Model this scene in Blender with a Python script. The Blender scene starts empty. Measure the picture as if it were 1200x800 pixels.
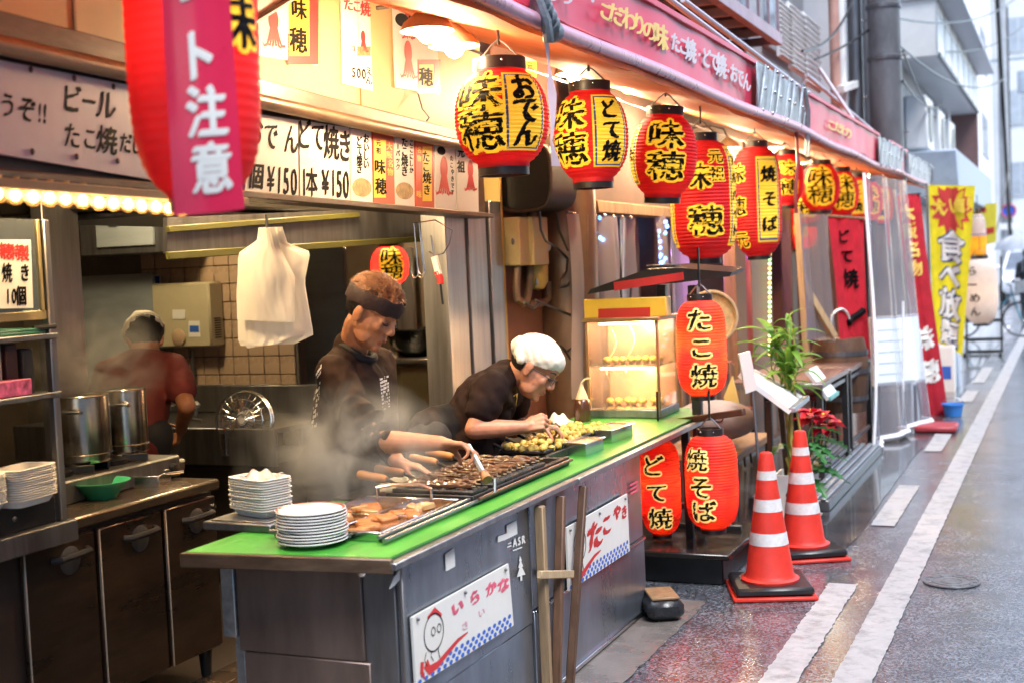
import bpy, bmesh, math, random
import numpy as np
from mathutils import Vector, Matrix
from mathutils import noise as mnoise
random.seed(7); rng = np.random.default_rng(7)
SC = bpy.context.scene; COL = SC.collection
R_ = math.radians
# ------------------------------------------------------------------ camera
CAMH = 1.62; FPX = 1500.0
YAW, PITCH, ROLL = 0.41225, 0.05483, -0.04365
def cam_axes():
    f = Vector((-math.sin(YAW)*math.cos(PITCH), math.cos(YAW)*math.cos(PITCH), -math.sin(PITCH)))
    r = Vector((math.cos(YAW), math.sin(YAW), 0)); u = r.cross(f)
    return r*math.cos(ROLL)+u*math.sin(ROLL), -r*math.sin(ROLL)+u*math.cos(ROLL), f
CR, CU, CF = cam_axes(); CAM = Vector((0, 0, CAMH))
cd = bpy.data.cameras.new('camera'); cam = bpy.data.objects.new('camera', cd); COL.objects.link(cam)
m3 = Matrix((CR, CU, -CF)).transposed().to_4x4(); m3.translation = CAM; cam.matrix_world = m3
cd.lens = FPX/1200*36; cd.sensor_width = 36; cd.clip_end = 800; cd.clip_start = .05
cd.dof.use_dof = True; cd.dof.focus_distance = 5.3; cd.dof.aperture_fstop = 2.4
SC.camera = cam
# ------------------------------------------------------------------ sky, sun, exposure
SUN_EL, SUN_AZ = R_(58), R_(125)
w = bpy.data.worlds.new('World'); SC.world = w; w.use_nodes = True
nt = w.node_tree; bg = nt.nodes['Background']; sk = nt.nodes.new('ShaderNodeTexSky')
sk.sky_type = 'NISHITA'; sk.sun_disc = False; sk.sun_elevation = SUN_EL; sk.sun_rotation = math.pi-SUN_AZ
sk.air_density = 1.0; sk.dust_density = 1.0; sk.ozone_density = 1.0
hs = nt.nodes.new('ShaderNodeHueSaturation'); hs.inputs['Saturation'].default_value = .95
nt.links.new(sk.outputs[0], hs.inputs['Color']); nt.links.new(hs.outputs[0], bg.inputs[0]); bg.inputs[1].default_value = .15
sl = bpy.data.lights.new('sun', 'SUN'); sl.energy = 1.5; sl.angle = R_(25); sl.color = (1, .985, .97)
so = bpy.data.objects.new('sun', sl); COL.objects.link(so)
sd = Vector((math.sin(SUN_AZ)*math.cos(SUN_EL), math.cos(SUN_AZ)*math.cos(SUN_EL), math.sin(SUN_EL)))
so.rotation_euler = sd.to_track_quat('Z', 'Y').to_euler(); so.location = (0, 0, 30)
vs = SC.view_settings; vs.view_transform = 'Standard'; vs.look = 'None'; vs.gamma = 1; vs.exposure = 1.75
SC.display_settings.display_device = 'sRGB'
cy = SC.cycles; cy.use_denoising = True; cy.max_bounces = 8; cy.diffuse_bounces = 4; cy.glossy_bounces = 4
cy.transparent_max_bounces = 24; cy.transmission_bounces = 6; cy.sample_clamp_indirect = 5; cy.caustics_reflective = False; cy.caustics_refractive = False
cy.volume_step_rate = 2.0; cy.volume_max_steps = 128
# ------------------------------------------------------------------ pixel -> point on a known plane
def ray(x, y): return CF + CR*((x-600)/FPX) - CU*((y-400)/FPX)
def at(x, y, X=None, Y=None, Z=None, D=None):
    d = ray(x, y)
    t = X/d.x if X is not None else Y/d.y if Y is not None else (Z-CAMH)/d.z if Z is not None else D
    return CAM + d*t
def PX(X): return lambda x, y: at(x, y, X=X)
def PY(Y): return lambda x, y: at(x, y, Y=Y)
def PZ(Z): return lambda x, y: at(x, y, Z=Z)
def PP(p, n):
    p = Vector(p); n = Vector(n)
    def f(x, y):
        d = ray(x, y); return CAM + d*((p-CAM).dot(n)/d.dot(n))
    return f
# ------------------------------------------------------------------ materials
MATS = {}
def mat(name, col, rough=.5, metal=0., var=.12, scale=6., bump=0., bscale=80., emis=None, estr=0., stretch=(1, 1, 1), rvar=.12, coat=0., sss=0., trans=0., spec=.5, dirt=0., dirtcol=(.05, .035, .02)):
    if name in MATS: return MATS[name]
    m = bpy.data.materials.new(name); m.use_nodes = True; MATS[name] = m
    n = m.node_tree.nodes; L = m.node_tree.links; b = n['Principled BSDF']
    b.inputs['Metallic'].default_value = metal; b.inputs['Specular IOR Level'].default_value = spec
    b.inputs['Coat Weight'].default_value = coat; b.inputs['Transmission Weight'].default_value = trans
    if sss:
        b.inputs['Subsurface Weight'].default_value = sss; b.inputs['Subsurface Radius'].default_value = (.02, .008, .004); b.inputs['Subsurface Scale'].default_value = .5
    tc = n.new('ShaderNodeTexCoord'); mp = n.new('ShaderNodeMapping'); mp.inputs['Scale'].default_value = stretch
    L.new(tc.outputs['Object'], mp.inputs[0])
    nz = n.new('ShaderNodeTexNoise'); nz.inputs['Scale'].default_value = scale; nz.inputs['Detail'].default_value = 6; nz.inputs['Roughness'].default_value = .62
    L.new(mp.outputs[0], nz.inputs['Vector'])
    rp = n.new('ShaderNodeValToRGB'); rp.color_ramp.elements[0].position = .3; rp.color_ramp.elements[1].position = .7
    rp.color_ramp.elements[0].color = (*[max(0, c*(1-var)) for c in col], 1); rp.color_ramp.elements[1].color = (*[min(1, c*(1+var)) for c in col], 1)
    L.new(nz.outputs[0], rp.inputs[0]); src = rp.outputs[0]
    if dirt:
        n2 = n.new('ShaderNodeTexNoise'); n2.inputs['Scale'].default_value = scale*.45; n2.inputs['Detail'].default_value = 9; n2.inputs['Roughness'].default_value = .7
        L.new(mp.outputs[0], n2.inputs['Vector'])
        r2 = n.new('ShaderNodeValToRGB'); r2.color_ramp.elements[0].position = .48; r2.color_ramp.elements[1].position = .72
        r2.color_ramp.elements[1].color = (dirt, dirt, dirt, 1); L.new(n2.outputs[0], r2.inputs[0])
        mx = n.new('ShaderNodeMix'); mx.data_type = 'RGBA'; L.new(r2.outputs[0], mx.inputs[0]); L.new(src, mx.inputs[6]); mx.inputs[7].default_value = (*dirtcol, 1); src = mx.outputs[2]
    L.new(src, b.inputs['Base Color'])
    mr = n.new('ShaderNodeMapRange'); mr.inputs[3].default_value = max(.02, rough-rvar); mr.inputs[4].default_value = min(1, rough+rvar); L.new(nz.outputs[0], mr.inputs[0]); L.new(mr.outputs[0], b.inputs['Roughness'])
    if bump:
        nb = n.new('ShaderNodeTexNoise'); nb.inputs['Scale'].default_value = bscale; nb.inputs['Detail'].default_value = 4; L.new(mp.outputs[0], nb.inputs['Vector'])
        bp = n.new('ShaderNodeBump'); bp.inputs['Strength'].default_value = bump; bp.inputs['Distance'].default_value = .01; L.new(nb.outputs[0], bp.inputs['Height']); L.new(bp.outputs[0], b.inputs['Normal'])
    if emis:
        b.inputs['Emission Color'].default_value = (*emis, 1); b.inputs['Emission Strength'].default_value = estr
    return m
def sheet_mat(name, tint=(1, 1, 1), clear=.7, milk=.15, gloss=.25, rough=.12, milkcol=(.8, .85, .95)):
    """thin clear plastic or glass: see-through film + milky diffuse + gloss"""
    m = bpy.data.materials.new(name); m.use_nodes = True; MATS[name] = m
    n = m.node_tree.nodes; L = m.node_tree.links; n.remove(n['Principled BSDF']); out = n['Material Output']
    tr = n.new('ShaderNodeBsdfTransparent'); tr.inputs[0].default_value = (*tint, 1)
    df = n.new('ShaderNodeBsdfDiffuse'); df.inputs[0].default_value = (*milkcol, 1)
    tl = n.new('ShaderNodeBsdfTranslucent'); tl.inputs[0].default_value = (*milkcol, 1)
    gl = n.new('ShaderNodeBsdfGlossy'); gl.inputs['Roughness'].default_value = rough
    a = n.new('ShaderNodeMixShader'); a.inputs[0].default_value = .5; L.new(df.outputs[0], a.inputs[1]); L.new(tl.outputs[0], a.inputs[2])
    b = n.new('ShaderNodeMixShader'); b.inputs[0].default_value = milk; L.new(tr.outputs[0], b.inputs[1]); L.new(a.outputs[0], b.inputs[2])
    fr = n.new('ShaderNodeLayerWeight'); fr.inputs[0].default_value = .35
    mu = n.new('ShaderNodeMath'); mu.operation = 'MULTIPLY'; mu.inputs[1].default_value = gloss; L.new(fr.outputs['Fresnel'], mu.inputs[0])
    c = n.new('ShaderNodeMixShader'); L.new(mu.outputs[0], c.inputs[0]); L.new(b.outputs[0], c.inputs[1]); L.new(gl.outputs[0], c.inputs[2]); L.new(c.outputs[0], out.inputs[0])
    return m
def paper_mat(name, col, transl=.5, emis=0., rough=.6, var=.12, scale=9, mottle=None):
    """lantern paper: part of the light passes through it"""
    m = bpy.data.materials.new(name); m.use_nodes = True; MATS[name] = m
    n = m.node_tree.nodes; L = m.node_tree.links; b = n['Principled BSDF']; out = n['Material Output']
    tc = n.new('ShaderNodeTexCoord'); nz = n.new('ShaderNodeTexNoise'); nz.inputs['Scale'].default_value = scale; nz.inputs['Detail'].default_value = 5; L.new(tc.outputs['Object'], nz.inputs['Vector'])
    rp = n.new('ShaderNodeValToRGB'); rp.color_ramp.elements[0].position = .35; rp.color_ramp.elements[1].position = .68
    lo = mottle or [c*(1-var) for c in col]
    rp.color_ramp.elements[0].color = (*lo, 1); rp.color_ramp.elements[1].color = (*[min(1, c*(1+var)) for c in col], 1); L.new(nz.outputs[0], rp.inputs[0])
    L.new(rp.outputs[0], b.inputs['Base Color']); b.inputs['Roughness'].default_value = rough
    if emis: L.new(rp.outputs[0], b.inputs['Emission Color']); b.inputs['Emission Strength'].default_value = emis  # self-glow in place of bulb light through the paper
    tl = n.new('ShaderNodeBsdfTranslucent'); L.new(rp.outputs[0], tl.inputs[0])
    mx = n.new('ShaderNodeMixShader'); mx.inputs[0].default_value = transl; L.new(b.outputs[0], mx.inputs[1]); L.new(tl.outputs[0], mx.inputs[2]); L.new(mx.outputs[0], out.inputs[0])
    return m
def glow(name, col, s):
    if name in MATS: return MATS[name]
    m = mat(name, col, .4, emis=col, estr=s, var=0); return m
# ------------------------------------------------------------------ mesh builder
W = {}
class MB:
    def __init__(s): s.v = []; s.f = []
    def add(s, vs, fs):
        o = len(s.v); s.v += [tuple(p) for p in vs]; s.f += [tuple(i+o for i in f) for f in fs]; return s
    def box(s, c, size, b=.004, rot=None):
        hx, hy, hz = [q/2 for q in size]; b = min(b, hx*.6, hy*.6, hz*.6); V = []; idx = {}
        for a in (-1, 1):
            for d in (-1, 1):
                for e in (-1, 1):
                    for k, p in enumerate(((a*hx, d*(hy-b), e*(hz-b)), (a*(hx-b), d*hy, e*(hz-b)), (a*(hx-b), d*(hy-b), e*hz))):
                        idx[a, d, e, k] = len(V); V.append(Vector(p))
        F = []
        for g in (-1, 1):
            F.append([idx[g, -1, -1, 0], idx[g, 1, -1, 0], idx[g, 1, 1, 0], idx[g, -1, 1, 0]])
            F.append([idx[-1, g, -1, 1], idx[1, g, -1, 1], idx[1, g, 1, 1], idx[-1, g, 1, 1]])
            F.append([idx[-1, -1, g, 2], idx[1, -1, g, 2], idx[1, 1, g, 2], idx[-1, 1, g, 2]])
            for h in (-1, 1):
                F.append([idx[g, h, -1, 0], idx[g, h, 1, 0], idx[g, h, 1, 1], idx[g, h, -1, 1]])
                F.append([idx[g, -1, h, 0], idx[g, 1, h, 0], idx[g, 1, h, 2], idx[g, -1, h, 2]])
                F.append([idx[-1, g, h, 1], idx[1, g, h, 1], idx[1, g, h, 2], idx[-1, g, h, 2]])
                for k in (-1, 1): F.append([idx[g, h, k, 0], idx[g, h, k, 1], idx[g, h, k, 2]])
        M = rot if rot is not None else Matrix.Identity(3)
        if len(M) == 4: M = M.to_3x3()
        c = Vector(c); return s.add([M@p+c for p in V], F)
    def lohi(s, lo, hi, b=.004): return s.box([(x+y)/2 for x, y in zip(lo, hi)], [abs(y-x) for x, y in zip(lo, hi)], b)
    def bar(s, p, q, w_=.03, h=None, b=.003, roll=0.):
        p = Vector(p); q = Vector(q); d = q-p
        return s.box((p+q)/2, (w_, h or w_, d.length), b, (d.to_track_quat('Z', 'Y').to_matrix() @ Matrix.Rotation(roll, 3, 'Z')))
    def tube(s, path, r, n=8, cap=True, closed=False):
        P = [Vector(p) for p in path]; N = len(P); rr = r if hasattr(r, '__len__') else [r]*N
        o = len(s.v); up = None
        for i, p in enumerate(P):
            a = P[(i-1) % N] if (i > 0 or closed) else p; c = P[(i+1) % N] if (i < N-1 or closed) else p
            t = (c-a).normalized()
            if up is None: up = Vector((0, 0, 1)) if abs(t.z) < .9 else Vector((1, 0, 0))
            x = up.cross(t).normalized(); y = t.cross(x); up = y
            for k in range(n):
                an = 2*math.pi*k/n; s.v.append(tuple(p+(x*math.cos(an)+y*math.sin(an))*rr[i]))
        for i in range(N if closed else N-1):
            j = (i+1) % N
            for k in range(n): s.f.append((o+i*n+k, o+i*n+(k+1) % n, o+j*n+(k+1) % n, o+j*n+k))
        if cap and not closed: s.f.append(tuple(o+k for k in range(n))[::-1]); s.f.append(tuple(o+(N-1)*n+k for k in range(n)))
        return s
    def lathe(s, prof, c=(0, 0, 0), n=32, axis=None, cap=True):
        """prof: list of (r,z)"""
        c = Vector(c); Q = Vector(axis).to_track_quat('Z', 'Y').to_matrix() if axis is not None else Matrix.Identity(3); o = len(s.v)
        for r, z in prof:
            for k in range(n):
                a = 2*math.pi*k/n; s.v.append(tuple(Q@Vector((r*math.cos(a), r*math.sin(a), z))+c))
        for i in range(len(prof)-1):
            for k in range(n): s.f.append((o+i*n+k, o+i*n+(k+1) % n, o+(i+1)*n+(k+1) % n, o+(i+1)*n+k))
        if cap: s.f.append(tuple(o+k for k in range(n))[::-1]); s.f.append(tuple(o+(len(prof)-1)*n+k for k in range(n)))
        return s
    def cyl(s, p, q, r, n=16, r2=None):
        p = Vector(p); q = Vector(q); return s.lathe([(r, 0), (r2 if r2 is not None else r, (q-p).length)], p, n, q-p)
    def ell(s, c, rad, rot=None, n=14, m=9):
        o = len(s.v); c = Vector(c); M = rot if rot is not None else Matrix.Identity(3)
        for i in range(m+1):
            th = math.pi*i/m
            if i in (0, m): s.v.append(tuple(M@Vector((0, 0, rad[2]*math.cos(th)))+c)); continue
            for k in range(n):
                a = 2*math.pi*k/n; s.v.append(tuple(M@Vector((rad[0]*math.sin(th)*math.cos(a), rad[1]*math.sin(th)*math.sin(a), rad[2]*math.cos(th)))+c))
        def id(i, k): return o if i == 0 else (o+1+(m-1)*n if i == m else o+1+(i-1)*n+k % n)
        for i in range(m):
            for k in range(n):
                a, b, c2, d = id(i, k), id(i+1, k), id(i+1, k+1), id(i, k+1)
                s.f.append((a, b, c2) if i == 0 else (a, b, d) if i == m-1 else (a, b, c2, d))
        return s
    def cap(s, p, r0, q, r1, n=14):
        """tapered capsule (closed)"""
        p = Vector(p); q = Vector(q); L = (q-p).length; pr = [(.0005, -r0)]
        pr += [(r0*math.cos(a), r0*math.sin(a)) for a in [R_(-60), R_(-30), 0]]
        pr += [(r1*math.cos(a), L+r1*math.sin(a)) for a in [0, R_(30), R_(60)]]+[(.0005, L+r1)]
        return s.lathe(pr, p, n, q-p if L > 1e-6 else (0, 0, 1))
    def prism(s, poly, d):
        """poly: 3D points (planar), extruded by vector d"""
        d = Vector(d); P = [Vector(p) for p in poly]; n = len(P)
        return s.add(P+[p+d for p in P], [tuple(range(n))[::-1], tuple(range(n, 2*n))]+[(i, (i+1) % n, n+(i+1) % n, n+i) for i in range(n)])
    def grid(s, fn, nu, nv):
        o = len(s.v)
        for j in range(nv+1):
            for i in range(nu+1): s.v.append(tuple(fn(i/nu, j/nv)))
        for j in range(nv):
            for i in range(nu):
                a = o+j*(nu+1)+i; s.f.append((a, a+1, a+nu+2, a+nu+1))
        return s
    def build(s, name, material, parent=None, world=True, smooth=True, normals=True, ang=.7):
        me = bpy.data.meshes.new(name); vv = s.v
        if parent is not None and world:
            Mi = W[parent].inverted(); vv = [tuple(Mi@Vector(p)) for p in s.v]
        me.from_pydata(vv, [], s.f)
        if normals:
            bm = bmesh.new(); bm.from_mesh(me); bmesh.ops.recalc_face_normals(bm, faces=bm.faces); bm.to_mesh(me); bm.free()
        if smooth:
            me.polygons.foreach_set('use_smooth', [True]*len(me.polygons)); me.set_sharp_from_angle(angle=ang)
        me.materials.append(material)
        return link(name, me, parent)
def link(name, me, parent=None):
    o = bpy.data.objects.new(name, me); COL.objects.link(o)
    if parent is not None: o.parent = parent; W[o] = W[parent]
    else: W[o] = Matrix.Identity(4)
    return o
def T(name, label, cat, loc=(0, 0, 0), rz=0., group=None, rot=None):
    o = bpy.data.objects.new(name, None); o.empty_display_size = .05; COL.objects.link(o)
    o.location = loc; o.rotation_euler = rot.to_euler() if rot is not None else (0, 0, rz)
    W[o] = Matrix.Translation(Vector(loc)) @ (rot.to_4x4() if rot is not None else Matrix.Rotation(rz, 4, 'Z'))
    o['label'] = label; o['category'] = cat
    if group: o['group'] = group
    return o
def tag(o, label, cat, group=None, kind=None):
    o['label'] = label; o['category'] = cat
    if group: o['group'] = group
    if kind: o['kind'] = kind
    return o
def struct(o): o['kind'] = 'structure'; return o
def dup(o, loc, rz=0., label=None, parent=None, top=True):
    c = o.copy(); COL.objects.link(c)
    if top:
        c.location = loc; c.rotation_euler = (0, 0, rz)
        if label: c['label'] = label
    else: c.parent = parent
    W[c] = (Matrix.Translation(Vector(loc)) @ Matrix.Rotation(rz, 4, 'Z')) if top else W[parent]
    for ch in list(o.children): dup(ch, None, 0, None, c, False)
    return c
def bx(lo, hi, name, m, parent=None, b=.004): return MB().lohi(lo, hi, b).build(name, m, parent)
def single(mb, name, m, label, cat, base=None, group=None, **k):
    """a thing that is one mesh: origin at its base"""
    V = np.array(mb.v); b = Vector(base) if base is not None else Vector(((V[:, 0].min()+V[:, 0].max())/2, (V[:, 1].min()+V[:, 1].max())/2, V[:, 2].min()))
    mb.v = [tuple(Vector(p)-b) for p in mb.v]; o = mb.build(name, m, None, **k); o.location = b; W[o] = Matrix.Translation(b); tag(o, label, cat, group); return o
# ------------------------------------------------------------------ lettering
GL = {}
_fc = bpy.data.curves.new('fontcurve', 'FONT'); _fo = bpy.data.objects.new('fontcurve', _fc); COL.objects.link(_fo); _fc.resolution_u = 3
def glyph(ch, cut=0):
    key = (ch, cut)
    if key in GL: return GL[key]
    _fc.body = ch; bpy.context.view_layer.update(); dg = bpy.context.evaluated_depsgraph_get(); ev = _fo.evaluated_get(dg); me = ev.to_mesh()
    bm = bmesh.new(); bm.from_mesh(me); ev.to_mesh_clear()
    if cut:
        for ax in (0, 1):
            for k in range(-2, 14):
                p = [0, 0, 0]; p[ax] = k*cut-.1; nn = [0, 0, 0]; nn[ax] = 1
                bmesh.ops.bisect_plane(bm, geom=bm.verts[:]+bm.edges[:]+bm.faces[:], plane_co=p, plane_no=nn)
    bm.verts.index_update(); V = np.array([v.co[:2] for v in bm.verts]).reshape(-1, 2); F = [tuple(v.index for v in f.verts) for f in bm.faces]; bm.free()
    if len(V):
        cx = (V[:, 0].min()+V[:, 0].max())/2; cyy = .36 if ord(ch) > 0x2000 else .36; V = V-np.array([cx, cyy])
    GL[key] = (V, F); return GL[key]
def lettering(name, cells, m, parent, mp, nib=(.03, .02), grow=0., lift=.001, cut=0, rough=.0, slant=0.):
    """cells: (char, u, v, w, h) in the mapper's units; mp(u,v,lift)->point. nib: pen half-size as fraction of the glyph (several shifted strokes)"""
    if 1 < len([c for c in cells if c[0] != ' ']) <= 5:
        for c in cells: lettering({'lettering': 'character', 'letter_outline': 'character_outline'}.get(name, name), [c], m, parent, mp, nib, grow, lift, cut, rough, slant)
        return
    mb = MB(); sh = []
    if grow:
        for k in range(10): a = k*math.pi/5; sh.append((grow*math.cos(a), grow*math.sin(a)))
    nn = 4 if (nib[0] or nib[1]) else 1
    for k in range(nn):
        t = -1+2*k/max(1, nn-1) if nn > 1 else 0; sh.append((nib[0]*t, nib[1]*t))
        if nn > 1 and k in (1, 2): sh.append((nib[0]*.45*t, -nib[1]*1.1*t))
    for ci, (ch, u, v, w_, h) in enumerate(cells):
        if ch == ' ': continue
        V, F = glyph(ch, cut)
        if not len(V): continue
        V = V.copy()
        if rough: V = V + rough*np.stack([np.sin(V[:, 1]*19+ci)+np.sin(V[:, 0]*31+ci*2), np.sin(V[:, 0]*23+ci)+np.sin(V[:, 1]*29+ci)], 1)
        V[:, 0] += slant*V[:, 1]
        for k, (dx, dy) in enumerate(sh):
            mb.add([mp(u+(p[0]+dx)*w_, v+(p[1]+dy)*h, lift+.00012*k) for p in V], F)
    return mb.build(name, m, parent, smooth=False, normals=False)
class Quad:
    """four 3D corners tl,tr,br,bl; u 0..1 rightwards, v 0..1 upwards"""
    def __init__(s, tl, tr, br, bl):
        s.c = [Vector(p) for p in (tl, tr, br, bl)]; s.n = ((s.c[1]-s.c[0]).cross(s.c[3]-s.c[0])).normalized()
        if s.n.dot(CAM-s.c[0]) < 0: s.n = -s.n
        s.w = ((s.c[1]-s.c[0]).length+(s.c[2]-s.c[3]).length)/2; s.h = ((s.c[3]-s.c[0]).length+(s.c[2]-s.c[1]).length)/2
    def __call__(s, u, v, l=0.): tl, tr, br, bl = s.c; return (tl*(1-u)+tr*u)*v+(bl*(1-u)+br*u)*(1-v)+s.n*l
    def board(s, th): return MB().prism([p-s.n*th for p in s.c], s.n*th)
    def rect(s, u0, v0, u1, v1, l, mb=None): mb = mb or MB(); return mb.add([s(u0, v0, l), s(u1, v0, l), s(u1, v1, l), s(u0, v1, l)], [(0, 1, 2, 3)])
    def poly(s, pts, l, mb=None): mb = mb or MB(); return mb.add([s(u, v, l) for u, v in pts], [tuple(range(len(pts)))])
    def row(s, txt, u0, u1, v, hfrac, wfrac=None):
        """characters along a row, as cells"""
        n = len(txt); d = (u1-u0)/max(1, n); return [(c, u0+d*(i+.5), v, wfrac or d*.98, hfrac) for i, c in enumerate(txt)]
    def col(s, txt, u, v1, v0, wfrac, hfrac=None):
        n = len(txt); d = (v1-v0)/max(1, n); return [(c, u, v1-d*(i+.5), wfrac, hfrac or d*.98) for i, c in enumerate(txt)]
def quad_px(pf, pts): return Quad(*[pf(*p) for p in pts])
def stroke(q, pts, w_, l, mb, asp=None):
    """a flat brush stroke through (u,v) points, width as fraction of quad height"""
    asp = asp or q.w/q.h; P = [Vector((u*asp, v)) for u, v in pts]; n = len(P); o = len(mb.v)
    ww = w_ if hasattr(w_, '__len__') else [w_]*n
    for i, p in enumerate(P):
        t = (P[min(n-1, i+1)]-P[max(0, i-1)]); t.normalize(); s = Vector((-t.y, t.x))*ww[i]/2
        for e in (p+s, p-s): mb.v.append(tuple(q(e.x/asp, e.y, l)))
    for i in range(n-1): mb.f.append((o+2*i, o+2*i+1, o+2*i+3, o+2*i+2))
    return mb
def octopus(q, u, v, h, l, mb):
    """plain generic octopus silhouette: head + curling arms"""
    a = q.w/q.h
    def el(cu, cv, ru, rv): q.poly([(cu+ru*math.cos(t)/a, cv+rv*math.sin(t)) for t in np.linspace(0, 2*math.pi, 18, False)], l, mb)
    el(u, v+.25*h, .24*h, .28*h)
    for k in range(6):
        s = (k-2.5)/2.5; stroke(q, [(u+s*.12*h/a, v+.05*h), (u+s*.22*h/a, v-.15*h), (u+s*.33*h/a, v-.32*h), (u+s*.48*h/a, v-.36*h+.05*h*(k % 2)), (u+s*.52*h/a, v-.28*h)], [.12*h, .1*h, .08*h, .06*h, .03*h], l+.0002*(k+1), mb)
    return mb
def sag(p, q, s, n=12):
    p = Vector(p); q = Vector(q); return [p.lerp(q, i/n)-Vector((0, 0, s*4*(i/n)*(1-i/n))) for i in range(n+1)]
def lamp(loc, watts, col, r=.03, parent=None, name='bulb_light'):
    l = bpy.data.lights.new(name, 'POINT'); l.energy = watts; l.color = col; l.shadow_soft_size = r
    o = bpy.data.objects.new(name, l); COL.objects.link(o)
    if parent is not None: o.parent = parent; o.location = W[parent].inverted()@Vector(loc)
    else: o.location = loc
    return o
# ================================================================== common materials
steel = mat('brushed_steel', (.3, .3, .31), .38, .9, .25, 2.5, .04, 60, stretch=(9, 9, .5), dirt=.35, dirtcol=(.16, .12, .09))
steel_dk = mat('dark_steel', (.17, .17, .18), .4, .8, .25, 4, .05, 100, stretch=(6, 6, .6), dirt=.4, dirtcol=(.06, .045, .03))
steel_br = mat('bright_steel', (.62, .62, .62), .2, 1., .1, 5)
galv = mat('galvanised_steel', (.38, .41, .44), .42, .75, .25, 30, .05, 60, dirt=.3)
blackm = mat('black_paint', (.012, .012, .013), .38, 0, .3, 12, .05, 60)
blackp = mat('black_plastic', (.015, .015, .016), .35, 0, .2, 10)
brown = mat('brown_metal', (.09, .055, .035), .38, .3, .3, 5, .06, 60, stretch=(2, 2, 8), dirt=.4, dirtcol=(.25, .19, .12))
cream = mat('cream_wall', (.58, .45, .2), .55, 0, .07, 2.5, .05, 40, dirt=.18, dirtcol=(.3, .2, .08))
white = mat('white_paint', (.76, .76, .74), .45, 0, .06, 4, dirt=.12, dirtcol=(.4, .36, .3))
whitep = mat('white_plastic', (.78, .77, .73), .4, 0, .04, 5)
signw = mat('sign_white', (.7, .69, .65), .4, 0, .05, 3, dirt=.3, dirtcol=(.45, .36, .22))
foam = mat('foam_white', (.82, .8, .74), .6, 0, .03, 8)
wood = mat('wood', (.27, .15, .07), .55, 0, .35, 4, .12, 40, stretch=(10, 10, 1))
wood_pale = mat('pale_wood', (.45, .32, .18), .6, 0, .25, 4, .12, 40, stretch=(10, 10, 1), dirt=.3)
wood_dk = mat('dark_wood', (.09, .045, .025), .5, 0, .35, 4, .1, 40, stretch=(8, 8, 1))
ink = mat('black_ink', (.005, .004, .005), .6, 0, .1, 10, spec=.08)
redp = mat('red_print', (.55, .03, .03), .45, 0, .12, 8)
pinkp = mat('pink_print', (.75, .12, .2), .45, 0, .2, 8)
yel = mat('yellow_print', (.85, .62, .06), .45, 0, .08, 8)
bluep = mat('blue_print', (.03, .12, .5), .45, 0, .15, 8)
goldp = mat('gold_print', (.8, .55, .12), .45, 0, .1, 8)
green = mat('green_mat', (.045, .28, .028), .4, 0, .16, 9, .1, 220, dirt=.5, dirtcol=(.03, .13, .025), rvar=.2, stretch=(2.5, .6, 1))
rubber = mat('cone_rubber', (.68, .035, .02), .5, 0, .14, 9, .06, 60, dirt=.6, dirtcol=(.22, .03, .025))
reflect = mat('reflective_white', (.7, .69, .69), .4, 0, .1, 18, dirt=.6, dirtcol=(.35, .3, .28))
grout = mat('grout', (.16, .13, .1), .8, 0, .2, 8)
tilem = mat('kitchen_tile', (.5, .36, .25), .28, 0, .14, 2.2, .02, 20, dirt=.35, dirtcol=(.22, .13, .07))
tile_br = mat('brown_tile', (.2, .1, .07), .3, 0, .2, 3)
paintw = mat('road_paint', (.4, .4, .4), .5, 0, .12, 22, .3, 260, dirt=.85, dirtcol=(.13, .13, .135), rvar=.25)
WARM = (1., .74, .42)
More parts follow.
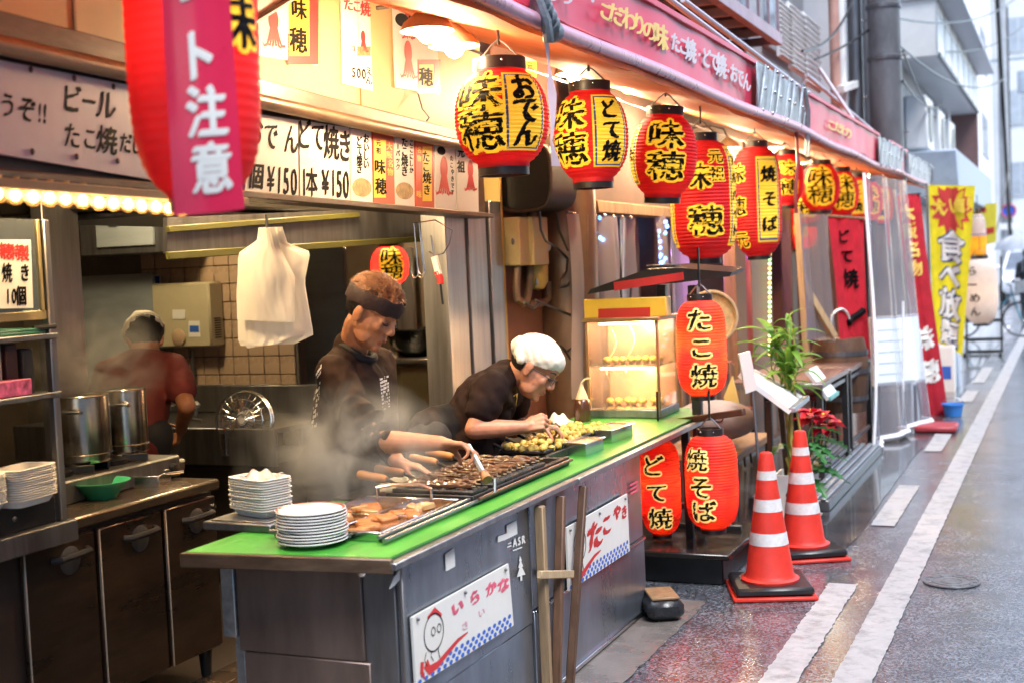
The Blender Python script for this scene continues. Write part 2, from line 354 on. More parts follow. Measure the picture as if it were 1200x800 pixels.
# ================================================================== ground
def asphalt():
    m = bpy.data.materials.new('wet_asphalt'); m.use_nodes = True; n = m.node_tree.nodes; L = m.node_tree.links; b = n['Principled BSDF']
    tc = n.new('ShaderNodeTexCoord')
    def noise(s, d=6, ro=.6):
        q = n.new('ShaderNodeTexNoise'); q.inputs['Scale'].default_value = s; q.inputs['Detail'].default_value = d; q.inputs['Roughness'].default_value = ro; L.new(tc.outputs['Object'], q.inputs['Vector']); return q
    vo = n.new('ShaderNodeTexVoronoi'); vo.inputs['Scale'].default_value = 115; L.new(tc.outputs['Object'], vo.inputs['Vector'])
    big = noise(.7, 5); med = noise(4, 6)
    rp = n.new('ShaderNodeValToRGB'); e = rp.color_ramp.elements; e[0].position = .05; e[0].color = (.015, .016, .019, 1); e[1].position = .95; e[1].color = (.25, .265, .3, 1)
    sepc = n.new('ShaderNodeSeparateColor'); L.new(vo.outputs['Color'], sepc.inputs[0]); L.new(sepc.outputs[0], rp.inputs[0])
    dk = n.new('ShaderNodeMix'); dk.data_type = 'RGBA'; dk.blend_type = 'MULTIPLY'; dk.inputs[0].default_value = .75
    r2 = n.new('ShaderNodeValToRGB'); r2.color_ramp.elements[0].position = .35; r2.color_ramp.elements[0].color = (.42, .42, .44, 1); r2.color_ramp.elements[1].position = .65; r2.color_ramp.elements[1].color = (1, 1, 1, 1)
    L.new(med.outputs[0], r2.inputs[0]); L.new(rp.outputs[0], dk.inputs[6]); L.new(r2.outputs[0], dk.inputs[7]); L.new(dk.outputs[2], b.inputs['Base Color'])
    r3 = n.new('ShaderNodeValToRGB'); r3.color_ramp.elements[0].position = .42; r3.color_ramp.elements[0].color = (.11, .11, .11, 1); r3.color_ramp.elements[1].position = .62; r3.color_ramp.elements[1].color = (.28, .28, .28, 1)
    L.new(big.outputs[0], r3.inputs[0]); L.new(r3.outputs[0], b.inputs['Roughness'])
    bp = n.new('ShaderNodeBump'); bp.inputs['Distance'].default_value = .004
    mr = n.new('ShaderNodeMapRange'); mr.inputs[1].default_value = .42; mr.inputs[2].default_value = .62; mr.inputs[3].default_value = .16; mr.inputs[4].default_value = .65; L.new(big.outputs[0], mr.inputs[0]); L.new(mr.outputs[0], bp.inputs['Strength'])
    L.new(vo.outputs['Distance'], bp.inputs['Height']); L.new(bp.outputs[0], b.inputs['Normal'])
    b.inputs['Coat Weight'].default_value = .6; b.inputs['Coat Roughness'].default_value = .2
    return m
asph = asphalt()
road = struct(MB().add([(-60, -20, 0), (60, -20, 0), (60, 320, 0), (-60, 320, 0)], [(0, 1, 2, 3)]).build('road', asph, None, smooth=False))
def ragged_strip(x0, x1, y0, y1, z, jit=.008, step=.06):
    n = max(4, int((y1-y0)/step)); mb = MB(); a = rng.normal(0, jit, (n+1, 2))
    for i in range(n+1):
        y = y0+(y1-y0)*i/n; mb.v += [(x0+a[i, 0], y, z), (x1+a[i, 1], y, z)]
    for i in range(n): mb.f.append((2*i, 2*i+1, 2*i+3, 2*i+2))
    return mb
ragged_strip(-.862, -.715, 2.5, 60, .005, .0022, .03).build('painted_line', paintw, road, smooth=False)
for (a, b_) in (((893, 800), (985, 683)), ((1030, 615), (1066, 568)), ((1090, 528), (1105, 508)), ((1128, 470), (1137, 457)), ((1143, 448), (1155, 430))):
    p = at(*a, Z=.005); q = at(*b_, Z=.005); ragged_strip(-1.125, -.985, p.y, q.y, .005, .003, .025).build('painted_dash', paintw, road, smooth=False)
concm = mat('wet_concrete', (.17, .15, .135), .28, 0, .3, 5, .25, 90, dirt=.5, dirtcol=(.1, .08, .07), rvar=.2)
struct(ragged_strip(-5.5, -1.62, -3, 5.9, .004, .004, .05).build('concrete_apron', concm, None, smooth=False))
patch = mat('smooth_wet_asphalt', (.05, .05, .055), .16, 0, .35, 5, .12, 120, rvar=.1, coat=.5)
struct(ragged_strip(-2.6, -1.16, 6.9, 30, .004, .01, .3).build('footpath', patch, None, smooth=False))
# manhole cover
mc = at(1115, 681, Z=.004); t = T('manhole_cover', 'round iron manhole cover set in the wet road', 'manhole', (mc.x, mc.y, .004))
iron = mat('cast_iron', (.16, .165, .17), .35, .3, .3, 20, .2, 80)
MB().lathe([(.0, .003), (.135, .003), (.135, .0)], (0, 0, .0), 40, cap=False).build('cover_plate', iron, t, world=False)
for r in (.05, .09, .13): MB().tube([(r*math.cos(a), r*math.sin(a), .002) for a in np.linspace(0, 2*math.pi, 36, False)], .004, 6, closed=True).build('raised_ring', iron, t, world=False)
for k in range(12):
    a = k*math.pi/6; MB().box((.11*math.cos(a), .11*math.sin(a), .004), (.02, .012, .004), .002, Matrix.Rotation(a, 3, 'Z')).build('tread_lug', iron, t, world=False)
# ================================================================== shop shell (the takoyaki stall)
HA, HB = Vector((-2.40, 2.40, 0)), Vector((-2.75, 5.97, 0)); HD = (HB-HA).normalized(); HN = Vector((-HD.y, HD.x, 0)) if -HD.y*1 < 0 else Vector((HD.y, -HD.x, 0))
HN = Vector((HD.y, -HD.x, 0)); HN = HN if HN.x > 0 else -HN
def hp(off=0.): return PP(HA+HN*off, HN)
def HL(s, z, off=0.): p = HA+HD*s+HN*off; return Vector((p.x, p.y, z))
shop = T('takoyaki_shop', 'open-fronted takoyaki stall with cream fascia, brown beam and tiled kitchen', 'shop', (-4, 4.2, 0))
def hslab(s0, s1, z0, z1, o0, o1, name, m, b=.004):
    return MB().box((HA+HD*((s0+s1)/2)+HN*((o0+o1)/2)+Vector((0, 0, (z0+z1)/2))), (abs(o1-o0), s1-s0, z1-z0), b, Matrix((HN, HD, Vector((0, 0, 1)))).transposed()).build(name, m, shop)
hslab(-2.4, 3.74, 2.30, 3.35, -.14, -.02, 'fascia_wall', cream)
hslab(-2.4, 3.74, 2.235, 2.305, -.10, .035, 'upper_beam', brown)
MB().tube([HL(-2.4, 2.21, .03), HL(3.72, 2.24, .03)], .026, 12).build('shutter_pipe', mat('shutter_pipe', (.22, .14, .08), .35, .5, .3, 6), shop)
hslab(-2.4, 3.74, 1.925, 2.232, -.10, -.03, 'sign_backing', brown)
hslab(-2.4, 3.74, 1.90, 1.923, -.10, .02, 'lower_beam', brown)
hslab(-2.4, 1.15, 1.872, 1.899, -.08, .04, 'bulb_rail', mat('bulb_rail', (.2, .13, .07), .6, 0, .2, 8))
for s in (.35, 2.2): hslab(s, s+.012, 2.31, 3.34, -.02, -.014, 'panel_joint', mat('joint', (.3, .24, .12), .7))
# enclosure
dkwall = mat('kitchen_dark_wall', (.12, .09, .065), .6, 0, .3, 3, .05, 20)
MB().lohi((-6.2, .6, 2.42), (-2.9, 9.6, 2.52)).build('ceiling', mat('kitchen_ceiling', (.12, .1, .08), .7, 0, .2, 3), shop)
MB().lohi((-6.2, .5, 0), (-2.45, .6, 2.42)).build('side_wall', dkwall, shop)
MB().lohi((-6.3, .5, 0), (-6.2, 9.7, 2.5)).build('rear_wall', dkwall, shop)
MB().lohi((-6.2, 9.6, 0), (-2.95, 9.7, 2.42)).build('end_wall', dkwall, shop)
MB().lohi((-6.3, .4, 3.36), (-2.9, 6.5, 3.46)).build('roof', mat('roof_felt', (.1, .1, .1), .8), shop)
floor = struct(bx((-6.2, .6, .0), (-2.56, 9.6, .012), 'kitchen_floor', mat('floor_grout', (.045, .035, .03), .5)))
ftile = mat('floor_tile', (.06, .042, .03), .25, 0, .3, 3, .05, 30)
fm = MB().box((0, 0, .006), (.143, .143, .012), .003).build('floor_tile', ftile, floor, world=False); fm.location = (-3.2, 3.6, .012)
for i in range(6):
    for j in range(16):
        if i or j:
            c = fm.copy(); COL.objects.link(c); c.location = (-3.2+.15*i-.0, 3.6+.15*j, .012+random.uniform(0, .001)); c.parent = floor
# steel column at the far end of the opening (three folded faces)
for i, (a, b_) in enumerate(((529, 552), (553, 574), (576, 590))):
    p = at(a, 420, X=-2.86); q = at(b_, 420, X=-2.86)
    MB().lohi((-3.0-.02*i, p.y, .012), (-2.86+.012*i, q.y, 2.0)).build('steel_post', steel, shop)
MB().lohi((-2.95, 6.42, 0), (-2.84, 6.45, 2.4)).build('edge_trim', mat('yellow_edge', (.5, .36, .1), .5), shop)
# tiled wall facing the street end (each tile built)
TY = 6.3
twall = MB().lohi((-6.2, TY+.012, .012), (-4.12, TY+.1, 2.42)).build('tile_wall', grout, shop)
tm = None; TS = .108
for i in range(11):
    for j in range(15):
        x = -5.16+TS*i; z = .72+TS*j-.02
        if x+TS/2 > -4.12: continue
        if tm is None:
            tm = MB().box((0, 0, 0), (TS-.005, .014, TS-.005), .003).build('wall_tile', tilem, twall, world=False); o = tm; me_ = tm
        else:
            o = tm.copy(); COL.objects.link(o); o.parent = twall
        o.location = Vector((x, TY+.006+random.uniform(-.0015, .0015), z))-W[shop].to_translation(); o.rotation_euler = (random.uniform(-.006, .006), 0, random.uniform(-.006, .006))
tw2 = MB().lohi((-4.9, 9.12, .012), (-2.95, 9.2, 2.42)).build('brown_tile_wall', grout, shop)
bt = None
for i in range(7):
    for j in range(9):
        if bt is None: bt = MB().box((0, 0, 0), (.145, .014, .145), .003).build('wall_tile', tile_br, tw2, world=False); o = bt
        else: o = bt.copy(); COL.objects.link(o); o.parent = tw2
        o.location = Vector((-4.42+.15*i, 9.115, 1.0+.15*j))-W[shop].to_translation()
# ================================================================== counter
CT = .80; XC, XB = -1.815, -2.52
ct = T('cooking_counter', 'long steel street counter with bright green top mat where the cooks work', 'counter', (-2.17, 4.9, 0))
top = [(XC-.02, 3.235), (XC-.02, 6.58), (-2.0, 7.05), (XB, 7.05), (XB+.005, 3.165)]
MB().prism([(x, y, CT-.006) for x, y in top], (0, 0, .008)).build('green_top', green, ct)
MB().prism([(x, y, CT-.04) for x, y in [(XC-.025, 3.24), (XC-.025, 6.57), (-2.0, 7.03), (XB+.01, 7.03), (XB+.01, 3.17)]], (0, 0, .033)).build('top_core', steel_dk, ct)
MB().bar((XC-.01, 3.215, CT-.02), (XC-.01, 4.72, CT-.02), .022, .046, .003, math.pi/2).build('edge_trim', steel, ct)
MB().bar((XC-.006, 4.72, CT-.022), (XC-.006, 6.6, CT-.022), .024, .05, .003, math.pi/2).build('edge_trim', steel, ct)
MB().bar((XC-.004, 3.222, CT-.02), (XB, 3.152, CT-.02), .02, .044, .003).build('edge_trim', brown, ct)
MB().bar((XC-.01, 6.6, CT-.02), (-2.0, 7.06, CT-.02), .02, .046, .003).build('edge_trim', steel, ct)
panel = mat('dented_steel_panel', (.3, .33, .38), .3, .85, .25, 2.2, .35, 3, stretch=(2, 2, .7), dirt=.45, dirtcol=(.12, .1, .09), rvar=.14)
panel2 = mat('end_panel_steel', (.2, .15, .13), .36, .6, .25, 2.5, .2, 4, stretch=(3, 3, .7), dirt=.4, dirtcol=(.1, .06, .05))
MB().lohi((XC-.05, 3.32, .32), (XC-.03, 4.30, CT-.045), .003).build('front_panel', panel, ct)
MB().lohi((XC-.054, 3.32, .02), (XC-.034, 4.30, .318), .003).build('front_panel', panel, ct)
MB().lohi((XC-.06, 4.32, .36), (XC-.035, 5.66, CT-.045), .003).build('front_panel', panel, ct)
MB().lohi((XC-.055, 4.32, .02), (XC-.03, 5.66, .356), .003).build('front_panel', panel, ct)
MB().lohi((XC-.033, 4.32, .346), (XC-.022, 5.66, .358), .002).build('seam_strip', steel_br, ct)
MB().lohi((XC-.036, 4.32, .012), (XC-.018, 5.66, .03), .002).build('bottom_trim', steel_br, ct)
MB().lohi((XC-.036, 3.312, .02), (XC-.024, 3.33, CT-.045), .002).build('corner_trim', steel, ct)
MB().lohi((-2.43, 3.30, .46), (XC-.16, 3.32, CT-.045), .003).build('end_panel', panel2, ct)
MB().lohi((-2.41, 3.296, .02), (XC-.14, 3.316, .458), .003).build('end_panel', panel2, ct)
MB().lohi((XC-.16, 3.31, .02), (XC-.05, 3.33, CT-.045), .003).build('corner_panel', steel_dk, ct)
MB().lohi((-2.49, 3.3, .5), (-2.44, 3.36, CT-.045), .003).build('leg_bracket', galv, ct)
MB().lohi((-2.5, 4, .02), (-2.47, 7.0, CT-.045), .003).build('back_panel', steel_dk, ct)
for y in (6.5,): MB().bar((-1.86, y, 0), (-1.87, y, CT-.04), .04, .04).build('leg', blackm, ct)
MB().bar((-2.45, 6.98, 0), (-2.45, 6.98, CT-.04), .04).build('leg', blackm, ct); MB().bar((-2.46, 3.36, 0), (-2.46, 3.36, CT-.04), .035).build('leg', galv, ct)
MB().lathe([(.0, 0), (.016, 0), (.018, .006), (.012, .012), (.0, .014)], (-1.97, 3.3, CT-.06), 12, (0, -1, 0)).build('bolt_head', steel_br, ct)
MB().tube([at(580, 560+i*4, X=-1.835) for i in range(5)], .006).build('pull_handle', steel_br, ct)
# stickers, lettering on the front panel
fp = XC-.028
def stk(pts, name='sticker', m=whitep): q = quad_px(PX(fp), pts); return q.rect(0, 0, 1, 1, .0015).build(name, m, ct, smooth=False)
stk(((583, 628), (594, 624), (594, 631), (583, 635))); stk(((593, 615), (605, 609), (606, 625), (594, 631)))
q = quad_px(PX(fp), ((593, 630), (615, 622), (616, 644), (594, 652)))
lettering('lettering', q.row('ASR', .3, 1., .62, .6, .3), whitep, ct, q, (.05, .03), lift=.002)
mb = q.rect(.02, .48, .24, .55, .0015); q.rect(.06, .64, .24, .7, .0015, mb); q.rect(.3, .2, .8, .26, .0015, mb); mb.build('logo_mark', whitep, ct, smooth=False)
q = quad_px(PX(fp), ((604, 652), (615, 649), (616, 678), (605, 682)))
q.poly([(.45, 1), (.62, .8), (.55, .78), (.75, .55), (.62, .54), (.95, .2), (.6, .2), (.6, 0), (.4, 0), (.4, .2), (.05, .2), (.35, .54), (.22, .55), (.42, .78), (.33, .8)], .0015).build('tree_sticker', whitep, ct, smooth=False)
stk(((521, 649), (532, 641), (533, 663), (522, 669)))
q = quad_px(PX(fp), ((453, 680), (468, 667), (468, 685), (454, 692))); q.poly([(.1, .1), (.5, .8), (1, 1), (1, .35), (.5, .15)], .0015).build('sticker', whitep, ct, smooth=False)
# the two painted boards on the counter front
def octo_board(pts, label, wordfn):
    q = quad_px(PX(fp+.012), pts); b0 = (q.c[2]+q.c[3])/2; t = T('painted_board', label, 'sign', b0)
    q.board(.008).build('board', signw, t, smooth=False)
    mb = MB()
    for r in range(3):
        for k in range(17):
            u = .03+k*.058+(.029 if r % 2 else 0); v = .04+r*.07
            if u > .97 or (r == 2 and k < 4): continue
            q.poly([(u+.018*math.cos(a), v+.035*math.sin(a)) for a in np.linspace(0, 2*math.pi, 9, False)], .001, mb)
    mb.build('wave_pattern', bluep, t, smooth=False)
    mb = MB()                                              # a plain octopus: pale head, red lower arms
    stroke(q, [(.09, .25), (.12, .12), (.2, .13), (.3, .22), (.4, .3), (.5, .33)], [.16, .14, .1, .08, .06, .02], .0014, mb)
    stroke(q, [(.06, .3), (.05, .16), (.07, .05)], [.1, .1, .03], .0017, mb); stroke(q, [(.13, .88), (.2, .93), (.26, .8)], [.03, .09, .05], .0015, mb)
    mb.build('octopus_arms', redp, t, smooth=False)
    mb = MB(); a = np.linspace(0, 2*math.pi, 26); stroke(q, [(.18+.09*math.cos(x), .62+.27*math.sin(x)) for x in a], .02, .0016, mb)
    for du in (-.025, .03): stroke(q, [(.2+du+.018*math.cos(x), .64+.06*math.sin(x)) for x in a], .015, .0016, mb)
    stroke(q, [(.1, .4), (.08, .3), (.1, .2)], .015, .0018, mb); stroke(q, [(.15, .38), (.14, .3), (.16, .22)], .015, .0018, mb); stroke(q, [(.21, .38), (.21, .3), (.22, .2)], .015, .0018, mb)
    mb.build('octopus_outline', ink, t, smooth=False)
    wordfn(q, t)
    for u in (.04, .5, .95): MB().ell(q(u, .94, .004), (.006, .006, .006), n=8, m=5).build('screw', steel_dk, t)
    return t
def words1(q, t):
    lettering('lettering', [('い', .42, .78, .13, .22), ('ら', .6, .78, .12, .24), ('か', .78, .78, .12, .22), ('な', .92, .72, .14, .24)], pinkp, t, q, (.07, .05), rough=.02)
    lettering('faded_lettering', [('さ', .48, .45, .08, .14), ('い', .66, .5, .08, .14)], mat('pale_pink_print', (.75, .45, .5), .5), t, q, (.03, .02), rough=.02)
octo_board(((483, 723), (596, 660), (602, 732), (488, 804)), 'white board with faded pink letters and octopus over blue waves on the counter side', words1)
def words2(q, t):
    lettering('lettering', [('た', .42, .62, .26, .5), ('こ', .62, .68, .18, .36), ('や', .8, .78, .14, .26), ('き', .93, .72, .12, .24)], redp, t, q, (.07, .05), rough=.02)
octo_board(((664, 618), (735, 578), (738, 645), (667, 692)), 'white board with large red letters, half hidden by the wooden posts', words2)
q = quad_px(PX(fp), ((737, 566), (748, 560), (749, 576), (738, 582))); mb = MB()
for k in range(3): q.rect(.1, .15+.3*k, .9, .3+.3*k, .001, mb)
mb.build('faded_print', pinkp, ct, smooth=False)
# wooden posts propped against the counter front
pp = [((632, 585), (641, 800), .036, -1.815), ((657, 568), (652, 803), .034, -1.81), ((683, 552), (668, 800), .032, -1.80)]
wl = ['pale wooden post propped against the steel counter beside the tree sticker', 'brown wooden post standing between the pale post and the painted board', 'dark leaning wooden post overlapping the red-lettered board on the counter']
for (a, b_, wd, X), lb, mm in zip(pp, wl, (mat('post_tan', (.3, .2, .11), .6, 0, .3, 4, .12, 40, stretch=(10, 10, 1), dirt=.3), mat('post_brown', (.13, .065, .035), .55, 0, .35, 4, .12, 40, stretch=(10, 10, 1)), wood_dk)):
    p = at(*a, X=X); q0 = at(*b_, X=X); p.z = CT-.05; d = (q0-p); q0 = p+d*((p.z-.004)/-d.z)
    single(MB().bar(q0, p, wd, wd*.9, .004), 'wooden_post', mm, lb, 'post', q0, 'wooden posts propped on the counter')
a = at(632, 673, X=-1.79); b_ = at(670, 672, X=-1.79)
single(MB().bar(a, b_, .022, .03), 'cross_batten', wood_pale, 'short wooden cross batten joining the three wooden posts', 'batten')
# ================================================================== menu boards and posters on the header
def sign_px(name, pts, label, m=signw, off=.0, th=.012, group=None, pf=None):
    q = quad_px(pf or hp(off), pts); t = T(name, label, 'sign', (q.c[2]+q.c[3])/2, group=group); q.board(th).build('board', m, t, smooth=False); return q, t
q, t = sign_px('menu_board', ((-40, 63), (286, 126), (284, 229), (-40, 174)), 'long white beer and takoyaki board with black brush letters above the bulb string', mat('aged_white_board', (.54, .54, .58), .4, 0, .08, 2, dirt=.4, dirtcol=(.35, .28, .22)))
def cells_px(q, pf, items):
    """(char, px, py, wpx, hpx) -> cells of q by inverse of its px rectangle (plane projected)"""
    out = []
    tl, tr, br, bl = q.c; ux = (tr-tl+br-bl)/2; vy = (tl-bl+tr-br)/2
    for ch, x, y, wp, hpx in items:
        p = pf(x, y); p2 = pf(x+wp, y); p3 = pf(x, y-hpx)
        # solve u,v in bilinear frame by two newton steps
        u = v = .5
        for _ in range(8):
            e = p-q(u, v); du = q(u+.01, v)-q(u, v); dv = q(u, v+.01)-q(u, v); u += .01*e.dot(du)/du.length_squared; v += .01*e.dot(dv)/dv.length_squared
        out.append((ch, u, v, (p2-p).length/q.w, (p3-p).length/q.h))
    return out
pf = hp(0.)
lettering('lettering', cells_px(q, pf, [('う', 8, 124, 20, 36), ('ぞ', 31, 129, 22, 36), ('!', 46, 132, 16, 34), ('!', 52, 133, 16, 34), ('ビ', 85, 117, 24, 38), ('ー', 104, 120, 18, 28), ('ル', 124, 124, 24, 40), ('た', 84, 160, 20, 34), ('こ', 105, 163, 18, 30), ('焼', 125, 165, 24, 36), ('だ', 147, 168, 15, 26), ('し', 161, 170, 15, 26)]), ink, t, q, (.03, .025), rough=.012, slant=.05)
for x, y in ((35, 82), (86, 92), (132, 102), (37, 178), (89, 184), (137, 189)):
    MB().ell(pf(x, y)+HN*.003, (.006, .006, .009), n=8, m=5).build('screw', brown, t)
def ptext(q, t, items, m=ink, nib=(.035, .02), lift=.001, name='lettering', rough=.008): return lettering(name, cells_px(q, pf, items), m, t, q, nib, lift=lift, rough=rough)
q, t = sign_px('menu_board', ((296, 133), (349, 141), (350, 238), (286, 232)), 'white price board for oden at 150 yen with heavy black characters')
ptext(q, t, [('お', 299, 155, 20, 40), ('で', 317, 160, 18, 38), ('ん', 341, 164, 18, 38), ('個', 299, 207, 18, 34), ('¥', 317, 210, 14, 40), ('1', 327, 211, 14, 44), ('5', 335, 212, 14, 44), ('0', 344, 213, 14, 44)])
q, t = sign_px('menu_board', ((351, 141), (409, 150), (410, 241), (352, 237)), 'white price board for grilled skewers at 150 yen with heavy black characters')
ptext(q, t, [('ど', 357, 158, 17, 40), ('て', 372, 161, 16, 38), ('焼', 388, 168, 18, 42), ('き', 404, 172, 16, 40), ('1', 356, 213, 13, 44), ('本', 365, 214, 14, 36), ('¥', 381, 214, 14, 40), ('1', 390, 214, 13, 44), ('5', 397, 215, 14, 44), ('0', 405, 216, 14, 44)])
foodp = mat('printed_food', (.35, .24, .1), .5, 0, .5, 40)
def disc(q, t, px, py, rpx, m, name='picture'):
    c = cells_px(q, pf, [(' ', px, py, rpx, rpx)])[0]; q.poly([(c[1]+c[3]*math.cos(a), c[2]+c[4]*math.sin(a)) for a in np.linspace(0, 2*math.pi, 20, False)], .0012).build(name, m, t, smooth=False)
def blk(q, t, x0, y0, x1, y1, m, name='printed_panel', lift=.0008):
    cs = [cells_px(q, pf, [(' ', x, y, 1, 1)])[0] for x, y in ((x0, y1), (x1, y1), (x1, y0), (x0, y0))]; q.poly([(c[1], c[2]) for c in cs], lift).build(name, m, t, smooth=False)
q, t = sign_px('menu_card', ((411, 151), (435, 154), (437, 239), (411, 238)), 'white menu card with a bowl of skewers beside the 150 yen skewer board')
ptext(q, t, [('お', 429, 163, 7, 12), ('い', 429, 173, 7, 12), ('し', 429, 183, 7, 12), ('い', 429, 193, 7, 12), ('ど', 421, 166, 7, 13), ('て', 421, 177, 7, 13), ('焼', 421, 188, 7, 13), ('き', 421, 198, 7, 13)], nib=(.05, .03)); disc(q, t, 424, 220, 11, foodp)
q, t = sign_px('menu_card', ((437, 155), (461, 158), (463, 243), (438, 240)), 'red menu card with yellow strip reading the shop name', mat('poster_red', (.6, .09, .05), .45))
blk(q, t, 438, 165, 452, 232, yel); ptext(q, t, [('元', 443, 168, 6, 8), ('祖', 443, 177, 6, 8), ('味', 445, 196, 13, 18), ('穂', 446, 219, 13, 20)], lift=.0016); ptext(q, t, [('大', 456, 172, 7, 9), ('阪', 456, 182, 7, 9), ('名', 457, 192, 7, 9), ('物', 457, 202, 7, 9)], goldp)
q, t = sign_px('menu_card', ((463, 158), (485, 161), (486, 243), (463, 242)), 'white menu card with takoyaki writing and a round dish picture')
ptext(q, t, [('た', 474, 167, 8, 13), ('こ', 474, 178, 8, 13), ('焼', 474, 189, 8, 14), ('き', 474, 201, 8, 13), ('こ', 482, 168, 5, 8), ('こ', 482, 176, 5, 8), ('に', 482, 184, 5, 8), ('し', 482, 192, 5, 8), ('か', 482, 200, 5, 8), ('1', 466, 172, 5, 8), ('パ', 466, 180, 5, 8), ('ッ', 466, 188, 5, 8), ('ク', 466, 196, 5, 8)], nib=(.05, .03)); disc(q, t, 474, 224, 10, foodp)
q, t = sign_px('menu_card', ((487, 161), (508, 164), (509, 247), (488, 245)), 'red menu card with yellow strip reading takoyaki', MATS['poster_red'])
blk(q, t, 495, 172, 506, 236, yel); ptext(q, t, [('た', 499, 184, 9, 14), ('こ', 499, 196, 9, 13), ('焼', 500, 209, 10, 14), ('き', 500, 223, 9, 13)], lift=.0016); ptext(q, t, [('名', 491, 176, 5, 8), ('物', 491, 186, 5, 8), ('味', 491, 228, 6, 9)], goldp)
q, t = sign_px('menu_card', ((510, 164), (533, 167), (534, 248), (510, 246)), 'white card with a striding red octopus and dark hat')
mb = octopus(q, .42, .45, .62, .001, MB()); mb.build('octopus_print', redp, t, smooth=False); disc(q, t, 517, 177, 5, ink, 'hat_print'); ptext(q, t, [('た', 529, 186, 4, 7), ('こ', 529, 194, 4, 7), ('や', 530, 202, 4, 7), ('き', 530, 210, 4, 7), ('で', 530, 218, 4, 7), ('す', 530, 226, 4, 7)], nib=(.05, .03))
q, t = sign_px('menu_card', ((535, 167), (560, 170), (561, 250), (536, 249)), 'white card with small characters and a red octopus at the end of the menu row')
mb = octopus(q, .62, .5, .5, .001, MB()); mb.build('octopus_print', redp, t, smooth=False); ptext(q, t, [('元', 540, 179, 8, 13), ('祖', 540, 196, 9, 15)], nib=(.05, .03))
# posters on the cream fascia
pf = hp(-.018); HO = -.014
def poster(pts, label): return sign_px('poster', pts, label, whitep, HO, .003)
q, t = poster(((301, -18), (370, -8), (373, 77), (304, 66)), 'poster half white with octopus and half yellow and red, beside the hanging lantern with banner')
blk(q, t, 356, -10, 372, 76, redp); blk(q, t, 336, 40, 372, 76, redp, lift=.0009); blk(q, t, 337, -8, 361, 66, yel, lift=.0014); ptext(q, t, [('味', 349, 12, 18, 24), ('穂', 348, 48, 20, 30)], lift=.002)
mb = octopus(q, .24, .38, .62, .001, MB()); mb.build('octopus_print', redp, t, smooth=False)
q, t = poster(((399, -6), (433, -2), (437, 107), (401, 98)), 'tall white price poster headed takoyaki in red with 500 yen')
ptext(q, t, [('た', 407, 6, 12, 16), ('こ', 417, 8, 11, 15), ('焼', 427, 11, 12, 18)], redp); ptext(q, t, [('え', 431, 84, 8, 10), ('ん', 431, 95, 8, 10), ('コ', 412, 57, 6, 8), ('5', 413, 85, 9, 16), ('0', 419, 86, 9, 16), ('0', 425, 87, 9, 16)], nib=(.03, .02))
mb = octopus(q, .72, .5, .26, .001, MB()); mb.build('octopus_print', redp, t, smooth=False); blk(q, t, 417, 55, 433, 66, foodp, 'printed_tray', .0016)
q, t = poster(((460, 4), (488, 9), (514, 111), (463, 104)) if 0 else ((460, 4), (511, 12), (515, 111), (463, 103)), 'poster with dark-hatted octopus and a yellow strip, under the flood lamp')
blk(q, t, 488, 70, 515, 110, redp); blk(q, t, 490, 76, 507, 103, yel, lift=.0014); ptext(q, t, [('穂', 498, 91, 16, 22)], lift=.002); mb = octopus(q, .3, .32, .5, .001, MB()); mb.build('octopus_print', redp, t, smooth=False); disc(q, t, 470, 24, 8, ink, 'hat_print'); octopus(q, .32, .75, .4, .001, MB()).build('octopus_print', redp, t, smooth=False)
q, t = poster(((613, 64), (627, 67), (628, 92), (614, 90)), 'small yellow and red poster half hidden behind the oden lantern'); blk(q, t, 613, 72, 628, 91, yel); ptext(q, t, [('元', 620, 78, 8, 10)], lift=.002)
# conduit on the fascia
MB().tube([hp(-.01)(296, 26), hp(.0)(352, -8)], .012, 8).build('conduit', brown, shop)
MB().tube([hp(0)(490, 110), hp(.03)(495, 128), hp(.05)(503, 138), hp(.03)(500, 142)], .0035, 6).build('wire_hook', steel_dk, shop)
# ================================================================== bulb string under the header
bulbm = glow('bulb_glass', (1., .62, .22), 8.); capm = mat('brass_cap', (.45, .25, .08), .4, .6)
for i, (x, y) in enumerate(((-3, 227), (18, 229), (39, 231), (58, 232), (77, 233), (97, 235), (116, 237), (133, 238), (150, 239), (166, 241), (183, 242), (198, 244), (213, 245))):
    p = hp(.015)(x, y)
    if i == 0:
        b0 = T('light_bulb', 'round glowing filament bulb in the row under the white menu board', 'bulb', p, group='bulb string under the header')
        MB().ell((0, 0, 0), (.025, .025, .025)).build('globe', sheet_mat('clear_glass', clear=.9, milk=.04, gloss=.6, milkcol=(1, .7, .3)), b0, world=False)
        MB().ell((0, 0, .0), (.012, .012, .015), n=8, m=6).build('filament', glow('filament', (1., .5, .13), 9.), b0, world=False)
        MB().cyl((0, 0, .02), (0, 0, .045), .012, 10).build('cap', capm, b0, world=False)
        lamp(p-Vector((0, 0, .0)), 0.22, (1, .55, .2), .02, b0)
    else: dup(b0, p)
